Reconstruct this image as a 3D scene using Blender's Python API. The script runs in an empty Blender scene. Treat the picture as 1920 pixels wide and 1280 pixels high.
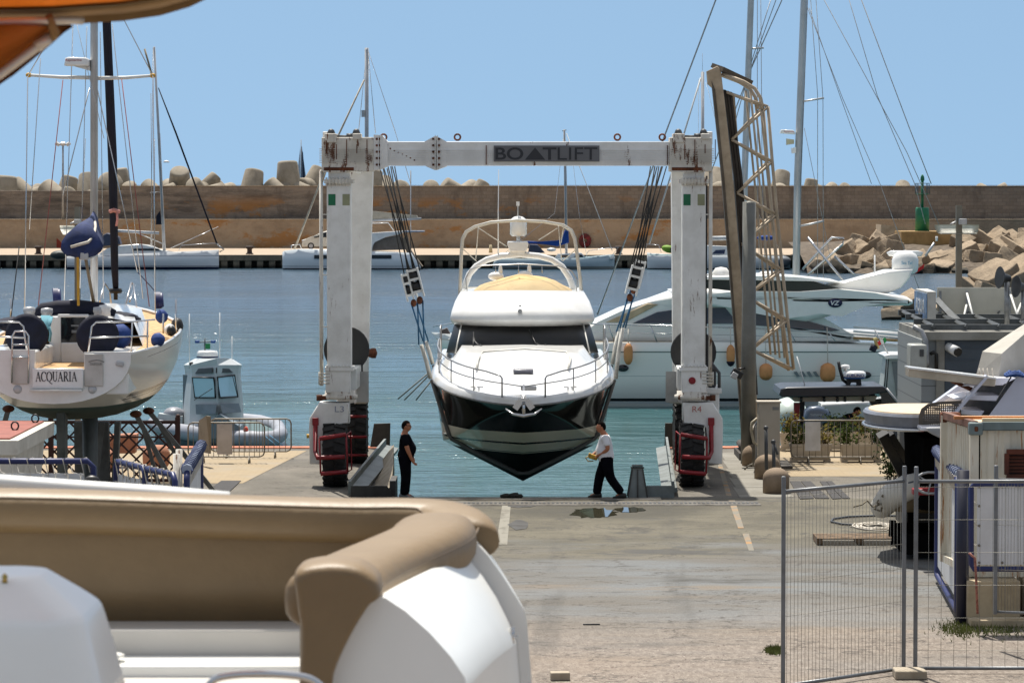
import bpy, bmesh, math, random
from mathutils import Vector, Matrix, Euler, noise
R = math.radians
rnd = random.Random(7)
sc = bpy.context.scene
COL = sc.collection
# ---------------------------------------------------------------- camera
H = 7.2; F = 6500.0; TILT = math.atan(294 / F)
cd = bpy.data.cameras.new('camera'); cam = bpy.data.objects.new('camera', cd); COL.objects.link(cam)
cam.location = (0, 0, H); cam.rotation_euler = (R(90) - TILT, 0, 0)
cd.sensor_width = 36; cd.lens = F / 1920 * 36; cd.clip_start = 0.5; cd.clip_end = 20000
cd.dof.use_dof = True; cd.dof.focus_distance = 86; cd.dof.aperture_fstop = 11
sc.camera = cam
# ---------------------------------------------------------------- light
SUN_EL, SUN_AZ = R(67), R(-14)       # azimuth measured from +Y (away from the camera) towards +X
w = bpy.data.worlds.new('World'); sc.world = w; w.use_nodes = True
nt = w.node_tree; bg = nt.nodes['Background']
sky = nt.nodes.new('ShaderNodeTexSky'); sky.sky_type = 'NISHITA'; sky.sun_disc = False
sky.sun_elevation = SUN_EL; sky.sun_rotation = SUN_AZ
sky.air_density = 1.0; sky.dust_density = 0.6; sky.ozone_density = 2.0
tc = nt.nodes.new('ShaderNodeTexCoord'); va = nt.nodes.new('ShaderNodeVectorMath'); va.operation = 'ADD'
va.inputs[1].default_value = (0, 0, 0.32); vn = nt.nodes.new('ShaderNodeVectorMath'); vn.operation = 'NORMALIZE'
nt.links.new(tc.outputs['Generated'], va.inputs[0]); nt.links.new(va.outputs[0], vn.inputs[0])
nt.links.new(vn.outputs[0], sky.inputs['Vector'])
hs = nt.nodes.new('ShaderNodeHueSaturation'); hs.inputs['Saturation'].default_value = .28; hs.inputs['Value'].default_value = 1.02
nt.links.new(sky.outputs[0], hs.inputs['Color'])
sx = nt.nodes.new('ShaderNodeSeparateXYZ'); nt.links.new(tc.outputs['Generated'], sx.inputs[0])
mr = nt.nodes.new('ShaderNodeMapRange'); mr.inputs[1].default_value = .07; mr.inputs[2].default_value = .40; nt.links.new(sx.outputs[2], mr.inputs[0])
mx = nt.nodes.new('ShaderNodeMix'); mx.data_type = 'RGBA'; nt.links.new(mr.outputs[0], mx.inputs[0])
tint = nt.nodes.new('ShaderNodeMix'); tint.data_type = 'RGBA'; tint.blend_type = 'MULTIPLY'; tint.inputs[0].default_value = 1; tint.inputs[7].default_value = (.82, .865, .775, 1)
nt.links.new(sky.outputs[0], tint.inputs[6]); nt.links.new(tint.outputs[2], mx.inputs[6]); nt.links.new(hs.outputs[0], mx.inputs[7])
nt.links.new(mx.outputs[2], bg.inputs['Color']); bg.inputs['Strength'].default_value = 0.13
sd = bpy.data.lights.new('sun', 'SUN'); sd.energy = 5.0; sd.angle = R(0.5); sd.color = (1, 0.95, 0.87)
so = bpy.data.objects.new('sun', sd); COL.objects.link(so)
sv = Vector((math.sin(SUN_AZ) * math.cos(SUN_EL), math.cos(SUN_AZ) * math.cos(SUN_EL), math.sin(SUN_EL)))
so.rotation_euler = sv.to_track_quat('Z', 'Y').to_euler(); so.location = (0, 0, 60)
sc.view_settings.view_transform = 'Standard'; sc.view_settings.look = 'None'
sc.view_settings.exposure = 0.36; sc.view_settings.gamma = 1.0
# ---------------------------------------------------------------- projection helpers
def P(px, py, Y):
    """world point seen at photo pixel (px,py) of 1920x1280 at depth Y"""
    a = (px - 960) / F; b = -(py - 640) / F
    d = Vector((a, math.cos(TILT) + b * math.sin(TILT), -math.sin(TILT) + b * math.cos(TILT)))
    return Vector((0, 0, H)) + d * (Y / d.y)
def G(px, py, z=0.0):
    a = (px - 960) / F; b = -(py - 640) / F
    d = Vector((a, math.cos(TILT) + b * math.sin(TILT), -math.sin(TILT) + b * math.cos(TILT)))
    return Vector((0, 0, H)) + d * ((z - H) / d.z)
def PX(px, Y, py=640): return P(px, py, Y).x
def PZ(py, Y): return P(960, py, Y).z
# ---------------------------------------------------------------- mesh builder
BASE = {}
class MB:
    def __init__(s): s.bm = bmesh.new()
    def _sm(s, faces, smooth, mi=0):
        for f in faces: f.smooth = smooth; f.material_index = mi
    def verts(s, pts): return [s.bm.verts.new(p) for p in pts]
    def obox(s, c, size, rot=None, bev=0, mi=0):
        m = Matrix.Translation(Vector(c))
        if rot is not None: m = m @ (Euler(rot).to_matrix().to_4x4() if not isinstance(rot, Matrix) else rot.to_4x4())
        m = m @ Matrix.Diagonal((*size, 1))
        r = bmesh.ops.create_cube(s.bm, size=1, matrix=m)
        fs = {f for v in r['verts'] for f in v.link_faces}
        s._sm(fs, False, mi)
        if bev:
            es = {e for v in r['verts'] for e in v.link_edges}
            rr = bmesh.ops.bevel(s.bm, geom=list(es), offset=bev, segments=2, profile=.5, affect='EDGES')
            s._sm(rr['faces'], True, mi)
        return s
    def box(s, x0, x1, y0, y1, z0, z1, bev=0, mi=0):
        return s.obox(((x0 + x1) / 2, (y0 + y1) / 2, (z0 + z1) / 2), (abs(x1 - x0), abs(y1 - y0), abs(z1 - z0)), None, bev, mi)
    def bar(s, a, b, wx, wy, bev=0, up=(0, 1, 0), mi=0):
        """rectangular bar from a to b; wx across, wy along 'up'"""
        a, b = Vector(a), Vector(b); z = (b - a); L = z.length; z.normalize()
        y = Vector(up); y = (y - z * y.dot(z))
        if y.length < 1e-4: y = z.orthogonal()
        y.normalize(); x = y.cross(z)
        return s.obox((a + b) / 2, (wx, wy, L), Matrix((x, y, z)).transposed(), bev, mi)
    def loft(s, rings, ring_closed=True, caps=True, smooth=True, mi=0, closed=False):
        vs = [s.verts(r) for r in rings]; n = len(rings[0]); fs = []
        m = len(rings)
        for i in range(m if closed else m - 1):
            a, b = vs[i], vs[(i + 1) % m]
            for j in range(n if ring_closed else n - 1):
                k = (j + 1) % n
                try: fs.append(s.bm.faces.new((a[j], a[k], b[k], b[j])))
                except ValueError: pass
        s._sm(fs, smooth, mi)
        if caps and ring_closed and not closed:
            for q in (vs[0], vs[-1]):
                try: f = s.bm.faces.new(q); f.smooth = False; f.material_index = mi
                except ValueError: pass
        return s
    def tube(s, pts, r, seg=6, closed=False, caps=True, flat=1.0, mi=0):
        pts = [Vector(p) for p in pts]; n = len(pts)
        rs = r if isinstance(r, (list, tuple)) else [r] * n
        rings = []; prev = None
        for i, p in enumerate(pts):
            if closed: t = pts[(i + 1) % n] - pts[i - 1]
            else: t = pts[min(i + 1, n - 1)] - pts[max(i - 1, 0)]
            if t.length < 1e-9: t = Vector((0, 0, 1))
            t.normalize()
            if prev is None:
                u = Vector((0, 0, 1)) if abs(t.z) < .9 else Vector((1, 0, 0))
            else: u = prev
            u = u - t * u.dot(t)
            if u.length < 1e-6: u = t.orthogonal()
            u.normalize(); prev = u; v = t.cross(u)
            rings.append([p + (u * math.cos(2 * math.pi * k / seg) * flat + v * math.sin(2 * math.pi * k / seg)) * rs[i] for k in range(seg)])
        return s.loft(rings, True, caps, True, mi, closed)
    def cyl(s, a, b, r, r2=None, seg=16, mi=0):
        return s.tube([a, b], [r, r if r2 is None else r2], seg, mi=mi)
    def lathe(s, prof, c=(0, 0, 0), axis=(0, 0, 1), seg=20, mi=0, smooth=True):
        q = Vector((0, 0, 1)).rotation_difference(Vector(axis)).to_matrix(); c = Vector(c)
        rings = [[c + q @ Vector((r * math.cos(2 * math.pi * k / seg), r * math.sin(2 * math.pi * k / seg), z)) for k in range(seg)] for r, z in prof]
        return s.loft(rings, True, True, smooth, mi)
    def prism(s, poly, vec, bev=0, mi=0, seg=2):
        poly = [Vector(p) for p in poly]; vec = Vector(vec); n = len(poly)
        a = s.verts(poly); b = s.verts([p + vec for p in poly]); fs = []
        fs.append(s.bm.faces.new(a)); fs.append(s.bm.faces.new(b[::-1]))
        for i in range(n): fs.append(s.bm.faces.new((a[i], a[(i + 1) % n], b[(i + 1) % n], b[i])))
        s._sm(fs, False, mi)
        if bev:
            es = {e for f in fs[:2] for e in f.edges}
            rr = bmesh.ops.bevel(s.bm, geom=list(es), offset=bev, segments=seg, profile=.5, affect='EDGES')
            s._sm(rr['faces'], True, mi)
        return s
    def ball(s, c, r, rot=None, seg=14, mi=0, fn=None):
        if not isinstance(r, (tuple, list)): r = (r, r, r)
        m = Matrix.Translation(Vector(c))
        if rot is not None: m = m @ Euler(rot).to_matrix().to_4x4()
        m = m @ Matrix.Diagonal((*r, 1))
        q = bmesh.ops.create_uvsphere(s.bm, u_segments=seg, v_segments=max(6, seg * 2 // 3), radius=1)
        for v in q['verts']:
            if fn: v.co = fn(v.co)
            v.co = m @ v.co
        s._sm({f for v in q['verts'] for f in v.link_faces}, True, mi)
        return s
    def face(s, pts, mi=0, smooth=False):
        f = s.bm.faces.new(s.verts(pts)); f.smooth = smooth; f.material_index = mi; return s
    def build(s, name, mat, parent=None, label=None, cat=None, group=None, kind=None, recalc=True, base=None):
        bm = s.bm
        if recalc: bmesh.ops.recalc_face_normals(bm, faces=bm.faces)
        me = bpy.data.meshes.new(name)
        if parent is not None: B = BASE[parent]
        elif base is not None: B = Vector(base)
        else:
            xs = [v.co for v in bm.verts]
            B = Vector((sum(min(c[i] for c in xs) + max(c[i] for c in xs) for _ in (0,)) / 2 for i in (0, 1)))
            B = Vector((B[0], B[1], min(c.z for c in xs)))
        for v in bm.verts: v.co -= B
        bm.to_mesh(me); bm.free()
        for m in (mat if isinstance(mat, (list, tuple)) else [mat]): me.materials.append(m)
        o = bpy.data.objects.new(name, me); COL.objects.link(o)
        if parent is not None: o.parent = parent
        else: o.location = B
        BASE[o] = B
        tag(o, label, cat, group, kind)
        return o
def tag(o, label=None, cat=None, group=None, kind=None):
    if label: o['label'] = label
    if cat: o['category'] = cat
    if group: o['group'] = group
    if kind: o['kind'] = kind
    return o
def thing(name, label, cat, base, group=None):
    o = bpy.data.objects.new(name, None); COL.objects.link(o); o.location = base; o.empty_display_size = .3
    BASE[o] = Vector(base); return tag(o, label, cat, group)
def dup(o, loc, rot=None, scale=None, label=None, group=None, parent=None):
    c = o.copy(); COL.objects.link(c); BASE[c] = BASE.get(o, Vector())
    if parent is not None: c.parent = parent
    if loc is not None: c.location = loc
    if rot is not None: c.rotation_euler = rot
    if scale is not None: c.scale = scale
    if label: c['label'] = label
    if group: c['group'] = group
    for ch in list(KIDS(o)): dup(ch, None, parent=c)
    return c
def KIDS(o): return [x for x in BASE if x.parent == o]
def text(body, name, mat, parent, c, w=None, h=None, depth=.004, right=(1, 0, 0), up=(0, 0, 1), bold=0, shear=0, spacing=1.0, label=None):
    cu = bpy.data.curves.new('t', 'FONT'); cu.body = body; cu.extrude = .002; cu.offset = bold; cu.shear = shear; cu.space_character = spacing
    ob = bpy.data.objects.new('t', cu); COL.objects.link(ob); bpy.context.view_layer.update()
    me = bpy.data.meshes.new_from_object(ob.evaluated_get(bpy.context.evaluated_depsgraph_get()))
    bpy.data.objects.remove(ob)
    xs = [v.co.x for v in me.vertices]; ys = [v.co.y for v in me.vertices]
    x0, x1, y0, y1 = min(xs), max(xs), min(ys), max(ys)
    fx = w / (x1 - x0) if w else h / (y1 - y0); fy = h / (y1 - y0) if h else fx
    rt, u = Vector(right).normalized(), Vector(up).normalized(); nrm = rt.cross(u); c = Vector(c); B = BASE[parent]
    for v in me.vertices:
        v.co = c + rt * ((v.co.x - (x0 + x1) / 2) * fx) + u * ((v.co.y - (y0 + y1) / 2) * fy) + nrm * (depth if v.co.z > 0 else 0) - B
    me.materials.clear(); me.materials.append(mat)
    o = bpy.data.objects.new(name, me); COL.objects.link(o); o.parent = parent; BASE[o] = B
    tag(o, label); return o
def strokes(lines, name, mat, parent, org, sx, sy, r, depth=.006, rt=(1, 0, 0), u=(0, 0, 1)):
    """letters drawn as flat strokes: polylines in unit coordinates"""
    m = MB(); rt, u = Vector(rt), Vector(u); n = rt.cross(u)
    for pl, k in lines:
        for a, b in zip(pl[:-1], pl[1:]):
            A = Vector(org) + rt * a[0] * sx + u * a[1] * sy; B = Vector(org) + rt * b[0] * sx + u * b[1] * sy
            m.bar(A, B, r * k, depth, up=n)
    return m.build(name, mat, parent)
# ---------------------------------------------------------------- materials
def S(r, g=None, b=None):
    g = r if g is None else g; b = r if b is None else b
    f = lambda c: (c / 255 / 12.92) if c <= 10 else ((c / 255 + .055) / 1.055) ** 2.4
    return (f(r), f(g), f(b), 1)
def L(a, b=None, c=None): return (a, a if b is None else b, a if c is None else c, 1)
MATS = {}
def nodes(m): return m.node_tree.nodes, m.node_tree.links
def mat(name, col, rough=.5, metal=0, var=.12, vs=2.0, bump=0, bs=30, rust=0, rsc=(2, 2, .35), dirt=0, coat=0, spec=.5, alpha=1, trans=0, rustcol=(.13, .045, .012, 1)):
    if name in MATS: return MATS[name]
    m = bpy.data.materials.new(name); m.use_nodes = True; N, K = nodes(m); b = N['Principled BSDF']
    b.inputs['Roughness'].default_value = rough; b.inputs['Metallic'].default_value = metal
    b.inputs['Coat Weight'].default_value = coat; b.inputs['Specular IOR Level'].default_value = spec
    b.inputs['Alpha'].default_value = alpha; b.inputs['Transmission Weight'].default_value = trans
    tc = N.new('ShaderNodeTexCoord'); out = None
    rgb = N.new('ShaderNodeRGB'); rgb.outputs[0].default_value = col; out = rgb.outputs[0]
    def noi(scale, det=5, vec=None, rough=.6):
        n = N.new('ShaderNodeTexNoise'); n.inputs['Scale'].default_value = scale; n.inputs['Detail'].default_value = det; n.inputs['Roughness'].default_value = rough
        mp = N.new('ShaderNodeMapping'); mp.inputs['Scale'].default_value = vec or (1, 1, 1); K.new(tc.outputs['Object'], mp.inputs[0]); K.new(mp.outputs[0], n.inputs['Vector']); return n.outputs['Fac']
    def ramp(f, a, b_):
        r = N.new('ShaderNodeMapRange'); r.inputs[1].default_value = a; r.inputs[2].default_value = b_; r.interpolation_type = 'SMOOTHSTEP'; K.new(f, r.inputs[0]); return r.outputs[0]
    def mix(f, a, b_, mode='MIX'):
        x = N.new('ShaderNodeMix'); x.data_type = 'RGBA'; x.blend_type = mode
        if isinstance(f, float): x.inputs[0].default_value = f
        else: K.new(f, x.inputs[0])
        for i, q in ((6, a), (7, b_)):
            if isinstance(q, tuple): x.inputs[i].default_value = q
            else: K.new(q, x.inputs[i])
        return x.outputs[2]
    if var: out = mix(ramp(noi(vs), .35, .7), out, mix(1.0, out, (1 - var * 2, 1 - var * 2.1, 1 - var * 2.3, 1), 'MULTIPLY'))
    if dirt: out = mix(ramp(noi(1.3, 8, (1.5, 1.5, .4)), .5, .5 + .4), out, mix(1.0, out, (1 - dirt, 1 - dirt * 1.1, 1 - dirt * 1.25, 1), 'MULTIPLY'))
    if rust:
        rm = ramp(noi(2.2, 9, rsc, .7), .72 - rust * .22, .765 - rust * .21); out = mix(rm, out, rustcol)
    K.new(out, b.inputs['Base Color'])
    if bump:
        bn = N.new('ShaderNodeBump'); bn.inputs['Strength'].default_value = bump; bn.inputs['Distance'].default_value = .02
        K.new(noi(bs, 6), bn.inputs['Height']); K.new(bn.outputs[0], b.inputs['Normal'])
    MATS[name] = m
    return m
WHITE = mat('white_gelcoat', L(.80, .80, .78), .22, var=.05, coat=.3)
WPAINT = mat('white_paint', L(.72, .72, .69), .45, var=.08, dirt=.2)
WRUST = mat('white_paint_rust', L(.82, .81, .77), .5, var=.08, dirt=.25, rust=.50, rsc=(3, 3, .4))
WRUSTY = mat('white_paint_rusty', L(.70, .66, .58), .55, var=.1, dirt=.4, rust=.80, rsc=(2.5, 2.5, .6))
STEEL = mat('stainless', L(.62), .22, 1, var=.05)
GALV = mat('galvanised', L(.36, .37, .38), .45, .6, var=.15, vs=6)
GALVL = mat('galvanised_light', L(.5, .51, .52), .5, .3, var=.1, vs=6)
DGREY = mat('dark_grey', L(.06, .063, .066), .5, var=.15)
BLACK = mat('black', L(.012), .45, var=.1)
GLASSD = mat('dark_glass', L(.012, .014, .017), .06, var=0, spec=.6)
RUBBER = mat('rubber', L(.022, .021, .02), .8, var=.25, vs=5, bump=.3)
NAVY = mat('navy_cloth', S(17, 22, 44), .85, var=.2, vs=4, bump=.4, bs=14)
NAVYP = mat('navy_paint', S(22, 34, 88), .4, var=.1)
BLUE = mat('blue_cloth', S(28, 62, 128), .8, var=.2, vs=4, bump=.4, bs=12)
RED = mat('red_paint', S(140, 22, 30), .45, var=.15)
TEAK = mat('teak', S(196, 156, 104), .7, var=.2, vs=8)
ALU = mat('aluminium', L(.52, .53, .54), .4, .5, var=.1)
ROPE = mat('rope', S(205, 198, 185), .9, var=.1)
ROPED = mat('dark_rope', L(.02), .8, var=.1)
CONC = mat('concrete', S(172, 160, 140), .9, var=.14, vs=1.5, bump=.4, bs=18, dirt=.3)
YELLOW = mat('yellow', S(196, 152, 48), .6, var=.15)
BEIGEC = mat('sand_canvas', S(206, 176, 122), .85, var=.08, vs=3, bump=.25, bs=6)
RUSTM = mat('rusty_steel', S(112, 62, 34), .85, var=.35, vs=4, bump=.4)
# ================================================================ SETTING
cd.clip_end = 100000
WZ = -1.2
def shader(name):
    m = bpy.data.materials.new(name); m.use_nodes = True; N, K = nodes(m); b = N['Principled BSDF']
    geo = N.new('ShaderNodeNewGeometry'); pos = geo.outputs['Position']
    class q: pass
    q.m, q.N, q.K, q.b, q.pos = m, N, K, b, pos
    def noi(scale, det=5, vec=(1, 1, 1), rough=.6, typ='N'):
        mp = N.new('ShaderNodeMapping'); mp.inputs['Scale'].default_value = vec; K.new(pos, mp.inputs[0])
        if typ == 'V':
            n = N.new('ShaderNodeTexVoronoi'); n.inputs['Scale'].default_value = scale; K.new(mp.outputs[0], n.inputs['Vector']); return n.outputs['Distance'], n.outputs['Color']
        n = N.new('ShaderNodeTexNoise'); n.inputs['Scale'].default_value = scale; n.inputs['Detail'].default_value = det; n.inputs['Roughness'].default_value = rough
        K.new(mp.outputs[0], n.inputs['Vector']); return n.outputs['Fac']
    def ramp(f, a, b_, c=0, d=1, smooth=True):
        r = N.new('ShaderNodeMapRange'); r.inputs[1].default_value = a; r.inputs[2].default_value = b_; r.inputs[3].default_value = c; r.inputs[4].default_value = d
        r.interpolation_type = 'SMOOTHSTEP' if smooth else 'LINEAR'; K.new(f, r.inputs[0]); return r.outputs[0]
    def mix(f, a, b_, mode='MIX'):
        x = N.new('ShaderNodeMix'); x.data_type = 'RGBA'; x.blend_type = mode
        if isinstance(f, (int, float)): x.inputs[0].default_value = f
        else: K.new(f, x.inputs[0])
        for i, v in ((6, a), (7, b_)):
            if isinstance(v, tuple): x.inputs[i].default_value = v
            else: K.new(v, x.inputs[i])
        return x.outputs[2]
    def math_(op, a, b_=0.0, c=None):
        x = N.new('ShaderNodeMath'); x.operation = op
        for i, v in enumerate([a, b_] + ([c] if c is not None else [])):
            if isinstance(v, (int, float)): x.inputs[i].default_value = v
            else: K.new(v, x.inputs[i])
        return x.outputs[0]
    sep = N.new('ShaderNodeSeparateXYZ'); K.new(pos, sep.inputs[0])
    q.x, q.y, q.z = sep.outputs
    def bump(h, st=.4, dist=.05):
        bn = N.new('ShaderNodeBump'); bn.inputs['Strength'].default_value = st; bn.inputs['Distance'].default_value = dist
        K.new(h, bn.inputs['Height']); K.new(bn.outputs[0], b.inputs['Normal'])
    def col(c): K.new(c, b.inputs['Base Color'])
    q.noi, q.ramp, q.mix, q.math, q.bump, q.col = noi, ramp, mix, math_, bump, col
    return q
# ---- ground
g = shader('yard_ground')
warp = g.math('ADD', g.y, g.math('MULTIPLY', g.math('SUBTRACT', g.noi(.16, 6, (.5, 1, 1)), .5), 24.0))
gravel = g.mix(g.ramp(g.noi(9, 8, (1, .35, 1), .75), .40, .62), L(.21, .172, .138), L(.325, .28, .232))
dots = g.noi(15, 3, (1, .25, 1), .7); gravel = g.mix(g.ramp(dots, .60, .66), gravel, L(.10, .065, .05)); gravel = g.mix(g.ramp(g.noi(21, 3, (1, .3, 1), .7), .62, .68), gravel, L(.5, .45, .39))
gravel = g.mix(g.ramp(g.noi(.33, 6, (.6, 1, 1)), .52, .7), gravel, L(.28, .23, .18))
smooth_ = g.mix(g.ramp(g.noi(.35, 7, (.35, 1, 1), .65), .42, .62), L(.155, .145, .128), L(.19, .205, .215))
smooth_ = g.mix(g.ramp(g.noi(.28, 6, (.3, 1, 1), .7), .56, .66), smooth_, L(.225, .19, .15))
wet = g.mix(g.ramp(g.noi(.5, 8, (.4, .6, 1), .68), .38, .66), L(.105, .095, .068), L(.185, .168, .122))
wet = g.mix(g.ramp(g.noi(1.3, 8, (.5, .3, 1), .72), .54, .63), wet, L(.08, .074, .06))
base = g.mix(g.ramp(warp, 48, 65), gravel, smooth_)
base = g.mix(g.ramp(warp, 66, 70), base, wet)
pier = g.mix(g.ramp(g.noi(.6, 7, (1, .5, 1)), .4, .65), L(.15, .138, .115), L(.22, .2, .17))
base = g.mix(g.ramp(g.y, 79.2, 79.6), base, pier)
cr = g.noi(.55, 8, (.5, .9, 1), .62); crack = g.math('ABSOLUTE', g.math('SUBTRACT', cr, .5))
base = g.mix(g.ramp(crack, .0, .009, 1, 0), base, L(.07, .06, .05))
base = g.mix(g.ramp(g.noi(2.5, 8, (1, .3, 1), .7), .6, .8), base, L(.12, .105, .09))
fine = g.noi(34, 4, (1, .2, 1), .8); base = g.mix(g.ramp(fine, .3, .75), g.mix(1.0, base, L(.72, .7, .68), 'MULTIPLY'), base)
yw = g.math('ADD', g.y, g.math('MULTIPLY', g.noi(.5, 6, (.6, .6, 1), .7), 1.6))
for yc_, wd_ in ((76.2, .05), (69.4, .06), (66.1, .10), (61.9, .05), (58.3, .07)):
    jn = g.math('MULTIPLY', .6, g.math('MULTIPLY', g.ramp(g.math('ABSOLUTE', g.math('SUBTRACT', yw, yc_)), wd_ * .4, wd_ * 2, 1, 0), g.ramp(g.noi(.25, 5, (1, 1, 1), .7), .50, .60))); base = g.mix(jn, base, L(.05, .045, .04))
base = g.mix(g.math('MULTIPLY', g.ramp(g.noi(.4, 8, (.35, .8, 1), .72), .55, .66), g.ramp(g.y, 50, 58)), base, L(.075, .072, .066))
pw = g.math('ADD', g.math('POWER', g.math('ABSOLUTE', g.math('MULTIPLY', g.math('SUBTRACT', g.x, 2.05), .42)), 2.0), g.math('POWER', g.math('ABSOLUTE', g.math('MULTIPLY', g.math('SUBTRACT', g.y, 76.3), .52)), 2.0))
base = g.mix(g.math('MULTIPLY', .75, g.ramp(g.math('ADD', pw, g.math('MULTIPLY', g.noi(1.1, 6, (1, .5, 1), .7), 1.6)), 1.2, 2.2, 1, 0)), base, L(.055, .05, .036))
tr1 = g.math('ABSOLUTE', g.math('SUBTRACT', g.math('ABSOLUTE', g.math('SUBTRACT', g.x, g.math('MULTIPLY', g.y, .03))), 1.1)); base = g.mix(g.math('MULTIPLY', .35, g.math('MULTIPLY', g.ramp(tr1, .12, .3, 1, 0), g.ramp(g.noi(.35, 6, (2, .4, 1), .7), .45, .6))), base, L(.05, .047, .042))
base = g.mix(1.0, base, g.mix(g.ramp(warp, 52, 62), L(.98, .96, .94), L(.90, .89, .86)), 'MULTIPLY')
g.col(base); g.b.inputs['Roughness'].default_value = .9
g.bump(g.noi(12, 8, (1, 1, 1), .7), .5, .03)
m = MB(); poly = [(-90, -40), (90, -40), (90, 96), (4.2, 95), (3.42, 79.5), (-2.69, 79.5), (-3.25, 95), (-90, 95)]
m.prism([(x, y, -4) for x, y in poly], (0, 0, 4)); m.build('ground', g.m, kind='structure')
# paved quay (sandy pavers) left and right, kerb along the water
pv = shader('sandy_pavers')
bk = pv.N.new('ShaderNodeTexBrick'); bk.inputs['Scale'].default_value = 1.6; bk.inputs['Mortar Size'].default_value = .012
bk.inputs['Color1'].default_value = L(.34, .262, .16); bk.inputs['Color2'].default_value = L(.30, .23, .138); bk.inputs['Mortar'].default_value = L(.24, .19, .12)
pv.K.new(pv.pos, bk.inputs['Vector'])
c = pv.mix(pv.ramp(pv.noi(.6, 7), .45, .7), bk.outputs['Color'], L(.30, .25, .18)); pv.col(c); pv.b.inputs['Roughness'].default_value = .9
def sheet(pts, z, name, mt, th=.004):
    return MB().prism([(x, y, z - th + .0005) for x, y in pts], (0, 0, th)).build(name, mt, kind='structure')
def gp(px, py): v = G(px, py); return (v.x, v.y)
sheet([gp(1468, 893), gp(1700, 893), (30, 78), (30, 94.3), (6.6, 94.3)], .006, 'pavement', pv.m)
sheet([gp(330, 906), gp(455, 906), gp(575, 845), (-40, 94.4), (-40, 84)], .006, 'pavement', pv.m)
kerbm = mat('pink_kerb', S(196, 122, 92), .85, var=.2, vs=3)
MB().box(-40, -3.28, 94.42, 95.03, -.3, .03).build('kerb', kerbm, kind='structure')
MB().box(4.22, 40, 94.42, 95.03 + 0, -.3, .03).build('kerb', kerbm, kind='structure')
# concrete slab joints on right pier walkway, painted lines
slabm = mat('pale_slab', L(.24, .225, .19), .9, var=.15, vs=1, bump=.3)
sl = MB()
ys = [79.7, 82.3, 85, 87.7, 90.4]
for i, y in enumerate(ys):
    x0 = 5.25 + (y - 79.5) * .03
    sl.box(x0, x0 + 1.25, y, y + 2.66, -.01, .0045)
sl.build('pavement', slabm, kind='structure')
lm = shader('worn_orange_line'); lc = lm.mix(lm.ramp(lm.noi(1.6, 8, (1, 1, 1), .75), .48, .62), L(.19, .175, .14), S(160, 122, 76)); lm.col(lc); lm.b.inputs['Roughness'].default_value = .9
sheet([gp(1345, 868), gp(1353, 868), gp(1372, 930), gp(1362, 930)], .005, 'painted_line', lm.m)
sheet([gp(1366, 938), gp(1378, 938), gp(1395, 990), gp(1384, 990)], .005, 'painted_line', lm.m)
sheet([gp(1392, 1000), gp(1404, 1000), gp(1414, 1032), gp(1404, 1032)], .005, 'painted_line', lm.m)
lw = shader('worn_white_line'); lw.col(lw.mix(lw.ramp(lw.noi(1.8, 8, (1, .4, 1), .75), .5, .62), L(.23, .215, .175), L(.15, .138, .108))); lw.b.inputs['Roughness'].default_value = .9
sheet([gp(942, 944), gp(958, 944), gp(951, 1021), gp(930, 1021)], .006, 'painted_line', lw.m)
patch = mat('tar_patch', L(.055, .053, .05), .8, var=.3, vs=2)
def blob(px0, px1, py0, py1, n, z, name, mt, seed, lab=None):
    r = random.Random(seed); pts = []
    for k in range(n):
        a = 2 * math.pi * k / n; q = .7 + .3 * r.random()
        pts.append(gp((px0 + px1) / 2 + math.cos(a) * (px1 - px0) / 2 * q, (py0 + py1) / 2 - math.sin(a) * (py1 - py0) / 2 * q))
    return sheet(pts, z, name, mt)
blob(950, 995, 973, 994, 14, .007, 'tar_patch', patch, 3); blob(948, 1010, 943, 952, 14, .007, 'tar_patch', patch, 5)
pud = bpy.data.materials.new('puddle_water'); pud.use_nodes = True; pb = pud.node_tree.nodes['Principled BSDF']
pb.inputs['Base Color'].default_value = L(.05, .047, .03); pb.inputs['Roughness'].default_value = .03
blob(1062, 1162, 951, 972, 34, .009, 'puddle', pud, 8); blob(1146, 1215, 950, 961, 28, .009, 'puddle', pud, 9)
mats_ = mat('ramp_mat', L(.045, .042, .042), .85, var=.2, vs=3, bump=.4)
for q in ([(1481, 903), (1500, 903), (1526, 935), (1500, 936)], [(1502, 903), (1520, 903), (1555, 935), (1529, 935)], [(1537, 903), (1548, 903), (1578, 935), (1561, 936)], [(1549, 903), (1560, 903), (1594, 935), (1580, 935)],
          [(415, 902), (452, 902), (424, 928), (378, 928)]):
    sheet([gp(*a) for a in q], .02, 'cable_mat', mats_, .016)
# drain channel with grating at the slip edge
m = MB(); m.box(-2.6, 5.6, 77.62, 78.6, -.02, .012); dr = m.build('drain_channel', mat('edge_steel', L(.13, .12, .105), .7, .3, var=.3, vs=3), label='rusty steel drain channel along the slip edge', cat='drain')
m = MB()
for k in range(80):
    x = -2.4 + k * .1
    m.box(x, x + .055, 78.0, 78.3, .011, .02)
m.build('grating', DGREY, dr)
m = MB(); m.box(-2.69, 3.42, 79.0, 79.5, -.4, .03, .02); m.build('kerb', mat('slip_edge', L(.22, .2, .17), .85, var=.25, dirt=.3), kind='structure')
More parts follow.
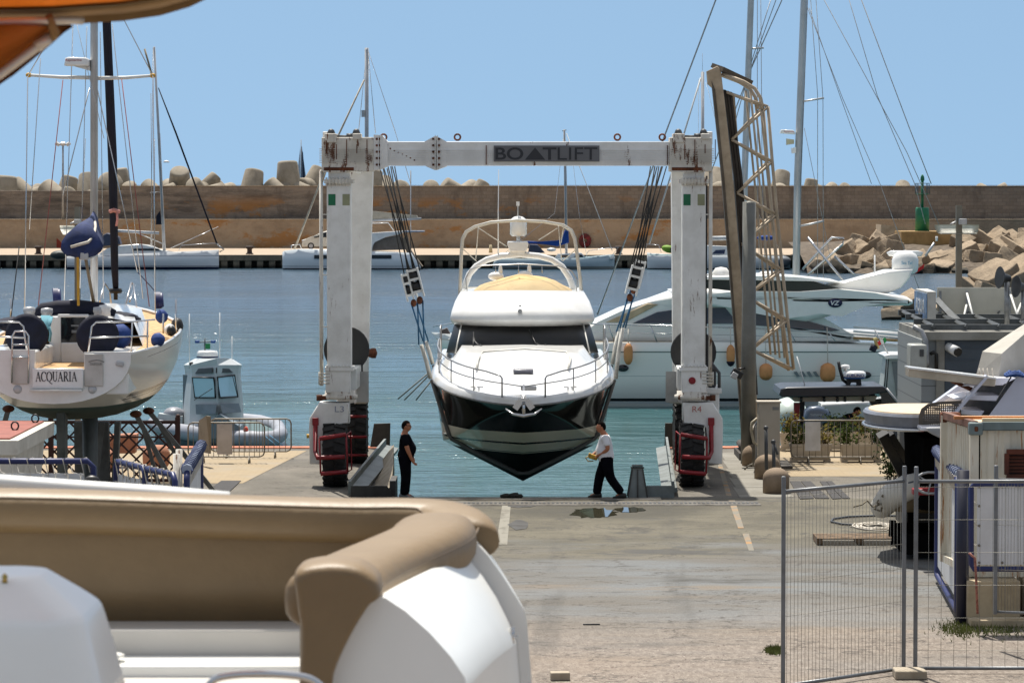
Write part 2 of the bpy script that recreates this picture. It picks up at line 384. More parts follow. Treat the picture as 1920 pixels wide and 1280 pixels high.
# ---- water
wt = shader('harbour_water')
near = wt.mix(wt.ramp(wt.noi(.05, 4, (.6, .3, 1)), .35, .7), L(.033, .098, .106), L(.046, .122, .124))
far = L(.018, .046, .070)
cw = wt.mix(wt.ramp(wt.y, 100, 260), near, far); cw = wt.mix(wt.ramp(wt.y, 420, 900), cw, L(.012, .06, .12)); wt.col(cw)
wt.K.new(wt.ramp(wt.y, 90, 400, .1, .22), wt.b.inputs['Roughness']); wt.b.inputs['IOR'].default_value = 1.33; wt.b.inputs['Specular IOR Level'].default_value = .42
patch_ = wt.ramp(wt.noi(.035, 5, (.5, 1, 1), .6), .38, .62, .30, 1.6)
h = wt.math('ADD', wt.math('MULTIPLY', wt.noi(.42, 4, (.4, 1, 1), .55), 1.5), wt.math('MULTIPLY', wt.noi(1.9, 4, (.45, 1, 1), .65), .42))
h = wt.math('MULTIPLY', h, patch_)
wt.bump(h, .7, .42)
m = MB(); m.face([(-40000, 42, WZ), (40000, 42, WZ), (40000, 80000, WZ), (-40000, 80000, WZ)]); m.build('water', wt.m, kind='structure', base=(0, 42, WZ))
# ---- far quay
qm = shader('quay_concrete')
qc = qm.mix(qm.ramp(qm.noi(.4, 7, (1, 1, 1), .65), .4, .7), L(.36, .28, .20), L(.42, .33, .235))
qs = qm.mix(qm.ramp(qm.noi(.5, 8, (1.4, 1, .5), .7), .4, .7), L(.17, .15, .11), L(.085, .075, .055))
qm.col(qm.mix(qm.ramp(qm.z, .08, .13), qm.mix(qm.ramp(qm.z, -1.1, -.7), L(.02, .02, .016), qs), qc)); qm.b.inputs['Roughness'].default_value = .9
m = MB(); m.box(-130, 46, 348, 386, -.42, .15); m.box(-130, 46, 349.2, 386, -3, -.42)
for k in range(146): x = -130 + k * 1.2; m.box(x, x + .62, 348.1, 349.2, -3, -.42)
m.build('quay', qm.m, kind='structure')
# ---- breakwater wall
bw = shader('breakwater_stone')
def cmb(x, z):
    cc = bw.N.new('ShaderNodeCombineXYZ'); bw.K.new(x, cc.inputs[0]); bw.K.new(z, cc.inputs[1]); return cc.outputs[0]
bk = bw.N.new('ShaderNodeTexBrick'); bw.K.new(cmb(bw.x, bw.z), bk.inputs['Vector']); bk.inputs['Scale'].default_value = .62; bk.inputs['Mortar Size'].default_value = .018
bk.inputs['Color1'].default_value = L(.20, .16, .124); bk.inputs['Color2'].default_value = L(.255, .208, .162); bk.inputs['Mortar'].default_value = L(.165, .132, .1); bk.inputs['Bias'].default_value = .1; bk.inputs['Mortar Smooth'].default_value = .6
strat = bw.mix(bw.ramp(bw.noi(.9, 8, (.25, .3, 1.4), .72), .38, .68), L(.27, .22, .172), L(.10, .083, .068))
rgt = bw.ramp(bw.x, -26, -10); up = bw.mix(rgt, strat, bk.outputs['Color'])
up = bw.mix(bw.ramp(bw.noi(.45, 8, (1, 1, .35), .7), .5, .72), up, L(.125, .10, .08))
lo = bw.mix(bw.ramp(bw.noi(.5, 8, (.6, 1, 1), .68), .4, .7), L(.37, .28, .19), L(.26, .19, .125))
cw_ = bw.mix(bw.ramp(bw.z, 3.25, 3.34), lo, up)
rustm = bw.math('MULTIPLY', bw.ramp(bw.noi(.16, 8, (.7, 1, 1.6), .72), .535, .60), bw.ramp(bw.x, 28, 16))
rustm = bw.math('MULTIPLY', rustm, bw.ramp(bw.z, 6.4, 4.6)); rustm = bw.math('MULTIPLY', rustm, bw.ramp(bw.x, -48, -42))
cw_ = bw.mix(bw.math('MULTIPLY', rustm, .85), cw_, L(.33, .155, .045))
bw.col(cw_); bw.b.inputs['Roughness'].default_value = .95; bw.bump(bw.noi(1.2, 8, (1, 1, 1), .7), .9, .25)
t = thing('breakwater_wall', 'long brown stone breakwater wall in two steps behind the far quay', 'wall', (0, 388, .15))
MB().box(-140, 150, 385, 389, -3, 3.29).build('lower_wall', bw.m, t)
MB().box(PX(228, 388, 350), 150, 388, 397, 3.29, 7.0).build('upper_wall', bw.m, t)
MB().box(-140, PX(228, 388, 350), 388, 397, 3.29, 6.5).build('upper_wall', bw.m, t)
cap = mat('wall_cap', L(.40, .31, .215), .9, var=.2)
MB().box(PX(228, 388, 350), 150, 387.9, 397.05, 6.99, 7.06).build('coping', cap, t); MB().box(-140, 150, 384.9, 387.99, 3.285, 3.345).build('coping', cap, t)
# ---- rubble mound behind wall
m = MB(); rows = []
for j, (y, z) in enumerate([(397.5, 5.2), (402, 5.4), (409, 4.6), (418, 1.5), (430, -2.5)]):
    rows.append([(x, y, z + .7 * noise.noise(Vector((x * .25, y * .25, 1)))) for x in range(-140, 152, 2)])
m.loft(rows, ring_closed=False, smooth=False).build('rubble_mound', CONC, kind='structure')
# ---- tetrapods
TETM = mat('tetrapod_concrete', L(.31, .27, .21), .92, var=.22, vs=.5, bump=.5, bs=4, dirt=.3)
def tetra_mesh():
    m = MB(); dirs = [Vector((0, 0, 1))] + [Vector((math.cos(a) * .943, math.sin(a) * .943, -.333)) for a in (R(90), R(210), R(330))]
    for d in dirs: m.lathe([(1.45, .2), (1.36, .8), (1.12, 3.0), (1.02, 3.18), (.8, 3.26), (.01, 3.28)], (0, 0, 0), d, 18)
    m.ball((0, 0, 0), 1.5, seg=14)
    return m
TP = [(2, 328, 5, 15, 1), (42, 331, 45, 160, .85), (66, 344, 85, 200, .7), (100, 336, 70, -70, .95), (122, 328, 15, 40, .8), (142, 344, 100, 30, .7), (166, 322, 20, 100, .9), (205, 322, 62, 75, 1.15), (232, 314, 8, 200, .8), (248, 339, 95, 10, .7),
      (285, 335, 50, 140, .85), (338, 311, 36, -85, 1.08), (374, 332, 70, 20, .9), (392, 322, 80, 150, .7), (408, 328, 40, 210, .75), (470, 315, 15, 60, 1.05), (546, 301, 3, 140, 1.12), (586, 309, 30, 40, .9), (520, 332, 78, -60, .9), (690, 315, 10, 30, 1.1),
      (722, 328, 40, 100, .9), (748, 337, 60, 70, .8), (808, 337, 70, 60, .9), (850, 333, 55, 200, .9), (895, 335, 30, 20, .75), (1256, 340, 90, 90, .8), (1342, 312, 35, 95, 1.1), (1462, 317, 22, 60, .85), (1516, 334, 10, 30, .7), (1556, 341, 60, 200, .7),
      (1578, 342, 50, 300, .65), (1692, 337, 42, 75, .8), (1874, 342, 60, 140, .75)]
side = {0: 'upright', 1: 'leaning', 2: 'lying flat'}
TP = [(a, b, c, d, e * (1.12 if a < 260 else .95)) for a, b, c, d, e in TP]
t0 = tetra_mesh().build('tetrapod', TETM, base=(0, 0, 0)); vs0 = [v.co.copy() for v in t0.data.vertices]
for i, (px, ty, tilt, yaw, sc_) in enumerate(TP):
    q = Euler((0, R(tilt), R(yaw))); mt = q.to_matrix()
    top = max((mt @ v for v in vs0), key=lambda v: v.z)
    Y = 406 + (i % 3) * 2.5; loc = Vector((PX(px, Y, 330) - top.x * sc_ * .6, Y, PZ(ty, Y) - top.z * sc_))
    st = 'upright' if tilt < 25 else 'leaning' if tilt < 58 else 'lying on its side'
    where = 'the left end of the breakwater' if px < 260 else 'the wall behind the white sailboat' if px < 480 else 'the wall behind the left lift column' if px < 760 else 'the wall beyond the lifted boat' if px < 1000 else 'the wall right of the boat lift'
    big = 'large' if sc_ > 1 else 'mid-sized' if sc_ > .8 else 'small'
    lab = f'{big} concrete tetrapod {st} above {where}'
    if i == 0: o = t0; o.location = loc; o.rotation_euler = q; o.scale = (sc_,) * 3; o['label'] = lab; o['category'] = 'tetrapod'; o['group'] = 'concrete tetrapods along the breakwater'
    else: dup(t0, loc, q, (sc_,) * 3, lab)
# ---- boulder field (concrete blocks)
bk2 = shader('block_concrete'); bc_ = bk2.mix(bk2.ramp(bk2.noi(.5, 8, (1, 1, 1), .7), .38, .66), L(.36, .275, .185), L(.235, .18, .12)); bc_ = bk2.mix(bk2.ramp(bk2.noi(2.2, 6, (1, 1, 1), .75), .58, .70), bc_, L(.13, .10, .07))
bc_ = bk2.mix(bk2.ramp(bk2.math('ADD', bk2.z, bk2.math('MULTIPLY', bk2.noi(.8, 4), .8)), -.35, .05, 1, 0), bc_, L(.035, .03, .02)); bk2.col(bc_); bk2.b.inputs['Roughness'].default_value = .95; bk2.bump(bk2.noi(3, 8, (1, 1, 1), .75), .8, .15); BM_ = bk2.m
def block(seed):
    r = random.Random(seed); m = MB()
    m.obox((0, 0, 0), (2.4 * r.uniform(.85, 1.2), 2.2 * r.uniform(.8, 1.1), 2.0 * r.uniform(.8, 1.05)), None, .09)
    bmesh.ops.subdivide_edges(m.bm, edges=[e for e in m.bm.edges if e.calc_length() > .6], cuts=3, use_grid_fill=True)
    for v in m.bm.verts: v.co += Vector([.11 * noise.noise(v.co * 1.3 + Vector((seed * 3, i * 7, 0))) for i in range(3)])
    return m.build('concrete_block', BM_, base=(0, 0, 0), cat='concrete block', group='concrete blocks piled round the beacon')
protos = [block(k) for k in range(5)]; used_p = set(); nb = 0
rr = random.Random(21)
def put_block(px, py, Y, sc_=1, rot=None, label=None):
    global nb
    k = nb % 5; nb += 1
    loc = P(px, py, Y); rot = rot or (R(rr.uniform(-38, 38)), R(rr.uniform(-38, 38)), R(rr.uniform(0, 360)))
    sc3 = tuple(sc_ * rr.uniform(.9, 1.12) for _ in range(3))
    if k not in used_p:
        used_p.add(k); o = protos[k]; o.location = loc; o.rotation_euler = rot; o.scale = sc3; o['label'] = label
    else: dup(protos[k], loc, rot, sc3, label)
for py, x0, x1, Y, lab in ((512, 1540, 1800, 329, 'sandy concrete block in the bottom row at the waterline of the pile'), (492, 1556, 1900, 333, 'sandy concrete block in the second row above the waterline of the pile'),
                           (470, 1585, 1930, 338, 'sandy concrete block in the third row up the pile'), (452, 1618, 1930, 343, 'sandy concrete block on the top row of the pile below the stone wall')):
    x = x0
    while x < x1:
        if not (py < 475 and 1694 < x < 1786): put_block(x, py + rr.uniform(-5, 5), Y + rr.uniform(-1, 1), rr.uniform(.68, .95), None, lab)
        x += rr.uniform(23, 34)
for px, py, Y, s_, lab in ((1826, 545, 262, .75, 'sandy block just beyond the office roof'), (1870, 532, 262, 1.25, 'long tilted sandy slab beyond the office roof'), (1912, 522, 262, 1.3, 'long tilted sandy slab beyond the office roof'), (1850, 552, 258, .8, 'sandy block just beyond the office roof'),
                           (1672, 600, 216, .6, 'dark wet block in the water behind the motor yacht stern'), (1702, 580, 220, .85, 'sandy slab in the water behind the motor yacht stern'), (1740, 594, 216, .7, 'dark wet block in the water behind the motor yacht stern')):
    rot = (R(10), R(-28), R(20)) if 'slab' in lab else None
    put_block(px, py, Y, s_, rot, lab)
m = MB(); rows = []
for y, z in ((325, -2.2), (330, -.6), (338, .6), (346, 1.3), (352, 1.5)):
    rows.append([(x, y + rr.uniform(-.6, .6), z + .5 * noise.noise(Vector((x * .3, y * .3, 4)))) for x in range(28, 70, 2)])
m.loft(rows, ring_closed=False, smooth=False).build('rubble_mound', mat('mound_dark', L(.13, .1, .07), .95, var=.3), kind='structure')
# beacon platform and beacon
Y = 346
m = MB(); m.prism([P(1690, 434, Y), P(1790, 434, Y), P(1796, 470, Y), P(1690, 470, Y)], (0, 6, 0)); m.build('beacon_platform', mat('ochre_concrete', L(.42, .27, .11), .9, var=.15, vs=.8, dirt=.3), label='ochre concrete platform under the green beacon', cat='platform')
m = MB(); m.prism([P(1652, 421, Y + 8), P(1715, 428, Y + 8), P(1715, 470, Y + 8), P(1652, 470, Y + 8)], (0, 5, 0)); m.build('concrete_ramp', CONC, label='sloping concrete block wall left of the green beacon', cat='ramp')
GREEN = mat('beacon_green', S(20, 118, 82), .5, var=.15, vs=1, dirt=.2)
b0 = P(1729, 435, 349); t = thing('harbour_beacon', 'green harbour beacon with lamp on a round green base', 'beacon', b0); k = 349 / F
m = MB(); m.lathe([(13.5 * k, 0), (12.6 * k, 44 * k), (11.5 * k, 46 * k), (.01, 46 * k)], b0, seg=20); m.build('tower_base', GREEN, t)
m = MB(); m.cyl(b0 + Vector((0, 0, 46 * k)), b0 + Vector((0, 0, 96 * k)), 2.6 * k, seg=10); m.build('pole', GREEN, t)
m = MB(); m.lathe([(12 * k, 70 * k), (12 * k, 71.5 * k)], b0, seg=16); m.build('platform_ring', GREEN, t)
m = MB(); m.lathe([(2.6 * k, 95 * k), (4 * k, 97 * k), (3.4 * k, 103 * k), (1.5 * k, 107 * k), (.01, 108 * k)], b0, seg=12); m.build('lantern', GREEN, t)
m = MB()
for a in range(0, 360, 45):
    q = b0 + Vector((math.cos(R(a)) * 13 * k, math.sin(R(a)) * 13 * k, 0)); m.cyl(q + Vector((0, 0, 71 * k)), q + Vector((0, 0, 91 * k)), .035, seg=4)
m.tube([b0 + Vector((math.cos(R(a)) * 13 * k, math.sin(R(a)) * 13 * k, 91 * k)) for a in range(0, 360, 30)], .035, 4, closed=True)
m.build('railing', mat('thin_green', S(60, 90, 110), .6), t)
# quay bollards
bm_ = mat('bollard_iron', L(.05, .03, .022), .8, var=.3, vs=3)
def q_bollard(p):
    m = MB(); m.lathe([(.42, 0), (.36, .08), (.26, .15), (.24, .5), (.42, .62), (.44, .74), (.30, .82), (.01, .83)], p, seg=14); return m.build('mooring_bollard', bm_, base=p)
q0 = q_bollard(P(72, 476.5, 350)); tag(q0, 'rusty mooring bollard on the quay left of the blue sail cover', 'bollard', 'mooring bollards on the far quay')
for px, lb in ((468, 'rusty mooring bollard on the quay right of the white sailboat bow'), (1160, 'rusty mooring bollard on the quay between two blue-grey boats')): dup(q0, P(px, 476.5, 350), label=lb)
# floodlight mast
b0 = P(118, 420, 386.6); t = thing('floodlight_mast', 'slim mast with three floodlights in front of the left stone wall', 'light mast', b0)
m = MB(); m.cyl(b0, P(118, 271, 386.6), .16, .09, seg=8); m.build('pole', GALV, t)
m = MB(); m.bar(P(108, 272, 386.6), P(129, 272, 386.6), .1, .1); m.build('crossbar', GALV, t)
for px, a in ((108, 30), (118, 0), (128, -30)):
    m = MB(); m.obox(P(px, 270, 386.6), (.5, .35, .34), (R(25), R(a), 0), .03); m.build('floodlight', GALVL, t)
# yacht sailing far out at sea
Y = 900; b0 = P(566, 406, Y); t = thing('sailing_yacht', 'distant sailing yacht with pale and dark sails beyond the breakwater', 'sailboat', b0)
m = MB(); m.loft([[b0 + Vector((x, s * wv, z)) for s, wv, z in ((-1, wd, 1.3), (-1, wd * .7, .1), (0, .01, -.4), (1, wd * .7, .1), (1, wd, 1.3))] for x, wd in ((-5.5, 1.2), (-2, 1.7), (2, 1.5), (5.5, .1))], True).build('hull', WHITE, t)
m = MB(); m.cyl(P(564.5, 404, Y), P(564.5, 262, Y), .16, .1, seg=6); m.build('mast', GALV, t)
m = MB(); m.prism([P(564, 272, Y), P(566, 275, Y), P(581, 388, Y), P(565, 390, Y)], (0, .12, 0)); m.build('sail', mat('sail_grey', S(150, 160, 170), .8), t)
m = MB(); m.prism([P(566.5, 285, Y - 1), P(568, 285, Y - 1), P(576, 385, Y - 1), P(568, 388, Y - 1)], (0, .12, 0)); m.build('sail', mat('sail_dark', S(40, 50, 66), .8), t, label='narrow dark headsail')
m = MB(); m.prism([P(563, 276, Y), P(563.5, 390, Y), P(550, 386, Y)], (0, .12, 0)); m.build('sail', mat('sail_pale', S(200, 205, 208), .8), t)
# ================================================================ BOAT LIFT
YF, YR = 82.7, 89.7; kF = YF / F; kR = YR / F
lift = thing('boat_lift', 'tall white rusty boat lift on four big tyres straddling the slip with BOATLIFT sign', 'boat lift', (0.1, 86, 0))
def fx(px): return (px - 960) * kF
def rx(px): return (px - 960) * kR
def fz(py): return PZ(py, YF)
def rz(py): return PZ(py, YR)
# front columns
for a, b, nm in ((614, 659, 'L'), (1278, 1322, 'R')):
    m = MB(); m.box(fx(a), fx(b), YF - .28, YF + .28, fz(692), fz(338), .03); m.box(fx(a + 3), fx(b - 3), YF - .26, YF + .26, fz(338), fz(318)); col_ = m.build('column', WRUST, lift)
    m = MB(); m.box(fx(a - 5), fx(b + 5), YF - .34, YF + .34, fz(344), fz(340.5)); m.box(fx(a - 5), fx(b + 5), YF - .34, YF + .34, fz(340), fz(336.5))
    for i in range(8): m.cyl((fx(a + i * 6.2), YF - .33, fz(348)), (fx(a + i * 6.2), YF - .33, fz(333)), .025, seg=6)
    m.build('flange', WRUSTY, lift)
    m = MB(); m.box(fx(a - 4), fx(b + 4), YF - .33, YF + .33, fz(694), fz(687))
    for i in range(8): m.cyl((fx(a + i * 6.2), YF - .32, fz(687)), (fx(a + i * 6.2), YF - .32, fz(683)), .025, seg=6)
    m.build('flange', WRUST, lift)
    g1, g2 = (617, 643.5) if nm == 'L' else (1280, 1306.5)
    MB().box(fx(g1), fx(g1 + 13.5), YF - .286, YF - .279, fz(385), fz(364)).build('green_plate', mat('plate_green', S(10, 110, 70), .5), col_)
    MB().box(fx(g2), fx(g2 + 13.5), YF - .286, YF - .279, fz(385), fz(364)).build('olive_plate', mat('plate_olive', S(150, 152, 118), .5), col_)
for a0, b0_, a1, b1 in ((652, 690, 655, 700), (1262, 1300, 1258, 1300)):
    m = MB()
    m.loft([[Vector((rx(a), YR - .3, rz(y))), Vector((rx(b), YR - .3, rz(y))), Vector((rx(b), YR + .3, rz(y))), Vector((rx(a), YR + .3, rz(y)))] for a, b, y in ((a0, b0_, 700), (a1, b1, 320))], smooth=False)
    m.build('column', WRUST, lift)
# upper heads
def head(x0, x1, sgn, nm):
    m = MB(); m.box(fx(x0), fx(x1), YF - .36, YF + .36, fz(322), fz(258), .02)
    for i in range(9): m.box(fx(x0 - 4 if sgn < 0 else x0), fx(x1 if sgn < 0 else x1 + 4), YF - .385, YF - .36, fz(279 + i * 3.2 + 1.2), fz(279 + i * 3.2))
    m.box(fx(x0 + 3), fx(x0 + 46) if sgn < 0 else fx(x0 + 58), YF - .37, YF - .34, fz(323), fz(314))
    hd = m.build('beam_head', WRUSTY, lift)
    m = MB(); m.box(fx(x0 + 4), fx(x0 + 60), YF - .375, YF - .36, fz(320), fz(314))
    for i in range(9): m.cyl((fx(x0 + 10 + i * 6), YF - .40, fz(317)), (fx(x0 + 10 + i * 6), YF - .35, fz(317)), .03, seg=6)
    m.build('bolt_row', RUSTM, hd)
    for a, b, y0, y1 in ((x0 + 6, x0 + 28, 268, 251), (x0 + 58, x0 + 74, 262, 251)): MB().box(fx(a), fx(b), YF - .4, YF + .2, fz(y0), fz(y1), .02).build('sheave_box', WRUSTY, hd)
    for a in (x0 + 1,) if sgn < 0 else (x1 - 8,): MB().box(fx(a), fx(a + 10), YF - .1, YF + .5, fz(272), fz(247), .02).build('sheave_box', WRUST, hd)
    for q_ in range(5):
        a = x0 + 8 + q_ * 19; MB().box(fx(a), fx(a + 1.6), YF - .392, YF - .386, fz(262 + 11 * (q_ % 3) + 26), fz(262 + 9 * (q_ % 2))).build('rust_run', RUSTM, hd)
    m = MB(); m.cyl((fx(x0 + 28), YF - .2, fz(256)), (fx(x0 + 58), YF - .2, fz(256)), .03, seg=8); m.cyl((fx(x0 + 46), YF - .2, fz(256)), (fx(x0 + 58), YF - .2, fz(256)), .07, seg=8)
    for a in (x0 + 17, x0 + 64): m.lathe([(.1, 0), (.07, .09), (.01, .12)], (fx(a), YF - .1, fz(251)), seg=8)
    m.build('motor', DGREY, hd)
    return hd
head(605, 702, -1, 'L'); head(1254, 1333, 1, 'R')
m = MB(); m.box(fx(702), fx(1254), YF - .3, YF + .3, fz(311), fz(266), .015)
for i in range(6): m.box(fx(702), fx(1254), YF - .325, YF - .3, fz(281 + i * 4.2 + 1.1), fz(281 + i * 4.2))
m.prism([(fx(702), YF - .33, fz(253)), (fx(718), YF - .33, fz(254)), (fx(728), YF - .33, fz(266)), (fx(728), YF - .33, fz(312)), (fx(712), YF - .33, fz(319)), (fx(702), YF - .33, fz(319))], (0, .66, 0))
m.prism([(fx(797), YF - .31, fz(266)), (fx(815), YF - .31, fz(256)), (fx(820), YF - .31, fz(256)), (fx(838), YF - .31, fz(266)), (fx(838), YF - .31, fz(312)), (fx(820), YF - .31, fz(319)), (fx(815), YF - .31, fz(319)), (fx(799), YF - .31, fz(312))], (0, .62, 0))
for px in (711, 817): m.box(fx(px - .6), fx(px + .6), YF - .40, YF - .31, fz(318), fz(254)) ; m.box(fx(px + 3.4), fx(px + 4.6), YF - .40, YF - .31, fz(318), fz(254))
xb = m.build('cross_beam', mat('white_beam', L(.82, .81, .78), .42, var=.06, dirt=.2, rust=.42, rsc=(2, 2, .5)), lift)
m = MB()
for px in (713.5, 708, 813, 824):
    for i in range(5): m.cyl((fx(px), YF - .36, fz(261 + i * 12)), (fx(px), YF - .30, fz(261 + i * 12)), .03, seg=6)
for i in range(7): m.cyl((fx(733 + i * 7.5), YF - .305, fz(279 + i * 3.6)), (fx(733 + i * 7.5), YF - .27, fz(279 + i * 3.6)), .022, seg=6)
m.build('bolt_row', RUSTM, xb)
for px in (720, 858, 1157, 1241):
    m = MB(); c0 = Vector((fx(px), YF - .1, fz(263)))
    m.tube([c0 + Vector((.07 * math.cos(R(a)), 0, .07 + .07 * math.sin(R(a)))) for a in range(0, 360, 36)], .025, 5, closed=True); m.build('lifting_eye', RUSTM, xb)
for px in (912, 1250):
    m = MB(); m.box(fx(px - .7), fx(px + .7), YF - .335, YF - .28, fz(309), fz(273)); m.build('seam_strip', RUSTM, xb)
sp = MB(); sp.box(fx(926), fx(1123), YF - .375, YF - .33, fz(303.5), fz(273.5)); sp = sp.build('sign_panel', mat('sign_grey', S(104, 104, 106), .5, var=.05), lift)
SD = mat('sign_dark', S(44, 44, 48), .5, var=0)
cy = fz(288.5); hh = 23 * kF; ysn = YF - .381
text('BO', 'lettering', SD, sp, (fx(955), ysn, cy), 52 * kF, hh, bold=.016)
MB().prism([(fx(984), ysn, cy - hh / 2), (fx(1022), ysn, cy - hh / 2), (fx(1003), ysn, cy + hh / 2)], (0, .006, 0)).build('lettering', SD, sp)
text('T', 'lettering', SD, sp, (fx(1030), ysn, cy), 26 * kF, hh, bold=.016)
text('LIFT', 'lettering', SD, sp, (fx(1082), ysn, cy), 74 * kF, hh)
# side beams (upper and lower)
for sx0, sx1, s in ((614, 652, -1), (1284, 1266, 1)):
    xa, xb_ = fx(sx0) + .3, rx(sx1) + .3
    m = MB(); m.bar((fx(640 if s < 0 else 1300), YF + .3, fz(292)), (rx(672 if s < 0 else 1280), YR - .3, rz(292) - .12), .5, .55); m.build('side_beam', WRUST, lift)
    m = MB(); m.bar((fx(650 if s < 0 else 1288), YF + .2, fz(712)), (rx(676 if s < 0 else 1278), YR - .2, rz(690)), .42, .5, up=(0, 0, 1)); m.build('side_beam', WPAINT, lift)
    m = MB(); m.bar((fx(672 if s < 0 else 1268), YF + 2.2, fz(735)), (rx(676 if s < 0 else 1276), YR - .4, rz(728)), .3, .75, up=(0, 0, 1)); m.build('tool_box', mat('box_grey', L(.42, .41, .39), .6, dirt=.2), lift)
# base boxes, steering plates, yokes
def base(s):
    c = 635 if s < 0 else 1300
    X = lambda d: fx(c + s * -d)            # d>0 towards the slip
    m = MB(); m.box(X(-24), X(22), YF - .3, YF + .3, fz(735), fz(694), .02); bx = m.build('column_base', WRUST, lift)
    m = MB(); m.lathe([(.40, 0), (.42, .03), (.42, .1), (.36, .12), (.36, .2), (.01, .2)], (X(2), YF, fz(748)), seg=24); m.build('steering_ring', WRUSTY, lift)
    m = MB(); m.bar((X(-35), YF - .2, fz(745)), (X(10), YF - .3, fz(743)), .1, .08); m.cyl((X(-36), YF - .2, fz(750)), (X(-36), YF - .2, fz(739)), .07, seg=8); m.build('steering_arm', RUSTM, lift)
    m = MB()
    for i in range(4): m.tube([(X(-16), YF - .3, fz(699 + i * 6)), (X(-37), YF - .3, fz(699 + i * 6))], .018, 5)
    m.tube([(X(-36), YF - .3, fz(696)), (X(-36), YF - .3, fz(720))], .018, 5); m.build('step_rungs', WRUSTY, lift)
    # yoke: head plus outer leg
    prof = [(-54, 868), (-55, 800), (-54, 782), (-36, 753), (20, 753), (20, 792), (-22, 794), (-26, 800), (-26, 868)]
    m = MB(); m.prism([(X(d), YF - .32, fz(y)) for d, y in prof], (0, .64, 0), .03); yk = m.build('wheel_yoke', WRUST, lift)
    text('L3' if s < 0 else 'R4', 'lettering', mat('faded_blue', S(150, 155, 172), .6) if s < 0 else mat('faded_red', S(196, 120, 110), .6), yk, (X(18 - 16 if s < 0 else -6), YF - .324, fz(765)), 17 * kF, 11 * kF)
    # wheel
    cx = X(9 if s < 0 else 4); return cx
def wheel(cx, Y, turn=0):
    rw = .795; wd = .28
    ty = MB(); ty.lathe([(.38, -wd * .9), (.62, -wd), (.73, -wd * .96), (.765, -wd * .8), (.772, 0), (.765, wd * .8), (.73, wd * .96), (.62, wd), (.38, wd * .9)], (cx, Y, rw), (1, 0, 0), 40)
    for k in range(22):
        for q in (-1, 1):
            a = 2 * math.pi * (k + (.25 if q > 0 else -.25)) / 22; d = Vector((0, math.cos(a), math.sin(a))); tdir = Vector((0, -math.sin(a), math.cos(a)))
            c1 = Vector((cx + q * .015, Y, rw)) + d * .778; c2 = Vector((cx + q * wd * .97, Y, rw)) + d * .765 + tdir * .07
            ty.bar(c1, c2, .125, .05, up=d)
    t_ = ty.build('tyre', RUBBER, lift)
    m = MB(); m.lathe([(.38, -wd * .55), (.36, -wd * .3), (.15, -wd * .25), (.12, -wd * .6), (.01, -wd * .6)], (cx, Y, rw), (1, 0, 0), 20); m.lathe([(.38, wd * .55), (.36, wd * .3), (.15, wd * .25), (.12, wd * .7), (.01, wd * .7)], (cx, Y, rw), (1, 0, 0), 20)
    m.build('rim', WRUSTY, t_)
    return t_
cxl = base(-1); cxr = base(1)
wheel(fx(628), YF); wheel(fx(1297), YF); wheel(rx(668), YR); wheel(rx(1284), YR)
for s, c in ((-1, 668), (1, 1284)):
    m = MB(); prof = [(-40, 830), (-42, 760), (-30, 738), (18, 738), (18, 752), (-24, 754), (-26, 830)]
    m.prism([(rx(c - s * d), YR - .3, rz(y)) for d, y in prof], (0, .6, 0), .03); m.build('wheel_yoke', WRUST, lift)
    m = MB(); m.box(rx(c - 16), rx(c + 16), YR - .3, YR + .3, rz(738), rz(688)); m.build('column_base', WRUST, lift)
# red wheel guards
def guard(cx, Yc, s, low):
    Yg = Yc - .95; k = Yg / F; gx = lambda d: cx + s * -d * k
    m = MB(); z = lambda y: PZ(y + low, Yg)
    m.box(gx(-42), gx(-30), Yc - .42, Yc - .33, z(800), z(786), .01)
    m.tube([(gx(-36), Yc - .38, z(800)), (gx(-36), Yc - .5, z(850)), (gx(-30), Yg, z(858)), (gx(22), Yg, z(856))], .055, 8)
    m.tube([(gx(-26), Yg, z(822)), (gx(24), Yg, z(814))], .05, 8); m.tube([(gx(-24), Yg, z(888)), (gx(26), Yg, z(884))], .05, 8)
    m.tube([(gx(-26), Yg, z(822)), (gx(-24), Yg, z(888))], .022, 6); m.tube([(gx(24), Yg, z(814)), (gx(27), Yg, z(884))], .022, 6)
    m.tube([(gx(24), Yg, z(816)), (gx(30), Yc - .3, z(812)), (gx(32), Yc - .3, z(884)), (gx(27), Yg, z(884))], .018, 6)
    m.build('wheel_guard', RED, lift)
guard(fx(628), YF, -1, 0); guard(fx(1297), YF, 1, 0)
m = MB()
for y in (776, 814, 848): m.tube([(rx(640), YR - .9, rz(y)), (rx(690), YR - .9, rz(y))], .035, 6)
m.build('wheel_guard', RED, lift)
# hose drums, pipes, engine housing
for px, py in ((650, 655), (1300, 660)):
    m = MB(); c0 = P(px, py, 85.6)
    m.lathe([(.56, -.16), (.56, -.12), (.3, -.12), (.3, .12), (.56, .12), (.56, .16), (.01, .16)], c0, (0, 1, 0), 26); m.lathe([(.52, -.11), (.52, .11)], c0, (0, 1, 0), 26)
    m.box(c0.x - .4, c0.x + .4, 85.5, 85.7, c0.z - .7, c0.z, .02); m.build('hose_drum', BLACK, lift)
for px in (603.5, 1331):
    m = MB(); m.tube([(fx(px), YF - .25, fz(318)), (fx(px), YF - .25, fz(520)), (fx(px), YF - .25, fz(722))], .045, 8)
    for py in (402, 515, 612): m.box(fx(px - 4), fx(px + 14 if px < 900 else px - 14), YF - .27, YF - .23, fz(py + 1), fz(py - 1))
    m.build('riser_pipe', WRUSTY, lift)
m = MB(); m.tube([(fx(1324), YF - .15, fz(330)), (fx(1323), YF - .15, fz(690))], .02, 5); m.build('cable', ROPED, lift)
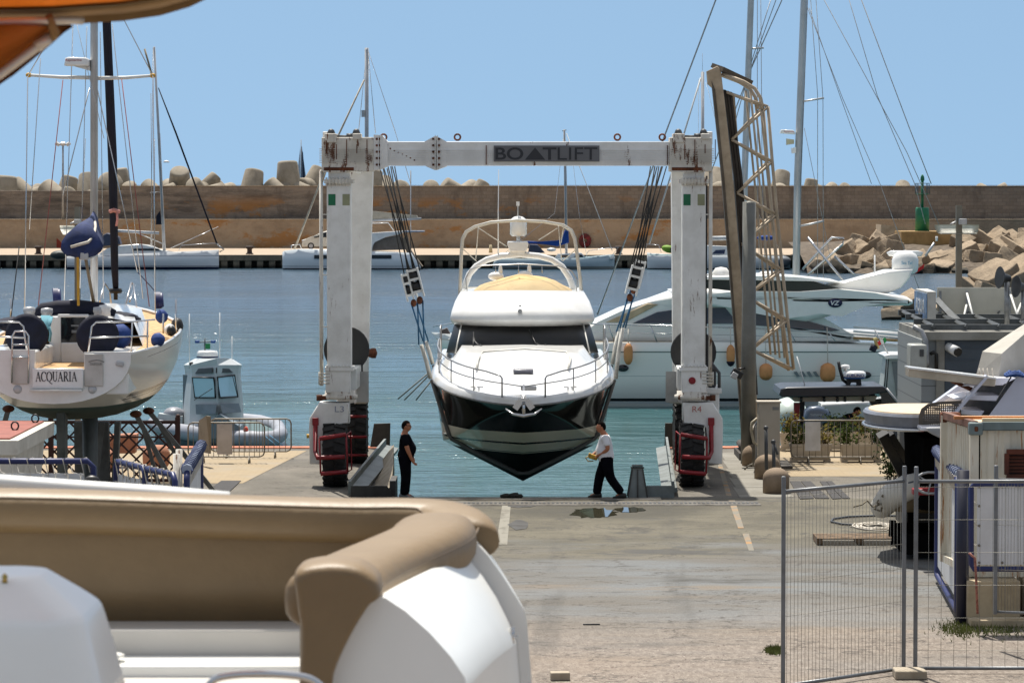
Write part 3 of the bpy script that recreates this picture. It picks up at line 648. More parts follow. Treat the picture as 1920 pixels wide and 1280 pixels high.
m = MB(); m.box(fx(1326), fx(1350), YF + .1, YF + 1.6, fz(872), fz(738), .03); m.box(fx(1323), fx(1354), YF + .05, YF + 1.7, fz(738), fz(728), .02); eb = m.build('engine_housing', WPAINT, lift)
m = MB(); m.tube([(fx(1334), YF + .2, fz(680)), (fx(1350), YF + .2, fz(700)), (fx(1350), YF + .2, fz(728))], .04, 6); m.box(fx(1330), fx(1345), YF + .3, YF + 1, fz(728), fz(690), .05); m.build('control_post', DGREY, eb)
m = MB(); m.cyl((fx(1297), YF - .33, fz(712)), (fx(1297), YF - .29, fz(712)), .085, seg=16); m.cyl((fx(1297), YF - .36, fz(712)), (fx(1297), YF - .32, fz(712)), .05, seg=12); m.build('red_light', RED, lift)
m = MB(); m.cyl((fx(575), YF - .2, fz(816)), (fx(582), YF - .2, fz(816)), .05, seg=8); m.cyl((fx(1353), YF - .2, fz(818)), (fx(1346), YF - .2, fz(818)), .05, seg=8); m.build('grease_cap', YELLOW, lift)
m = MB(); m.lathe([(.09, 0), (.13, .1), (.13, .2), (.01, .24)], P(690, 662, 89), (1, 0, 0), 10); m.build('horn', RUSTM, lift)
# hoist ropes, pulley blocks, straps and slings
def hoist(tops, blk, tilt, strap_end, s, Y):
    B = P(*blk, Y)
    for i, (tx, ty) in enumerate(tops):
        m = MB()
        for d in (-.05, .05): m.tube([P(tx, ty, Y) + Vector((d, .1 * i, 0)), B + Vector((d * 1.4 + (i - .5) * .1, .05 * i, .25))], .016, 5)
        m.build('hoist_rope', ROPED, lift)
    rot = Euler((0, R(tilt), 0)).to_matrix()
    m = MB()
    for d in (-.13, .13): m.obox(B + rot @ Vector((d, 0, -.05)), (.035, .34, .72), rot, .01)
    for d in (-.26, .05, .27): m.obox(B + rot @ Vector((0, -.12, d)), (.3, .05, .06), rot)
    pb_ = m.build('pulley_block', WPAINT, lift)
    m = MB()
    for dz in (.14, -.14): m.lathe([(.15, -.1), (.13, 0), (.15, .1)], B + rot @ Vector((0, 0, dz)), rot @ Vector((1, 0, 0)), 14)
    m.build('sheave', BLACK, pb_)
    m = MB(); m.ball(B + rot @ Vector((0, 0, -.48)), (.08, .08, .1)); m.build('shackle', RUSTM, pb_)
    E = P(*strap_end, Y); m = MB()
    for d in (-.06, .07): m.tube([B + rot @ Vector((d, 0, -.5)), E + Vector((d, 0, 0))], .04, 6, flat=.5)
    m.build('lifting_strap', mat('strap_blue', S(26, 92, 132), .7, var=.2), lift)
    return E
SL = mat('sling_white', L(.62, .6, .54), .8, var=.15, vs=5)
Yh1, Yh2 = 84.2, 88.6
hulls = []
E1 = hoist([(716, 316), (731, 312)], (778, 527), -14, (790, 646), -1, Yh1); E2 = hoist([(722, 316), (736, 312)], (767, 534), -14, (798, 640), -1, Yh2)
E3 = hoist([(1236, 312), (1224, 312)], (1190, 522), 14, (1167, 615), 1, Yh1); E4 = hoist([(1246, 312), (1232, 312)], (1196, 510), 14, (1160, 622), 1, Yh2)
# ================================================================ LIFTED MOTOR BOAT
xc = .27; Yb = 80.0; LB = 13.0
boat = thing('motor_boat', 'dark hulled flybridge motor boat hanging bow first in the lift slings', 'motor boat', (xc, 86, -.15))
def interp(x, pts):
    if x <= pts[0][0]: return pts[0][1]
    for (a, va), (b, vb) in zip(pts, pts[1:]):
        if x <= b: return va + (vb - va) * (x - a) / (b - a)
    return pts[-1][1]
def bs(t): return 2.24 * (1 - (1 - min(max(t, 0), 1)) ** 2.2) ** .62 if t < 1 else 2.24 - .02 * (t - 1)
def zs(t): return 2.12 + .45 * min(t, 1) + .04 * max(t - 1, 0)
def zk(t): return interp(t, [(0, 1.98), (.08, 1.8), (.24, 1.40), (.5, .70), (.75, .2), (1, -.12), (1.3, -.2), (2.4, -.05)])
ts = [0.0, .008, .025, .05, .09, .14, .2, .27, .36, .46, .58, .7, .84, 1, 1.3, 1.7, 2.1, 2.36]
rings = []
for t in ts:
    B_, k0, s0 = bs(t), zk(t), zs(t); cf = .37; bc = B_ * interp(t, [(0, .42), (.3, .62), (1, .865)])
    half = []
    for q in (0, .12, .24, .37, .375, .45, .55, .65, .75, .85, .93, 1):
        if q <= cf: b_ = bc * q / cf
        else: b_ = bc + .03 * min(1, (q - cf) / .005) + (B_ - bc - .03) * ((q - cf) / (1 - cf)) ** interp(t, [(0, 1.35), (1, 1.0)])
        half.append((b_, k0 + (s0 - k0) * q))
    Y = Yb + 5.5 * t
    rings.append([Vector((xc - b_, Y, z)) for b_, z in half[::-1]] + [Vector((xc + b_, Y, z)) for b_, z in half[1:]])
hm = shader('hull_bands')
ex = lambda z, a, b_: hm.math('MULTIPLY', hm.math('GREATER_THAN', z, a), hm.math('LESS_THAN', z, b_))
dk = L(.010, .0085, .0075); bei = L(.80, .68, .52)
cc = hm.mix(ex(hm.z, .78, 1.37), dk, bei); cc = hm.mix(ex(hm.z, 1.04, 1.09), cc, dk); cc = hm.mix(hm.math('LESS_THAN', hm.z, .78), cc, L(.006, .006, .006)); cc = hm.mix(ex(hm.z, .80, .82), cc, L(.12, .1, .08)); hm.col(cc)
hm.b.inputs['Specular IOR Level'].default_value = .10
hm.K.new(hm.ramp(hm.z, .76, .8, .65, .1), hm.b.inputs['Roughness'])
m = MB(); m.loft(rings, ring_closed=False); m.face([p for p in rings[-1]])
hl = m.build('hull', hm.m, boat)
# rub rail
m = MB(); pts = [rings[i][0] + Vector((-.012, 0, -.02)) for i in range(len(ts) - 1, -1, -1)] + [rings[i][-1] + Vector((.012, 0, -.02)) for i in range(1, len(ts))]
m.tube(pts, .03, 6); m.build('rub_rail', mat('rail_grey', L(.25), .3, .6), boat)
# deck
dr_ = []
tsd = [0.0, .008, .025, .05, .09, .14, .2, .27, .36, .46, .58, .7, .84, 1, 1.2, 1.4, 1.5, 1.75, 2.1, 2.36]
for t in tsd:
    B_ = bs(t); h = .36 * interp(t, [(.22, 0), (.5, .25), (1, .8), (1.5, 1)]); tw = interp(t, [(.2, .35), (.6, .55), (1, .7), (1.5, .82)])
    row = []
    for u in (-1, -.985, -.95, -.9, -.85, -.8, -.7, -.6, -.4, -.2, 0, .2, .4, .6, .7, .8, .85, .9, .95, .985, 1):
        a = abs(u); z = zs(t) + interp(a, [(0, .12), (.8, .09), (.85, .10), (.9, .17), (.95, .17), (.985, .1), (1, 0)])
        e = 1 - max(0, min(1, (a - (tw - .12)) / .14)); e = e * e * (3 - 2 * e); z += h * e + .05 * e * (1 - a * a) * (t > .3)
        row.append(Vector((xc + u * B_, Yb - .06 + 5.5 * t, z)))
    dr_.append(row)
m = MB(); m.loft(dr_, ring_closed=False); m.build('deck', WHITE, boat)
m = MB(); pl = [P(x, y, Yd) for x, y, Yd in ((893, 705, 84), (897, 690, 85), (905, 680, 86.2), (985, 676, 86.8), (1062, 680, 86.2), (1070, 690, 85), (1066, 705, 84))]
def deckz(p, off=.02):
    t = (p.y - Yb) / 5.5; u = abs(p.x - xc) / max(bs(t), .01)
    h = .36 * interp(t, [(.22, 0), (.5, .25), (1, .8), (1.5, 1)]); tw = interp(t, [(.2, .35), (.6, .55), (1, .7), (1.5, .82)])
    e = 1 - max(0, min(1, (u - (tw - .12)) / .14)); e = e * e * (3 - 2 * e)
    return zs(t) + interp(u, [(0, .12), (.8, .09), (.85, .10), (.9, .17), (.95, .17), (1, 0)]) + h * e + .05 * e * (1 - u * u) + off
m.tube([Vector((p.x, p.y, deckz(p, .015))) for p in pl], .03, 5); m.build('grab_rail', mat('offwhite', L(.55, .54, .5), .5), boat)
# hatch
Yh = 83.4; zc = deckz(Vector((xc, Yh, 0))); m = MB(); m.box(xc - .24, xc + .24, Yh - .35, Yh + .35, zc - .04, zc + .04, .02); m.build('deck_hatch', mat('hatch_grey', S(112, 112, 122), .25), boat)
# cleats
for px, py in ((894, 735), (1069, 734)):
    p = P(px, py, 81.6); p.z = deckz(p, 0); m = MB(); m.tube([p + Vector((-.15, 0, .09)), p + Vector((.15, 0, .09))], .02, 6)
    for d in (-.05, .05): m.cyl(p + Vector((d, 0, -.02)), p + Vector((d, 0, .09)), .018, seg=6)
    m.build('cleat', STEEL, boat)
# anchor and bow roller
m = MB(); za = zs(0) + .12
m.box(xc - .06, xc + .06, Yb - .32, Yb + .5, za - .03, za + .05); m.bar((xc, Yb + .2, za + .3), (xc, Yb - .3, za - .1), .05, .1); m.box(xc - .07, xc + .3, Yb + .1, Yb + .45, za + .2, za + .3, .02)
m.tube([(xc - .42, Yb - .22, za - .2), (xc - .25, Yb - .3, za - .32), (xc, Yb - .33, za - .36), (xc + .25, Yb - .3, za - .32), (xc + .42, Yb - .22, za - .2)], [.015, .035, .05, .035, .015], 6); m.tube([(xc, Yb - .33, za - .36), (xc, Yb - .2, za + .1)], .04, 6)
m.obox((xc - .13, Yb - .2, za - .1), (.14, .1, .25), (0, R(35), 0)); m.obox((xc + .13, Yb - .2, za - .1), (.14, .1, .25), (0, R(-35), 0)); m.build('anchor', STEEL, boat)
# bow rails
RAIL = mat('rail_steel', L(.4), .3, .8, var=.05)
for s in (-1, 1):
    def rp(t, hh_): 
        return Vector((xc + s * bs(t) * .94, Yb + 5.5 * t, zs(t) + .16 + hh_))
    m = MB(); top = [rp(t, interp(t, [(0, .52), (1.6, .6)])) for t in (.035, .05, .08, .12, .18, .26, .36, .5, .7, .9, 1.15, 1.3)]
    pts = [Vector((xc + s * .50, Yb + .15, zs(0) + .16)), Vector((xc + s * .50, Yb + .15, zs(0) + .6)), Vector((xc + s * .54, Yb + .16, zs(0) + .66)), Vector((xc + s * .62, Yb + .2, zs(0) + .68))] + top[3:] + [rp(1.42, .55), rp(1.47, .4), rp(1.47, 0)]
    m.tube(pts, .02, 6)
    m.tube([Vector((xc + s * .02, Yb + .02, zs(0) + .42))] + [rp(t, interp(t, [(0, .3), (1.6, .32)])) for t in (.05, .08, .12, .18, .26, .36, .5, .7, .9, 1.15, 1.44)], .015, 5)
    for t in (.2, .44, .75, 1.05, 1.3): m.tube([rp(t, 0), rp(t, interp(t, [(0, .52), (1.6, .6)]))], .016, 5)
    m.tube([rp(1.5, 0), rp(1.5, .75), rp(1.54, .85), rp(1.62, .85), rp(1.66, .75), rp(1.66, 0)], .02, 6)
    m.build('bow_rail', RAIL, boat)
# cabin, windscreen
us = [-1, -.97, -.9, -.8, -.65, -.45, -.2, 0, .2, .45, .65, .8, .9, .97, 1]
def wrow(hw, y0, z, back, n=4): return [Vector((xc + u * hw, y0 + back * abs(u) ** n, z + .04 * (1 - u * u))) for u in us]
SCR = mat('screen_cover', L(.012, .0125, .0135), .45, var=.15, vs=1.5)
m = MB(); m.loft([[Vector((xc - 2.0, 93.6, 2.86))] + wrow(1.97, 88.0, 2.86, 1.6) + [Vector((xc + 2.0, 93.6, 2.86))], [Vector((xc - 1.75, 93.6, 3.7))] + wrow(1.74, 89.5, 3.66, 1.4) + [Vector((xc + 1.75, 93.6, 3.7))]], ring_closed=True, caps=True)
ws = m.build('windscreen', SCR, boat, label='windscreen under a dark cover')
for s in (-1, 1): MB().tube([Vector((xc + s * 1.72, 88.62, 2.9)), Vector((xc + s * 1.56, 89.95, 3.66))], .022, 5).build('screen_frame', mat('offwhite', L(.55), .5), ws)
for px, d in ((888, 26), (998, 38)):
    m = MB(); m.tube([P(px + d, 661, 88.0), P(px + 2, 640, 88.6), P(px, 622, 89.0)], .014, 5); m.tube([P(px - 1, 655, 88.2), P(px, 622, 88.9)] if d < 30 else [P(px + 12, 655, 88.1), P(px - 6, 618, 88.9)], .014, 5); m.tube([P(px + d + 4, 661, 87.9), P(px + d - 14, 646, 88.3)], .02, 5)
    m.build('wiper', BLACK, boat)
# flybridge
def plan(hw, yf, yb, z, n=2.6, dz=0): return [Vector((xc + u * hw, yf + (1.3) * abs(u) ** n, z + dz * (1 - u * u))) for u in us] + [Vector((xc + hw, yb, z)), Vector((xc - hw, yb, z))]
m = MB(); m.loft([plan(1.80, 89.0, 95, 3.56), plan(1.86, 88.8, 95, 3.66), plan(1.88, 88.75, 95, 3.72, dz=.04), plan(1.84, 88.95, 95, 3.92, dz=.05), plan(1.76, 89.3, 95, 4.15, dz=.06), plan(1.64, 89.8, 95, 4.36, dz=.07), plan(1.58, 90.0, 95, 4.4, dz=.06), plan(1.5, 90.15, 95, 4.36, dz=.06)])
fb = m.build('flybridge', WHITE, boat)
m = MB(); p = P(975, 583, 88.9); m.cyl(p + Vector((0, -.14, 0)), p + Vector((0, .1, 0)), .055, seg=10); m.cyl(P(975, 573, 88.9) + Vector((0, -.06, 0)), P(975, 573, 88.9) + Vector((0, .1, 0)), .035, seg=8); m.build('horn', GALV, fb)
ACR = mat('clear_acrylic', L(.75, .8, .78), .05, var=0, alpha=.22)
def arc(hw, yf, z, n=2.6): return [Vector((xc + u * hw, yf + 1.3 * abs(u) ** n, z)) for u in us] + [Vector((xc + hw, yf + 2.2, z))]
m = MB(); m.loft([arc(1.56, 90.05, 4.42), arc(1.6, 90.0, 4.72)], ring_closed=False); m.build('wind_deflector', ACR, boat)
def bump_c(v): return Vector((v.x, v.y, v.z * (1 + .18 * noise.noise(v * 2.2)) + .12 * max(0, 1 - 2.2 * (v.x - .12) ** 2 * 4) * max(v.z, 0)))
m = MB(); m.ball((xc + .02, 92.0, 4.25), (1.36, 1.5, .5), seg=28, fn=bump_c); m.build('canvas_cover', BEIGEC, boat)
for px, py in ((930, 518), (984, 516)):
    m = MB(); c0 = P(px, py, 93.2); m.ball(c0, (.22, .15, .12)); m.ball(c0 + Vector((.12, 0, .13)), (.06, .05, .18)); m.build('helm_seat', WHITE, boat)
m = MB(); m.tube([P(x, y, 91.2 if y > 530 else 91.4) for x, y in ((876, 548), (873, 522), (882, 505), (905, 498), (980, 495), (1050, 499), (1072, 508), (1083, 525), (1081, 548))], .018, 5)
for x in (929, 972, 1016): m.tube([P(x, 497, 91.4), P(x + .5, 512, 91.4)], .014, 5)
m.build('screen_rail', RAIL, boat)
m = MB(); m.tube([P(x, y, 93.8) for x, y in ((869, 556), (872, 535), (880, 514), (893, 499), (913, 487), (940, 480), (975, 477), (1010, 480), (1035, 487), (1054, 500), (1067, 520), (1075, 540), (1079, 556))], .085, 10); m.build('radar_arch', WHITE, boat)
for Y, off in ((92.2, 0), (93.0, 2.5)):
    m = MB(); m.tube([P(x + (off if x < 970 else -off), y + off * .6, Y) for x, y in ((861, 553), (862, 520), (864, 470), (866, 447), (873, 434), (890, 424), (920, 416), (970, 412.5), (1020, 415), (1056, 421), (1072, 431), (1079, 446), (1084, 480), (1089, 520), (1091, 548))], .03, 7); m.build('bimini_frame', mat('frame_cream', L(.62, .6, .54), .4), boat)
for a, b in (((897, 425), (892, 486)), ((1047, 424), (1053, 488)), ((1057, 424), (1052, 455)), ((866, 465), (893, 489)), ((1082, 466), (1055, 489)), ((898, 428), (950, 462)), ((1045, 428), (1010, 450))): MB().tube([P(*a, 92.6), P(*b, 93.6)], .014, 5).build('bimini_strut', mat('frame_cream', L(.62), .4), boat)
m = MB(); c0 = P(970, 475, 93.8); m.prism([P(952, 453, 93.5), P(989, 453, 93.5), P(991, 458, 93.5), P(987, 472, 93.5), P(956, 472, 93.5), P(951, 458, 93.5)], (0, .6, 0), .03); m.box(c0.x - .2, c0.x + .2, 93.65, 93.95, c0.z - .05, c0.z + .08); m.build('radar', WHITE, boat)
m = MB(); c0 = P(972, 443, 93.8); kk = 93.8 / F; m.lathe([(.01, 0), (12 * kk, 0), (16 * kk, 4 * kk), (15.5 * kk, 28 * kk), (13 * kk, 33 * kk), (8 * kk, 36.5 * kk), (.01, 38 * kk)], c0, seg=20); m.cyl(c0 - Vector((0, 0, .2)), c0, .05, seg=8); m.build('satellite_dome', WHITE, boat)
m = MB(); m.tube([P(971, 408, 93.8), P(971, 385, 93.8)], .012, 5); m.box(PX(968, 93.8), PX(974, 93.8), 93.76, 93.84, PZ(386, 93.8), PZ(378, 93.8)); m.build('antenna', WHITE, boat)
m = MB(); m.tube([P(934, 479, 93.8), P(934, 400, 93.8), P(935, 318, 93.8)], [.022, .016, .01], 5); m.build('antenna', WHITE, boat)
# slings: from strap ends along the sleeves round the hull
def hull_pt(t, q, s):
    B_, k0, s0 = bs(t), zk(t), zs(t); bc = B_ * interp(t, [(0, .42), (.3, .62), (1, .865)]); cf = .37
    b_ = bc * q / cf if q <= cf else bc + .03 + (B_ - bc - .03) * (q - cf) / (1 - cf)
    return Vector((xc + s * (b_ + .04), Yb + 5.5 * t, k0 + (s0 - k0) * q - (.04 if q < .37 else 0)))
for t, EL, ER in (((Yh1 - Yb) / 5.5, E1, E3), ((Yh2 - Yb) / 5.5, E2, E4)):
    for s, E_ in ((-1, EL), (1, ER)):
        top = hull_pt(t, 1.0, s); m = MB(); m.tube([E_, (E_ + top) / 2, top + Vector((s * .03, 0, .02))], .1, 8, flat=.5); m.build('sling_sleeve', SL, lift)
    m = MB(); m.tube([hull_pt(t, q, -1) for q in (1, .8, .6, .42, .37, .25, .12, .02)] + [hull_pt(t, q, 1) for q in (.02, .12, .25, .37, .42, .6, .8, 1)], .05, 6); m.build('sling', mat('sling_dark', L(.16, .15, .135), .7), lift)
# ================================================================ PEOPLE
SKIN = mat('skin_tan', S(172, 112, 80), .55, var=.08); HAIR = mat('hair_dark', L(.008, .006, .005), 1, spec=.05)
def skin(verts, edges, name, mt, parent, levels=2, extra=None, root=0):
    me = bpy.data.meshes.new(name); me.from_pydata([Vector(v[0]) for v in verts], edges, []); me.update()
    o = bpy.data.objects.new('tmp', me); COL.objects.link(o); o.modifiers.new('s', 'SKIN'); sb = o.modifiers.new('u', 'SUBSURF'); sb.levels = levels; sb.render_levels = levels
    if not me.skin_vertices: 
        bpy.context.view_layer.objects.active = o
    for v, sv_ in zip(verts, me.skin_vertices[0].data):
        r = v[1]; sv_.radius = (r, r) if not isinstance(r, tuple) else r; sv_.use_root = False
    me.skin_vertices[0].data[root].use_root = True
    bpy.context.view_layer.update()
    ev = o.evaluated_get(bpy.context.evaluated_depsgraph_get()); m2 = bpy.data.meshes.new_from_object(ev); bpy.data.objects.remove(o)
    m = MB(); m.bm.from_mesh(m2)
    for f in m.bm.faces: f.smooth = True
    if extra: extra(m)
    return m.build(name, mt, parent)
def person(label, base, face, J, top, bottom, shoes, shirt_z=.86, hairlen=0, glasses=False, curl=1.2, headnod=0, hat=None):
    """J: joints in (forward, left, up) metres; face: world angle of forward"""
    c, s_ = math.cos(face), math.sin(face); B0 = Vector(base)
    W = lambda p: B0 + Vector((p[0] * c - p[1] * s_, p[0] * s_ + p[1] * c, p[2]))
    t = thing('person', label, 'person', base)
    V = [(W(J['pelvis']), .13), (W(J['waist']), .13), (W(J['chest']), (.155, .15)), (W(J['neck0']), .085), (W(J['neck1']), .07), (W(J['head']), .07)]
    Ed = [(0, 1), (1, 2), (2, 3), (3, 4), (4, 5)]
    def add(p, r, a): V.append((W(p), r)); Ed.append((a, len(V) - 1)); return len(V) - 1
    for q in ('L', 'R'):
        i = add(J['sho' + q], .072, 2); i = add(J['elb' + q], .054, i); i = add(J['wri' + q], .036, i)
        hd = Vector(J['hand' + q]); wr = Vector(J['wri' + q]); i = add(hd, (.034, .022), i)
        d = (hd - wr).normalized(); sd = Vector((0, 1 if q == 'L' else -1, 0)); nr = d.cross(sd).normalized() * (1 if q == 'L' else -1); lat = d.cross(nr)
        for kf, (off, ln) in enumerate(((-.03, .07), (-.01, .082), (.01, .078), (.03, .06))):
            p1 = hd + lat * off + d * .03; p2 = p1 + d * ln * .5 + nr * .012 * curl; p3 = p2 + d * ln * .35 + nr * .03 * curl
            j = add(p1, .0095, i); j = add(p2, .0088, j); add(p3, .0075, j)
        p1 = hd - lat * .035 - d * .02; p2 = p1 - lat * .02 + d * .035; j = add(p1, .011, i); add(p2, .009, j)
        i = add(J['hip' + q], .09, 0); i = add(J['kne' + q], .058, i); i = add(J['ank' + q], .04, i); add(J['toe' + q], .03, i)
    hp = Vector(J['head']) + Vector((.015, 0, .04))
    def head_shape(v):
        x, y, z = v; r = Vector((x * .102, y * .078, z * .122))
        if x > .2: r.x += .022 * math.exp(-((z + .1) ** 2) / .02 - (y * y) / .03)          # nose
        if x > 0 and z < -.35: r.x += .012; r.y *= .86                                      # chin
        if x > .5 and abs(z - .12) < .12 and .25 < abs(y) < .6: r.x -= .008                 # eye sockets
        if x > .4 and abs(z + .42) < .08 and abs(y) < .4: r.x += .006
        return r
    rot = Matrix.Rotation(face, 3, 'Z') @ Matrix.Rotation(headnod, 3, 'Y')
    def ex_(m):
        q = bmesh.ops.create_uvsphere(m.bm, u_segments=28, v_segments=20, radius=1)
        for v in q['verts']: v.co = W(hp) + rot @ head_shape(v.co)
        for f in {f for v in q['verts'] for f in v.link_faces}: f.smooth = True
        for sd in (-1, 1): m.ball(W(hp) + rot @ Vector((-.012, sd * .08, -.005)), (.022, .012, .034), (0, 0, face), 8)
    skin(V, Ed, 'body', SKIN, t, 2, ex_)
    def hair_shape(v):
        r = head_shape(v) * 1.09
        if v.x > .25 and v.z < .45: r *= .8
        if v.z < -.15 - hairlen and v.x > -.5: r *= .8
        if v.z < -.5: r *= .8
        return r
    m = MB(); q = bmesh.ops.create_uvsphere(m.bm, u_segments=20, v_segments=14, radius=1)
    for v in q['verts']: v.co = W(hp) + rot @ (hair_shape(v.co) + Vector((-.004, 0, .006)))
    for f in m.bm.faces: f.smooth = True
    m.build('hair' if hat is None else 'hood', HAIR if hat is None else hat, t)
    if glasses:
        m = MB()
        for sd in (-1, 1): m.obox(W(hp) + rot @ Vector((.092, sd * .034, .022)), (.014, .052, .036), rot, .005); m.bar(W(hp) + rot @ Vector((.09, sd * .06, .03)), W(hp) + rot @ Vector((-.01, sd * .084, .02)), .006, .012)
        m.build('sunglasses', BLACK, t)
    # shirt
    lerp = lambda a, b, f_: Vector(J[a]) * (1 - f_) + Vector(J[b]) * f_
    V2 = [(W(lerp('pelvis', 'waist', -.55)), .19), (W(lerp('pelvis', 'waist', .3)), .205), (W(J['waist']), .20), (W(lerp('waist', 'chest', .55)), (.205, .195)), (W(J['chest']), (.195, .18)), (W(lerp('chest', 'neck0', .8)), .092)]; E2_ = [(0, 1), (1, 2), (2, 3), (3, 4), (4, 5)]
    if 'belly' in J: V2[2] = (W(Vector(J['waist']) + Vector((.045, 0, .03))), .235); 
    for q in ('L', 'R'):
        V2.append((W(J['sho' + q]), .098)); E2_.append((4, len(V2) - 1)); V2.append((W(lerp('sho' + q, 'elb' + q, .5)), .086)); E2_.append((len(V2) - 2, len(V2) - 1)); V2.append((W(lerp('sho' + q, 'elb' + q, .74)), .084)); E2_.append((len(V2) - 2, len(V2) - 1))
    skin(V2, E2_, 'shirt', top, t, 2, root=4)
    V3 = [(W(Vector(J['pelvis']) + Vector((0, 0, .16))), .185), (W(J['pelvis']), .20)]; E3_ = [(0, 1)]
    for q in ('L', 'R'):
        a = 1
        for p, r in ((lerp('hip' + q, 'kne' + q, .12), .148), (lerp('hip' + q, 'kne' + q, .55), .135), (Vector(J['kne' + q]), .118), (lerp('kne' + q, 'ank' + q, .45), .11), (lerp('kne' + q, 'ank' + q, 1.06), .105)):
            V3.append((W(p), r)); E3_.append((a, len(V3) - 1)); a = len(V3) - 1
    skin(V3, E3_, 'trousers', bottom, t, 2, root=1)
    for q in ('L', 'R'):
        an, to = Vector(J['ank' + q]), Vector(J['toe' + q]); d = (to - an); d.z = 0; d.normalize(); m = MB()
        rg = []
        for f_, hw, hh_ in ((-.12, .03, .07), (-.1, .05, .11), (-.02, .053, .13), (.06, .05, .09), (.14, .048, .05), (.19, .035, .035), (.205, .012, .02)):
            cpt = Vector((an.x, an.y, to.z - .028)) + d * f_; sdv = Vector((-d.y, d.x, 0)); rg.append([W(cpt + sdv * (hw * math.cos(R(a))) + Vector((0, 0, max(0, hh_ * (.5 + .5 * math.sin(R(a))))))) for a in range(-90, 270, 30)])
        m.loft(rg); m.build('shoe', shoes, t)
    return t, W
gz = .03
J1 = dict(pelvis=(-.02, 0, .93), waist=(.02, 0, 1.1), chest=(-.02, 0, 1.30), neck0=(-.03, 0, 1.46), neck1=(-.01, 0, 1.53), head=(.0, 0, 1.60), belly=1,
          shoL=(-.03, .18, 1.40), elbL=(.04, .23, 1.12), wriL=(.15, .2, .92), handL=(.18, .17, .83), shoR=(-.03, -.18, 1.40), elbR=(.05, -.23, 1.12), wriR=(.14, -.2, .90), handR=(.18, -.16, .82),
          hipL=(-.02, .09, .88), kneL=(.01, .1, .49), ankL=(-.02, .1, .08), toeL=(.14, .12, .03), hipR=(-.02, -.09, .88), kneR=(.0, -.1, .49), ankR=(-.04, -.1, .08), toeR=(.12, -.12, .03))
BT = mat('black_tee', L(.007, .007, .010), 1, var=.2, vs=6, bump=.4, bs=12, spec=.05); DT = mat('dark_trousers', L(.005, .005, .008), 1, var=.2, vs=6, bump=.5, bs=12, spec=.05)
person('man in black t-shirt and sunglasses standing still at the slip edge facing the lifted boat', (PX(761, 79.25, 930), 79.25, gz), 0, J1, BT, DT, mat('grey_shoes', L(.16, .18, .2), .7), glasses=True)
J2 = dict(pelvis=(.0, 0, .90), waist=(.02, 0, 1.06), chest=(.03, 0, 1.29), neck0=(.05, 0, 1.45), neck1=(.08, 0, 1.51), head=(.11, 0, 1.58), belly=1,
          shoL=(.03, .18, 1.39), elbL=(-.03, .22, 1.13), wriL=(.17, .13, 1.0), handL=(.23, .08, .96), shoR=(.03, -.18, 1.39), elbR=(.06, -.22, 1.12), wriR=(.26, -.12, 1.03), handR=(.31, -.06, 1.0),
          hipL=(.0, .09, .86), kneL=(-.08, .1, .47), ankL=(-.34, .1, .13), toeL=(-.20, .11, .035), hipR=(.0, -.09, .86), kneR=(.16, -.1, .48), ankR=(.22, -.1, .09), toeR=(.38, -.11, .035))
_, W2 = person('man in white t-shirt walking left along the slip with a remote control in his hands', (PX(1137, 79.2, 930), 79.2, gz), math.pi, J2, mat('white_tee', L(.74, .74, .77), .85, var=.06, vs=5, bump=.4, bs=10), DT, mat('black_shoes', L(.018), .6))
m = MB(); q = W2((.30, .01, .945)); m.obox(q, (.2, .16, .11), (0, R(18), 0), .02); m.obox(q + Vector((-.09, 0, .04)), (.05, .16, .1), (0, R(18), 0), .015); m.tube([q + Vector((-.1, -.07, .03)), q + Vector((-.18, -.05, -.02)), q + Vector((-.12, 0, -.1)), q + Vector((0, .02, -.1))], .012, 5); m.build('remote_control', mat('remote_yellow', S(190, 150, 40), .6, var=.3, vs=12), label='yellow and black remote control box held by the walking man', cat='remote control')
# ================================================================ SAILBOAT ON THE HARD (left)
XS = -9.27
sb = thing('sailboat', 'white sailing boat ACQUARIA propped ashore with navy sail cover and stern facing us', 'sailboat', (XS, 76, 0))
def sbb(Y): return interp(Y, [(70, 1.58), (71.5, 1.76), (73.5, 1.93), (75.5, 2.0), (77.5, 1.9), (79.5, 1.55), (81, 1.05), (82.2, .45), (82.9, .03)])
def sbs(Y): return interp(Y, [(70, 3.78), (73, 3.80), (76, 3.93), (80, 4.12), (82.9, 4.3)])
def sbk(Y): return interp(Y, [(70, 2.77), (71, 2.5), (72.5, 2.28), (75, 2.14), (78, 2.2), (80, 2.5), (81.5, 2.95), (82.4, 3.5), (82.9, 4.2)])
rings = []
for Y in (70, 70.5, 71, 71.7, 72.5, 73.5, 74.5, 75.5, 76.5, 77.5, 78.5, 79.5, 80.3, 81, 81.6, 82.2, 82.6, 82.9):
    b_, z1, z0 = sbb(Y), sbs(Y), sbk(Y); n = interp(Y, [(70, 2.15), (76, 2.3), (82.9, 1.5)])
    rings.append([Vector((XS - b_ * abs(math.cos(R(a))) ** (2 / n) * (1 if a < 90 else -1), Y + (.0 if Y > 70 else 0), z1 - (z1 - z0) * abs(math.sin(R(a))) ** (2 / n))) for a in range(0, 181, 10)])
hs = shader('sail_hull'); ab = hs.math('GREATER_THAN', hs.y, 71.5)
ex = lambda z, a, b_: hs.math('MULTIPLY', hs.math('MULTIPLY', hs.math('GREATER_THAN', z, a), hs.math('LESS_THAN', z, b_)), ab)
af = hs.mix(hs.ramp(hs.noi(1.2, 6, (.4, .4, 2)), .4, .7), L(.085, .10, .085), L(.06, .085, .08)); af = hs.mix(hs.ramp(hs.z, 2.72, 2.5), L(.05, .10, .095), af)
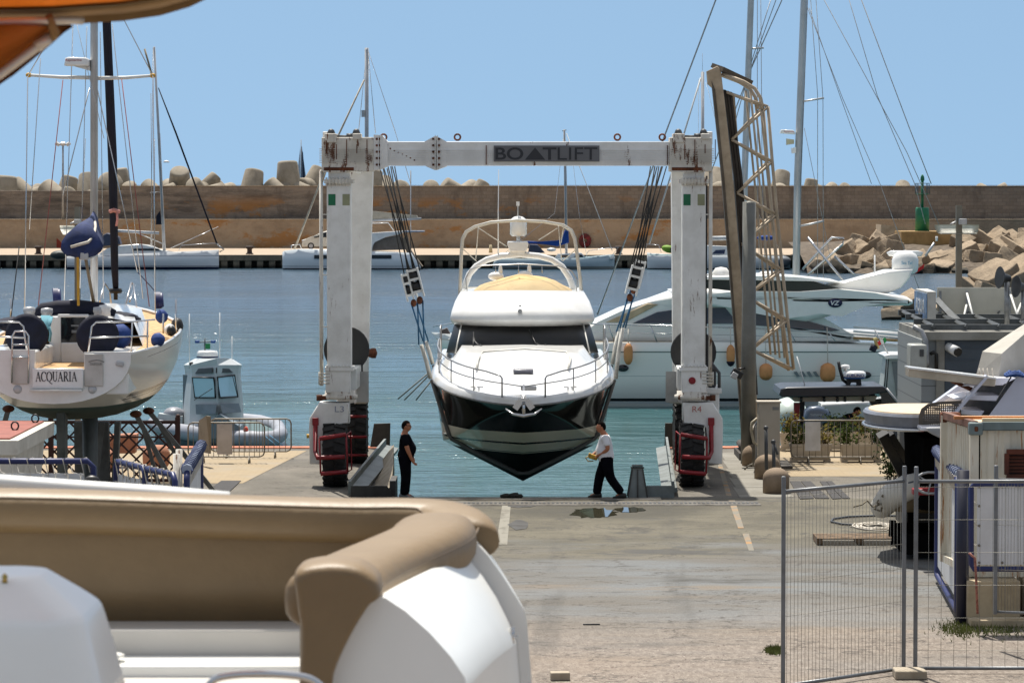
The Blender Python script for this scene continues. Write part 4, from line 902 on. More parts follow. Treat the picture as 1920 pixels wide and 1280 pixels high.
c = hs.mix(hs.math('LESS_THAN', hs.z, 2.66), L(.68, .66, .60), af); zz = hs.math('SUBTRACT', hs.z, hs.math('MULTIPLY', hs.math('SUBTRACT', hs.y, 71.2), .02))
c = hs.mix(ex(zz, 2.80, 2.89), c, L(.02, .018, .018)); c = hs.mix(ex(zz, 2.74, 2.768), c, L(.02, .018, .018)); c = hs.mix(ex(hs.math('SUBTRACT', hs.z, hs.math('MULTIPLY', hs.y, .026)), 1.785, 1.797), c, L(.1, .09, .09))
hs.col(c); hs.K.new(hs.ramp(hs.z, 2.62, 2.67, .8, .2), hs.b.inputs['Roughness']); hs.K.new(hs.ramp(hs.z, 2.62, 2.67, .1, .5), hs.b.inputs['Specular IOR Level'])
m = MB(); m.loft(rings, ring_closed=False); hl2 = m.build('hull', hs.m, sb)
# transom with central notch
tr = rings[0]; zl = PZ(656, 70); zr = PZ(660, 70); zn = PZ(692, 70); f70 = lambda px: PX(px, 70, 690)
m = MB(); poly = [Vector((p.x, 69.98, p.z)) for p in tr]          # tr runs left(-x)?? start side to other over the bottom
poly = poly if poly[0].x < poly[-1].x else poly[::-1]
poly[0].z = zl; poly[-1].z = zr
m.prism(poly + [Vector((f70(158), 69.98, zr)), Vector((f70(158), 69.98, zn)), Vector((f70(65), 69.98, zn)), Vector((f70(65), 69.98, zl))], (0, .1, 0)); m.build('transom', WHITE, sb)
# name panel, step, lockers
m = MB(); m.box(f70(61), f70(157), 69.90, 69.985, PZ(728, 70), PZ(690, 70), .02); npn = m.build('name_panel', WHITE, sb)
def arc_(cx, cy, rx_, ry_, a0, a1, n=10): return [(cx + rx_ * math.cos(R(a0 + (a1 - a0) * k / n)), cy + ry_ * math.sin(R(a0 + (a1 - a0) * k / n))) for k in range(n + 1)]
def serif_A(x): return [([(x + .1, 0), (x + .42, 1)], .4), ([(x + .42, 1), (x + .78, 0)], 1), ([(x + .2, .36), (x + .64, .36)], .4), ([(x, .0), (x + .24, 0)], .4), ([(x + .64, 0), (x + .92, 0)], .4)], .96
def serif_C(x): return [(arc_(x + .45, .5, .40, .5, 115, 245), 1), (arc_(x + .45, .5, .40, .5, 35, 115), .5), (arc_(x + .45, .5, .40, .5, 245, 320), .5), ([(x + .79, .72), (x + .79, .98)], .4)], .92
def serif_Q(x): return [(arc_(x + .46, .5, .42, .5, 120, 240), 1), (arc_(x + .46, .5, .42, .5, -60, 60), 1), (arc_(x + .46, .5, .42, .5, 60, 120), .5), (arc_(x + .46, .5, .42, .5, 240, 300), .5), ([(x + .46, .0), (x + .7, -.22), (x + 1.0, -.26)], .6)], 1.0
def serif_U(x): return [([(x + .18, 1), (x + .18, .3)], 1), (arc_(x + .45, .3, .27, .3, 180, 360), .6), ([(x + .72, .3), (x + .72, 1)], .4), ([(x + .02, 1), (x + .36, 1)], .4), ([(x + .58, 1), (x + .88, 1)], .4)], .94
def serif_R(x): return [([(x + .18, 0), (x + .18, 1)], 1), ([(x + .02, 0), (x + .36, 0)], .4), ([(x + .02, 1), (x + .4, 1)], .4), (arc_(x + .38, .75, .26, .25, 90, -90), .8), ([(x + .2, .5), (x + .4, .5)], .4), ([(x + .4, .5), (x + .8, 0)], 1), ([(x + .74, 0), (x + .92, 0)], .4)], .94
def serif_I(x): return [([(x + .2, 0), (x + .2, 1)], 1), ([(x + .02, 0), (x + .38, 0)], .4), ([(x + .02, 1), (x + .38, 1)], .4)], .48
ln_ = []; xx = 0
for f_ in (serif_A, serif_C, serif_Q, serif_U, serif_A, serif_R, serif_I, serif_A): a_, w_ = f_(xx); ln_ += a_; xx += w_
k_ = 70 / F; strokes(ln_, 'lettering', mat('letter_grey', S(48, 46, 50), .5), npn, (f70(68), 69.894, PZ(714, 70)), 78 * k_ / xx, 17.5 * k_, .022)
sf = MB()
for px in (71, 107, 141): pass
m = MB(); m.box(f70(57), f70(155), 69.8, 69.98, PZ(733, 70), PZ(728.5, 70), .015); m.build('step', WPAINT, sb)
m = MB(); m.box(f70(159), f70(194), 69.94, 69.985, PZ(724, 70), PZ(663, 70), .015); lk = m.build('locker_door', mat('cream_door', L(.55, .53, .49), .4), sb)
m = MB(); m.box(f70(23), f70(54), 69.94, 69.985, PZ(720, 70), PZ(668, 70), .015); m.build('locker_door', mat('cream_door', L(.55), .4), sb)
text('DUFOUR', 'lettering', mat('logo_grey', S(135, 132, 128), .5), lk, (f70(181), 69.934, PZ(682, 70)), 22 * 70 / F, 4.6 * 70 / F)
m = MB(); m.tube([(f70(167), 69.934, PZ(678, 70)), (f70(175), 69.934, PZ(675.5, 70)), (f70(182), 69.934, PZ(674.5, 70)), (f70(189), 69.934, PZ(675.5, 70)), (f70(196), 69.934, PZ(678, 70))], .008, 4); m.build('emblem', mat('logo_grey', S(135), .5) if False else MATS['logo_grey'], lk)
for px in (33, 173):
    m = MB(); m.lathe([(.09, 0), (.085, .012), (.01, .016)], (f70(px), 69.98, PZ(729.5, 70)), (0, -1, 0), 16); m.build('vent', GALVL, sb)
m = MB(); m.obox((f70(225), 69.96, PZ(682, 70)), (.17, .06, .1), (0, R(12), 0), .03); m.build('vent', mat('shade_white', L(.5), .4), sb, label='scooped vent recess')
# cockpit
m = MB(); m.box(f70(65), f70(160), 70.1, 73.0, zn - .06, zn - .01); m.build('cockpit_sole', TEAK, sb)
m = MB()
m.box(XS - 1.5, f70(65), 70.1, 73.0, 2.95, 3.84, .04); m.box(f70(160), XS + 1.5, 70.1, 73.0, 2.95, 3.80, .04); m.build('cockpit_seat', WHITE, sb)
m = MB(); bz = 73.0; q = lambda px: PX(px, bz, 620)
for a, b_, z0, z1 in ((92, 114, 3.4, 4.42), (160, 182, 3.4, 4.42), (114, 160, 3.4, PZ(642, bz)), (108, 166, PZ(595, bz), PZ(589, bz))): m.box(q(a), q(b_), bz, bz + .12, z0, z1, .02)
m.build('bulkhead', WHITE, sb)
m = MB(); m.box(q(114), q(160), bz + .05, bz + .1, PZ(642, bz), PZ(595, bz)); cd_ = m.build('companionway', GLASSD, sb)
m = MB(); m.box(q(133), q(147), bz + .03, bz + .05, PZ(612, bz), PZ(609, bz)); m.box(q(134), q(147), bz + .03, bz + .05, PZ(624, bz), PZ(619, bz)); m.build('notice', mat('sign_grey2', S(120, 125, 128), .5), cd_)
m = MB(); rws = []
for Y, hw, zt in ((73.05, 1.5, 4.42), (73.6, 1.45, 4.5), (75, 1.35, 4.52), (77, 1.2, 4.55), (79, .95, 4.5), (80.3, .6, 4.3)):
    zb = sbs(Y) - .05; rws.append([Vector((XS + u * hw * (1 if w_ else .86), Y, zb if w_ else zt - .12 * abs(u) ** 3)) for u, w_ in ((-1, 1), (-1, 0), (-.6, 0), (-.2, 0), (.2, 0), (.6, 0), (1, 0), (1, 1))])
m.loft(rws, ring_closed=False).build('coachroof', WHITE, sb)
m = MB(); rws = []
for Y in (70, 71.5, 73, 74.5, 76, 77.5, 79, 80.5, 81.7, 82.5, 82.85):
    b_ = max(sbb(Y) - .06, .01); rws.append([Vector((XS + u * b_, Y, sbs(Y) - .03 + .05 * (1 - u * u))) for u in (-1, -.8)] + ([Vector((XS + u * b_, Y, sbs(Y) + .02)) for u in ((-.3, .3) if Y > 73 else (-.78, -.76))] if False else []) )
for s in (-1, 1):
    rws = []
    for Y in (70.1, 71.5, 73, 74.5, 76, 77.5, 79, 80.5, 81.7, 82.5, 82.85):
        b_ = max(sbb(Y) - .05, .012); inn = min(1.42, b_ * .98) if Y < 73.2 else 0
        rws.append([Vector((XS + s * b_, Y, sbs(Y) - .03)), Vector((XS + s * (b_ + inn) / 2, Y, sbs(Y) - .01)), Vector((XS + s * inn, Y, sbs(Y)))])
    m.loft(rws, ring_closed=False)
m.build('side_deck', TEAK, sb)
m = MB()
for s in (-1, 1): m.tube([Vector((XS + s * (sbb(Y) - .02), Y, sbs(Y) + .01)) for Y in (70, 71.5, 73, 74.5, 76, 77.5, 79, 80.5, 81.7, 82.5, 82.88)], .035, 6)
m.build('toe_rail', WHITE, sb)
# wheels with navy covers
for px, py, Y in ((50, 628, 70.9), (183, 630, 70.9)):
    m = MB(); m.lathe([(.01, -.05), (.36, -.05), (.44, -.02), (.44, .02), (.36, .05), (.01, .05)], P(px, py, Y), (0, -1, .12), 28); m.box(PX(px, Y) - .06, PX(px, Y) + .06, Y + .05, Y + .25, 3.5, 4.1); m.build('steering_wheel', NAVY, sb, label='steering wheel under a navy cover')
# sprayhood, covers, winches, fenders, ropes
def lump(c, r, name, mt, par, seed=0, amp=.25, rot=None, **kw):
    m = MB(); m.ball(c, r, rot, 18, fn=lambda v: v * (1 + amp * noise.noise(v * 2.3 + Vector((seed, seed * 2, 0))))); return m.build(name, mt, par, **kw)
m = MB(); m.tube([P(x, y, 73.4) for x, y in ((66, 592), (80, 582), (110, 578), (150, 577), (190, 580), (215, 590))], [.1, .16, .17, .17, .15, .1], 10); m.build('sprayhood', NAVY, sb)
lump(P(228, 597, 74), (.38, .5, .14), 'deck_cover', NAVY, sb, 3)
lump(P(20, 608, 72.5), (.3, .4, .15), 'deck_cover', NAVY, sb, 5)
for px, py, mt in ((55, 588, GALVL), (88, 590, GALVL), (186, 588, GALVL), (197, 584, WHITE)):
    m = MB(); c0 = P(px, py + 8, 72.4); m.lathe([(.12, 0), (.11, .1), (.13, .14), (.12, .22), (.01, .24)], c0, seg=14); m.build('winch', mt, sb)
m = MB()
for i in range(6): m.tube([P(78 + i * 3, 592, 72.0), P(82 + i * 2, 612 + i, 71.8), P(92, 616 - i, 71.8), P(98 - i, 594, 72)], .022, 5)
m.tube([P(92, 612, 71.8), P(95, 625, 71.8), P(93, 640, 71.8)], .03, 5); m.build('rope_coil', mat('rope_teal', S(110, 165, 180), .9), sb)
FB = {}
for px, py, Y, r, mt, lb in ((225, 630, 71.2, (.26, .24, .25), BLUE, 'large royal blue round fender on the sailboat stern'), (296, 637, 72.8, (.15, .17, .15), BLUE, 'small blue round fender on the teak side deck nearest the stern'), (303, 593, 75.5, (.14, .14, .15), BLUE, 'blue round fender on the teak side deck below the rope coil'), (332, 610, 77, (.14, .14, .17), BLACK, 'black fender farthest right on the sailboat deck edge'), (318, 618, 75, (.12, .14, .13), WHITE, 'black and white fender on the sailboat deck edge')):
    FB[px] = tag(lump(P(px, py, Y), r, 'fender', mt, None, px, .08), lb, 'fender', 'fenders on the sailboat deck')
lump(P(321, 620, 74.9), (.1, .12, .12), 'end_cap', BLACK, FB[318], 3, .05)
for px, py, s in ((105, 555, 1), (297, 562, 1)):
    m = MB()
    for i in range(5): m.tube([P(px - 5 + i * 2, py - 14, 77), P(px - 3 + i * 1.6, py + 16, 76.9), P(px + 4 + i, py + 12, 76.9), P(px + 2 + i, py - 12, 77)], .03, 5)
    m.build('rope_coil', NAVYP, sb)
m = MB(); m.ball(P(133, 570, 76), (.12, .12, .1)); m.build('deck_dome', WHITE, sb)
# pushpit, ladder, stanchions, pulpit
def pl_(pts, r, name, mt=STEEL, par=sb, seg=6, **kw):
    m = MB()
    for p in pts: m.tube([P(*q_) for q_ in p], r, seg)
    return m.build(name, mt, par, **kw)
pl_([[(165, 662, 70.1), (172, 612, 70.2), (180, 604, 70.2), (247, 603, 70.3), (290, 599, 72.5)], [(168, 633, 70.1), (278, 630, 71.5)], [(248, 604, 70.3), (246, 660, 70.3)], [(277, 602, 71.6), (276, 652, 71.6)]], .018, 'pushpit')
pl_([[(51, 660, 70.1), (44, 612, 70.2), (36, 604, 70.2), (-30, 603, 70.3)], [(48, 633, 70.1), (-30, 630, 70.3)]], .018, 'pushpit')
pl_([[(22, 718, 69.88), (23, 630, 69.88), (28, 621, 69.88), (48, 621, 69.88), (54, 630, 69.88), (53, 718, 69.88)], [(23, 646, 69.88), (54, 646, 69.88)], [(23, 670, 69.88), (54, 670, 69.88)]], .018, 'boarding_ladder')
for px, yb, yt, Y in ((306, 625, 588, 74.8), (330, 628, 561, 76.4), (20, 600, 560, 76.4)): pl_([[(px, yb, Y), (px, yt, Y)]], .022, 'stanchion')
pl_([[(187, 565, 81), (196, 530, 82), (206, 545, 82.4), (208, 570, 82.4)], [(235, 572, 81), (246, 530, 82), (250, 532, 82), (256, 575, 80.5)], [(243, 565, 81), (250, 545, 82)]], .022, 'pulpit')
# mast, boom, radar, spreaders
YM = 76.5
MAST = mat('mast_alu', L(.48, .49, .50), .4, .35, var=.1, vs=1)
m = MB(); rg = []
for y in (590, 0, -500): rg.append([P(176.5, y, YM) + Vector((.085 * math.cos(R(a)), .13 * math.sin(R(a)), 0)) for a in range(0, 360, 30)])
m.loft(rg); mst = m.build('mast', MAST, sb)
for pts in ([(176, 146, YM), (115, 145, YM + .1), (54, 141, YM + .3)], [(176, 147, YM), (235, 146, YM + .1), (286, 142, YM + .3)]):
    m = MB(); m.tube([P(*p) for p in pts], [.045, .04, .032], 8); spd = m.build('spreader', WPAINT, sb)
    m = MB(); m.ball(P(*pts[-1]), (.07, .06, .055)); m.build('spreader_cap', YELLOW, spd)
m = MB(); c0 = P(143, 119, YM - .1); kk = YM / F
m.prism([P(120, 123, YM - .35), P(122, 109, YM - .35), P(128, 107, YM - .35), P(160, 108, YM - .35), P(166, 112, YM - .35), P(166, 124, YM - .35)], (0, .5, 0), .04); rd = m.build('radar', WHITE, sb)
m = MB(); m.prism([P(136, 124, YM - .2), P(168, 125, YM - .2), P(168, 133, YM - .2)], (0, .25, 0)); m.build('radar_bracket', WPAINT, rd)
text('Raymarine', 'lettering', mat('letter_red', S(150, 40, 48), .5), rd, (PX(141, YM - .355), YM - .356, PZ(114.5, YM)), 30 * kk, 5.5 * kk)
m = MB()
def sec(px, py, Y, hw, hh_, top=0): return [P(px, py, Y) + Vector((hw * math.cos(R(a)) * (1 - .55 * max(0, math.sin(R(a))) * top), 0, hh_ * math.sin(R(a)) * (1.7 if top and math.sin(R(a)) > 0 else 1))) for a in range(0, 360, 24)]
m.loft([sec(152, 462, 72.2, .2, .16), sec(152, 462, 72.3, .44, .25, .3), sec(158, 458, 73.4, .42, .28, .8), sec(168, 452, 75, .32, .3, 1), sec(175, 445, 76.2, .22, .34, 1), sec(177, 445, 76.45, .16, .34, 1)])
for v in m.bm.verts: v.co += Vector((noise.noise(v.co * 3), 0, noise.noise(v.co * 3 + Vector((9, 0, 0))))) * .05
m.build('sail_cover', NAVY if False else mat('sail_cover_blue', S(36, 52, 98), .85, var=.2, vs=4, bump=.5, bs=10), sb)
m = MB(); m.bar(P(158, 480, 72.2), P(176, 474, 76.4), .17, .16, .02, up=(0, 0, 1)); m.build('boom', MAST, sb)
pl_([[(133, 463, 72.1), (150, 458, 72.05), (165, 454, 72.1), (176, 443, 72.4), (179, 425, 73.5), (178, 415, 75)]], .03, 'cover_lacing', ROPE)
m = MB(); m.bar(P(146, 481, 72.3), P(147, 572, 72.9), .05, .05); m.build('mainsheet', YELLOW, sb)
pl_([[(160, 481, 72.6), (176, 570, 73.4)]], .035, 'vang', mat('strut_brown', S(150, 135, 110), .6))
# furled genoa
m = MB(); m.tube([P(217, 540, 82.3), P(215, 500, 82), P(211, 300, 80.7), P(200, 40, 79.3), P(192, -200, 78)], [.07, .09, .11, .10, .08], 10); m.build('furled_genoa', mat('genoa_navy', S(12, 16, 38), .85, var=.2, vs=3, bump=.5, bs=6), sb)
m = MB(); m.cyl(P(217, 562, 82.3), P(217, 530, 82.3), .05, seg=8); m.lathe([(.13, -.06), (.16, 0), (.13, .06)], P(217, 545, 82.3), seg=14); m.build('furling_drum', BLACK, sb)
m = MB(); m.tube([P(207, 396, 81), P(213, 394, 80.8), P(223, 397, 81)], .05, 6); m.tube([P(219, 397, 80.9), P(220, 412, 80.9), P(218, 424, 80.9)], .03, 5); m.build('sail_tie', mat('pink_tie', S(205, 140, 130), .8), sb)
# rigging
for a, b_, r, mt in (((52, 143), (46, 600), .012, STEEL), ((76, 110), (55, 430), .010, STEEL), ((118, 150), (70, 590), .010, 'r'), ((137, 40), (120, 575), .010, STEEL), ((168, 165), (118, 365), .012, STEEL), ((163, 50), (150, 540), .009, STEEL), ((160, 260), (145, 590), .008, STEEL),
                     ((188, 60), (194, 560), .009, STEEL), ((182, 165), (258, 510), .012, STEEL), ((210, 45), (268, 560), .010, STEEL), ((228, 148), (280, 575), .010, 'r'), ((287, 143), (291, 590), .012, STEEL), ((170, -60), (52, 143), .012, STEEL), ((182, -60), (287, 143), .012, STEEL), ((36, 462), (20, 600), .012, 'd'), ((140, 30), (195, 260), .007, STEEL)):
    pl_([[(*a, YM), (*b_, YM - .5)]], r, 'stay', {'r': mat('red_line', S(150, 84, 76), .8), 'd': ROPED}.get(mt, mt), seg=4)
pl_([[(258, 510, 76), (290, 545, 77)]], .015, 'stay', NAVYP, seg=4)
# keel, rudder
m = MB(); m.loft([[Vector((XS + .16 * math.cos(R(a)) * w_, 76 + .7 * math.sin(R(a)) * w_ * .9, z)) for a in range(0, 360, 30)] for z, w_ in ((2.3, 1), (.6, .9), (.55, 1.5), (.25, 1.5))]); m.build('keel', mat('antifoul_grey', L(.10, .11, .10), .7, var=.2), sb)
m = MB(); m.prism([(PX(105, 71), 70.9, 2.7), (PX(122, 71), 70.9, 2.7), (PX(121, 71), 70.9, 1.0), (PX(107, 71), 70.9, 1.0)], (0, .5, 0), .03); m.build('rudder', mat('antifoul_grey', L(.1), .7), sb)
# props
PROP = mat('prop_grey', S(120, 118, 112), .7, .2, var=.2, rust=.25)
def prop(foot, top, label):
    t = thing('boat_prop', label, 'boat prop', (foot[0], foot[1], 0), 'steel props under the sailboat')
    f_, tp = Vector(foot), Vector(top); m = MB(); m.bar(f_ + Vector((.1, 0, .02)), tp, .1, .1); m.bar(f_ + Vector((-.45, .2, .02)), tp + (f_ - tp) * .15, .08, .08); m.build('leg', PROP, t)
    m = MB(); m.bar(f_ + Vector((-.5, .2, .05)), f_ + Vector((.2, 0, .05)), .12, .1); m.build('base_bar', PROP, t)
    m = MB(); m.ball(tp, (.13, .13, .08)); m.build('pad', RUSTM, t)
prop((XS + 2.4, 73.5, 0), (PX(254, 73.5), 73.5, PZ(776, 73.5)), 'grey steel prop under the right stern side of the sailboat')
prop((XS + 2.9, 76.5, 0), (PX(278, 76.5), 76.5, PZ(770, 76.5)), 'grey steel prop under the right middle of the sailboat')
prop((XS - 2.2, 73.5, 0), (PX(15, 73.5), 73.5, PZ(766, 73.5)), 'grey steel prop under the left stern side of the sailboat')
m = MB()
for x, w_ in ((150, 16), (195, 22), (215, 10)): m.bar(P(x, 905, 77.5), P(x + (6 if x > 200 else -2), 790, 77.5), w_ * 77.5 / F, .3)
m.bar(P(180, 905, 77.2), P(192, 792, 77.2), .1, .1); m.box(PX(140, 77.5), PX(225, 77.5), 76.9, 78.1, 0, .5); m.build('keel_cradle', PROP, label='grey steel cradle carrying the keel of the sailboat', cat='cradle')
# ================================================================ LEFT YARD OBJECTS
BR = mat('lattice_brown', S(62, 30, 20), .7, var=.2)
YL = 83.6; t = thing('lattice_fence', 'dark brown diagonal lattice fence panel under the propped sailboat', 'fence', (PX(210, YL), YL, 0)); L0, L1, zt = PX(-40, YL), PX(333, YL), PZ(788, YL)
m = MB(); m.box(L0, L1, YL - .04, YL + .04, zt - .08, zt); m.box(L0, L1, YL - .04, YL + .04, .02, .1); m.box(L0, L1, YL - .02, YL + .02, zt - .42, zt - .38); m.build('rail', BR, t)
m = MB(); n = 0; sp_ = .36; hgt = zt - .1
x = L0 - hgt
while x < L1:
    for s in (1, -1):
        a, b_ = (x, .05), (x + hgt, zt - .05)
        if s < 0: a, b_ = (x + hgt, .05), (x, zt - .05)
        (ax, az), (bx, bz_) = a, b_
        def cl(X): return az + (bz_ - az) * (X - ax) / (bx - ax)
        p0 = max(min(ax, bx), L0); p1 = min(max(ax, bx), L1)
        if p1 - p0 > .05: m.bar((p0, YL + s * .012, cl(p0)), (p1, YL + s * .012, cl(p1)), .045, .02, up=(0, 1, 0))
    x += sp_
m.build('lattice', BR, t)
for px in (333, 95, -40):
    m = MB(); m.box(PX(px - 5, YL), PX(px + 4, YL), YL - .07, YL + .07, 0, zt + .08); m.ball((PX(px, YL), YL, zt + .1), .06, seg=8); m.build('post', BR, t)
TERR = mat('terracotta', S(176, 122, 96), .85, var=.15, dirt=.2)
m = MB(); m.prism([P(150, 850, 88), P(153, 818, 88), P(256, 814, 88), P(252, 850, 88)], (0, .6, 0), .03); m.build('planter_box', TERR, label='terracotta planter box behind the brown lattice fence', cat='planter')
for px, r, lb in ((203, .28, 'round terracotta pot behind the lattice near the keel'), (293, .34, 'round terracotta pot behind the right end of the lattice')):
    m = MB(); c0 = P(px, 880, 87); c0.z = 0; m.lathe([(r * .6, 0), (r, r * .6), (r * 1.02, r * 1.4), (r * .7, r * 1.9), (.02, r * 1.9)], c0, seg=18); m.build('flower_pot', TERR, label=lb, cat='flower pot', group='terracotta pots')
# white skip with reddish lid
x1 = -9.28; t = thing('skip_bin', 'white tapered skip with a rusty red lid at the left edge of the yard', 'skip', (x1 - 1.4, 66.6, 0))
m = MB(); m.loft([[Vector((x, y, z)) for x, y in ((x1 - 2.8 + i_, 64.15 + i_), (x1 - i_, 64.15 + i_), (x1 - i_, 69 - i_), (x1 - 2.8 + i_, 69 - i_))] for z, i_ in ((.0, .22), (2.15, .04), (2.2, -.12), (2.47, -.14))], smooth=False); m.build('body', mat('skip_white', L(.62, .58, .5), .6, var=.12, dirt=.35, rust=.15), t)
m = MB(); m.box(x1 - 2.75, x1 - .05, 64.25, 68.95, 2.44, 2.50); lid = m.build('lid', mat('skip_red', S(150, 84, 70), .7, var=.15), t)
for px, py in ((28, 806), (66, 792)):
    m = MB(); c0 = G(px, py, 2.5); m.tube([c0 + Vector((.07 * math.cos(R(a)), 0, .08 + .08 * math.sin(R(a)))) for a in range(0, 360, 40)], .018, 5, closed=True); m.build('lifting_ring', BLACK, lid)
# crowd barriers
BAR = mat('barrier_steel', S(128, 122, 112), .5, .4, var=.15)
def barrier(a, b_, h_, label, panel=None, n=14, pm=None, legs=(.2, .8)):
    """a,b ground end points (x,y)"""
    a, b_ = Vector((*a, 0)), Vector((*b_, 0)); d = b_ - a; Ln = d.length; u = d / Ln; nrm = Vector((-u.y, u.x, 0)); z0 = .17
    t = thing('crowd_barrier', label, 'barrier', (a + b_) / 2, 'steel crowd barriers on the quay')
    at = lambda s, z: a + u * (s * Ln) + Vector((0, 0, z)); c_ = .12 / Ln
    m = MB(); m.tube([at(0, z0 + .12), at(0, h_ - .12), at(c_ * .3, h_ - .035), at(c_, h_), at(1 - c_, h_), at(1 - c_ * .3, h_ - .035), at(1, h_ - .12), at(1, z0 + .12), at(1 - c_ * .3, z0 + .035), at(1 - c_, z0), at(c_, z0), at(c_ * .3, z0 + .035)], .021, 7, closed=True); m.build('frame', BAR, t)
    m = MB()
    for i in range(1, n): m.tube([at(i / n, z0), at(i / n, h_)], .009, 5)
    m.build('bars', BAR, t)
    for s in legs:
        m = MB(); m.tube([at(s, 0) + nrm * .26, at(s, z0 * .6) + nrm * .16, at(s, z0) + nrm * .02, at(s, z0) - nrm * .02, at(s, z0 * .6) - nrm * .16, at(s, 0) - nrm * .26], .02, 6); m.build('foot', BAR, t)
    if panel:
        m = MB(); p0, p1 = at(panel[0], h_ * .3), at(panel[1], h_ * .98); o_ = -nrm * .025
        m.prism([at(panel[0], h_ * panel[2]) + o_, at(panel[1], h_ * panel[2]) + o_, at(panel[1], h_ * .97) + o_, at(panel[0], h_ * .97) + o_], -nrm * .006); m.build('sign_board', pm or WPAINT, t)
    return t
barrier(gp(353, 868), gp(496, 868), 1.05, 'crowd barrier with a pale blank panel, nearer of the two left of the lift', (.38, .58, .22), 15, mat('panel_pinkgrey', L(.5, .45, .42), .6))
barrier(gp(395, 858), gp(546, 858), 1.03, 'crowd barrier behind another one left of the boat lift', None, 14)
m = MB(); m.prism([gp(373, 872) + (.35,), gp(394, 876) + (.35,), gp(394, 876) + (1.3,), gp(387, 876) + (1.32,), gp(373, 872) + (1.15,)], (.02, .03, 0)); m.build('sign_board', mat('board_brown', S(128, 116, 98), .7), label='grey brown board leaning by the crowd barriers on the left quay', cat='board')
# navy framed gate leaves, left and right
LACE = mat('lacing', S(214, 208, 196), .9)
def gate(pts, z1, label, mesh=True, side_=None):
    t = thing('yard_gate', label, 'gate', ((pts[0][0] + pts[-1][0]) / 2, (pts[0][1] + pts[-1][1]) / 2, 0), 'navy framed yard gate panels')
    for (ax, ay), (bx, by) in zip(pts[:-1], pts[1:]):
        a, b_ = Vector((ax, ay, 0)), Vector((bx, by, 0)); u = (b_ - a).normalized(); nrm = Vector((u.y, -u.x, 0)); Z = lambda z: Vector((0, 0, z)); Ln = (b_ - a).length
        m = MB(); m.tube([a + Z(.2), a + Z(z1 - .1), a + u * .1 + Z(z1), b_ - u * .1 + Z(z1), b_ + Z(z1 - .1), b_ + Z(.2), b_ - u * .1 + Z(.12), a + u * .1 + Z(.12)], .055, 8, closed=True); m.build('frame', NAVYP, t)
        m = MB(); m.prism([a + u * .16 + Z(.3), b_ - u * .16 + Z(.3), b_ - u * .16 + Z(z1 - .22), a + u * .16 + Z(z1 - .22)], nrm * .012); m.build('panel', mat('panel_white', L(.62, .63, .64), .5, var=.06, dirt=.15), t)
        m = MB(); n = max(4, int(Ln / .3)); zg = []
        for i in range(n):
            s = (i + .5) / n * Ln; zg += [a + u * s + Z(z1 - .26) + nrm * .02, a + u * (s - .06) + Z(z1 + .05) + nrm * .06, a + u * (s + .03) + Z(z1 + .06) - nrm * .06, a + u * (s + .1) + Z(z1 - .2) - nrm * .03]
        m.tube(zg, .011, 4)
        m.build('lacing', LACE, t)
        if mesh:
            m = MB(); n = int(Ln / .22)
            for i in range(1, n): s = i / n * Ln; m.tube([a + u * s + Z(.3) + nrm * .04, a + u * (s + .02 * math.sin(i * 2.1)) + Z(1.2) + nrm * .045, a + u * s + Z(z1 - .2) + nrm * .04], .007, 4)
            for z in (z1 - .35, z1 - .62, z1 - .9): m.tube([a + Z(z) + nrm * .04, b_ + Z(z) + nrm * .04], .007, 4)
            m.build('net', LACE, t)
    return t
gx = lambda px, Y: PX(px, Y, 880)
gate([(gx(-60, 62), 62), (gx(175, 62), 62)], 2.25, 'white navy framed gate panel below the white skip at the left edge')
gate([(gx(218, 62), 62), (gx(272, 60.4), 60.4), (gx(328, 59), 59)], 2.25, 'two bent navy framed gate panels with rope net left of the striped tube')
gate([(gx(350, 59.3), 59.3), (gx(376, 64.6), 64.6)], 2.25, 'navy framed gate leaf opened edge-on with a striped rope wrapped top, left side', False)
m = MB(); m.tube([Vector((gx(378, 65), 65, 2.31)), Vector((gx(350, 59.4), 59.4, 2.31))], .09, 8); rp_ = m.build('rolled_net', mat('net_roll', S(150, 160, 178), .9, var=.1), label='rolled striped net on top of the left opened gate leaf', cat='net roll')
m = MB(); qa, qb = Vector((gx(378, 65), 65, 2.31)), Vector((gx(350, 59.4), 59.4, 2.31))
m.tube([qa.lerp(qb, i / 128) + Vector((.096 * math.cos(i * math.pi / 4), 0, .096 * math.sin(i * math.pi / 4))) for i in range(129)], .02, 4)
m.build('cord', mat('cord_navy', S(60, 72, 108), .8), rp_)
for px, Y, lb in ((341, 60.5, 'rusty white post beside the left gate leaf, the left of two'), (346, 61.5, 'rusty grey post beside the left gate leaf, the right of two')):
    m = MB(); m.cyl((gx(px - 10, Y), Y, 0), (gx(px - 10, Y), Y, 2.5), .06, seg=8); m.build('gate_post', WRUSTY, label=lb, cat='post')
m = MB(); m.tube([P(10, 899, 61.6), P(165, 905, 61.6)], .03, 6); m.ball(P(172, 905, 61.6), (.16, .1, .14)); m.ball(P(20, 897, 61.6), (.08, .05, .05)); m.build('gate_actuator', BLACK, label='black gate drive rod on the left white gate panel', cat='gate drive')
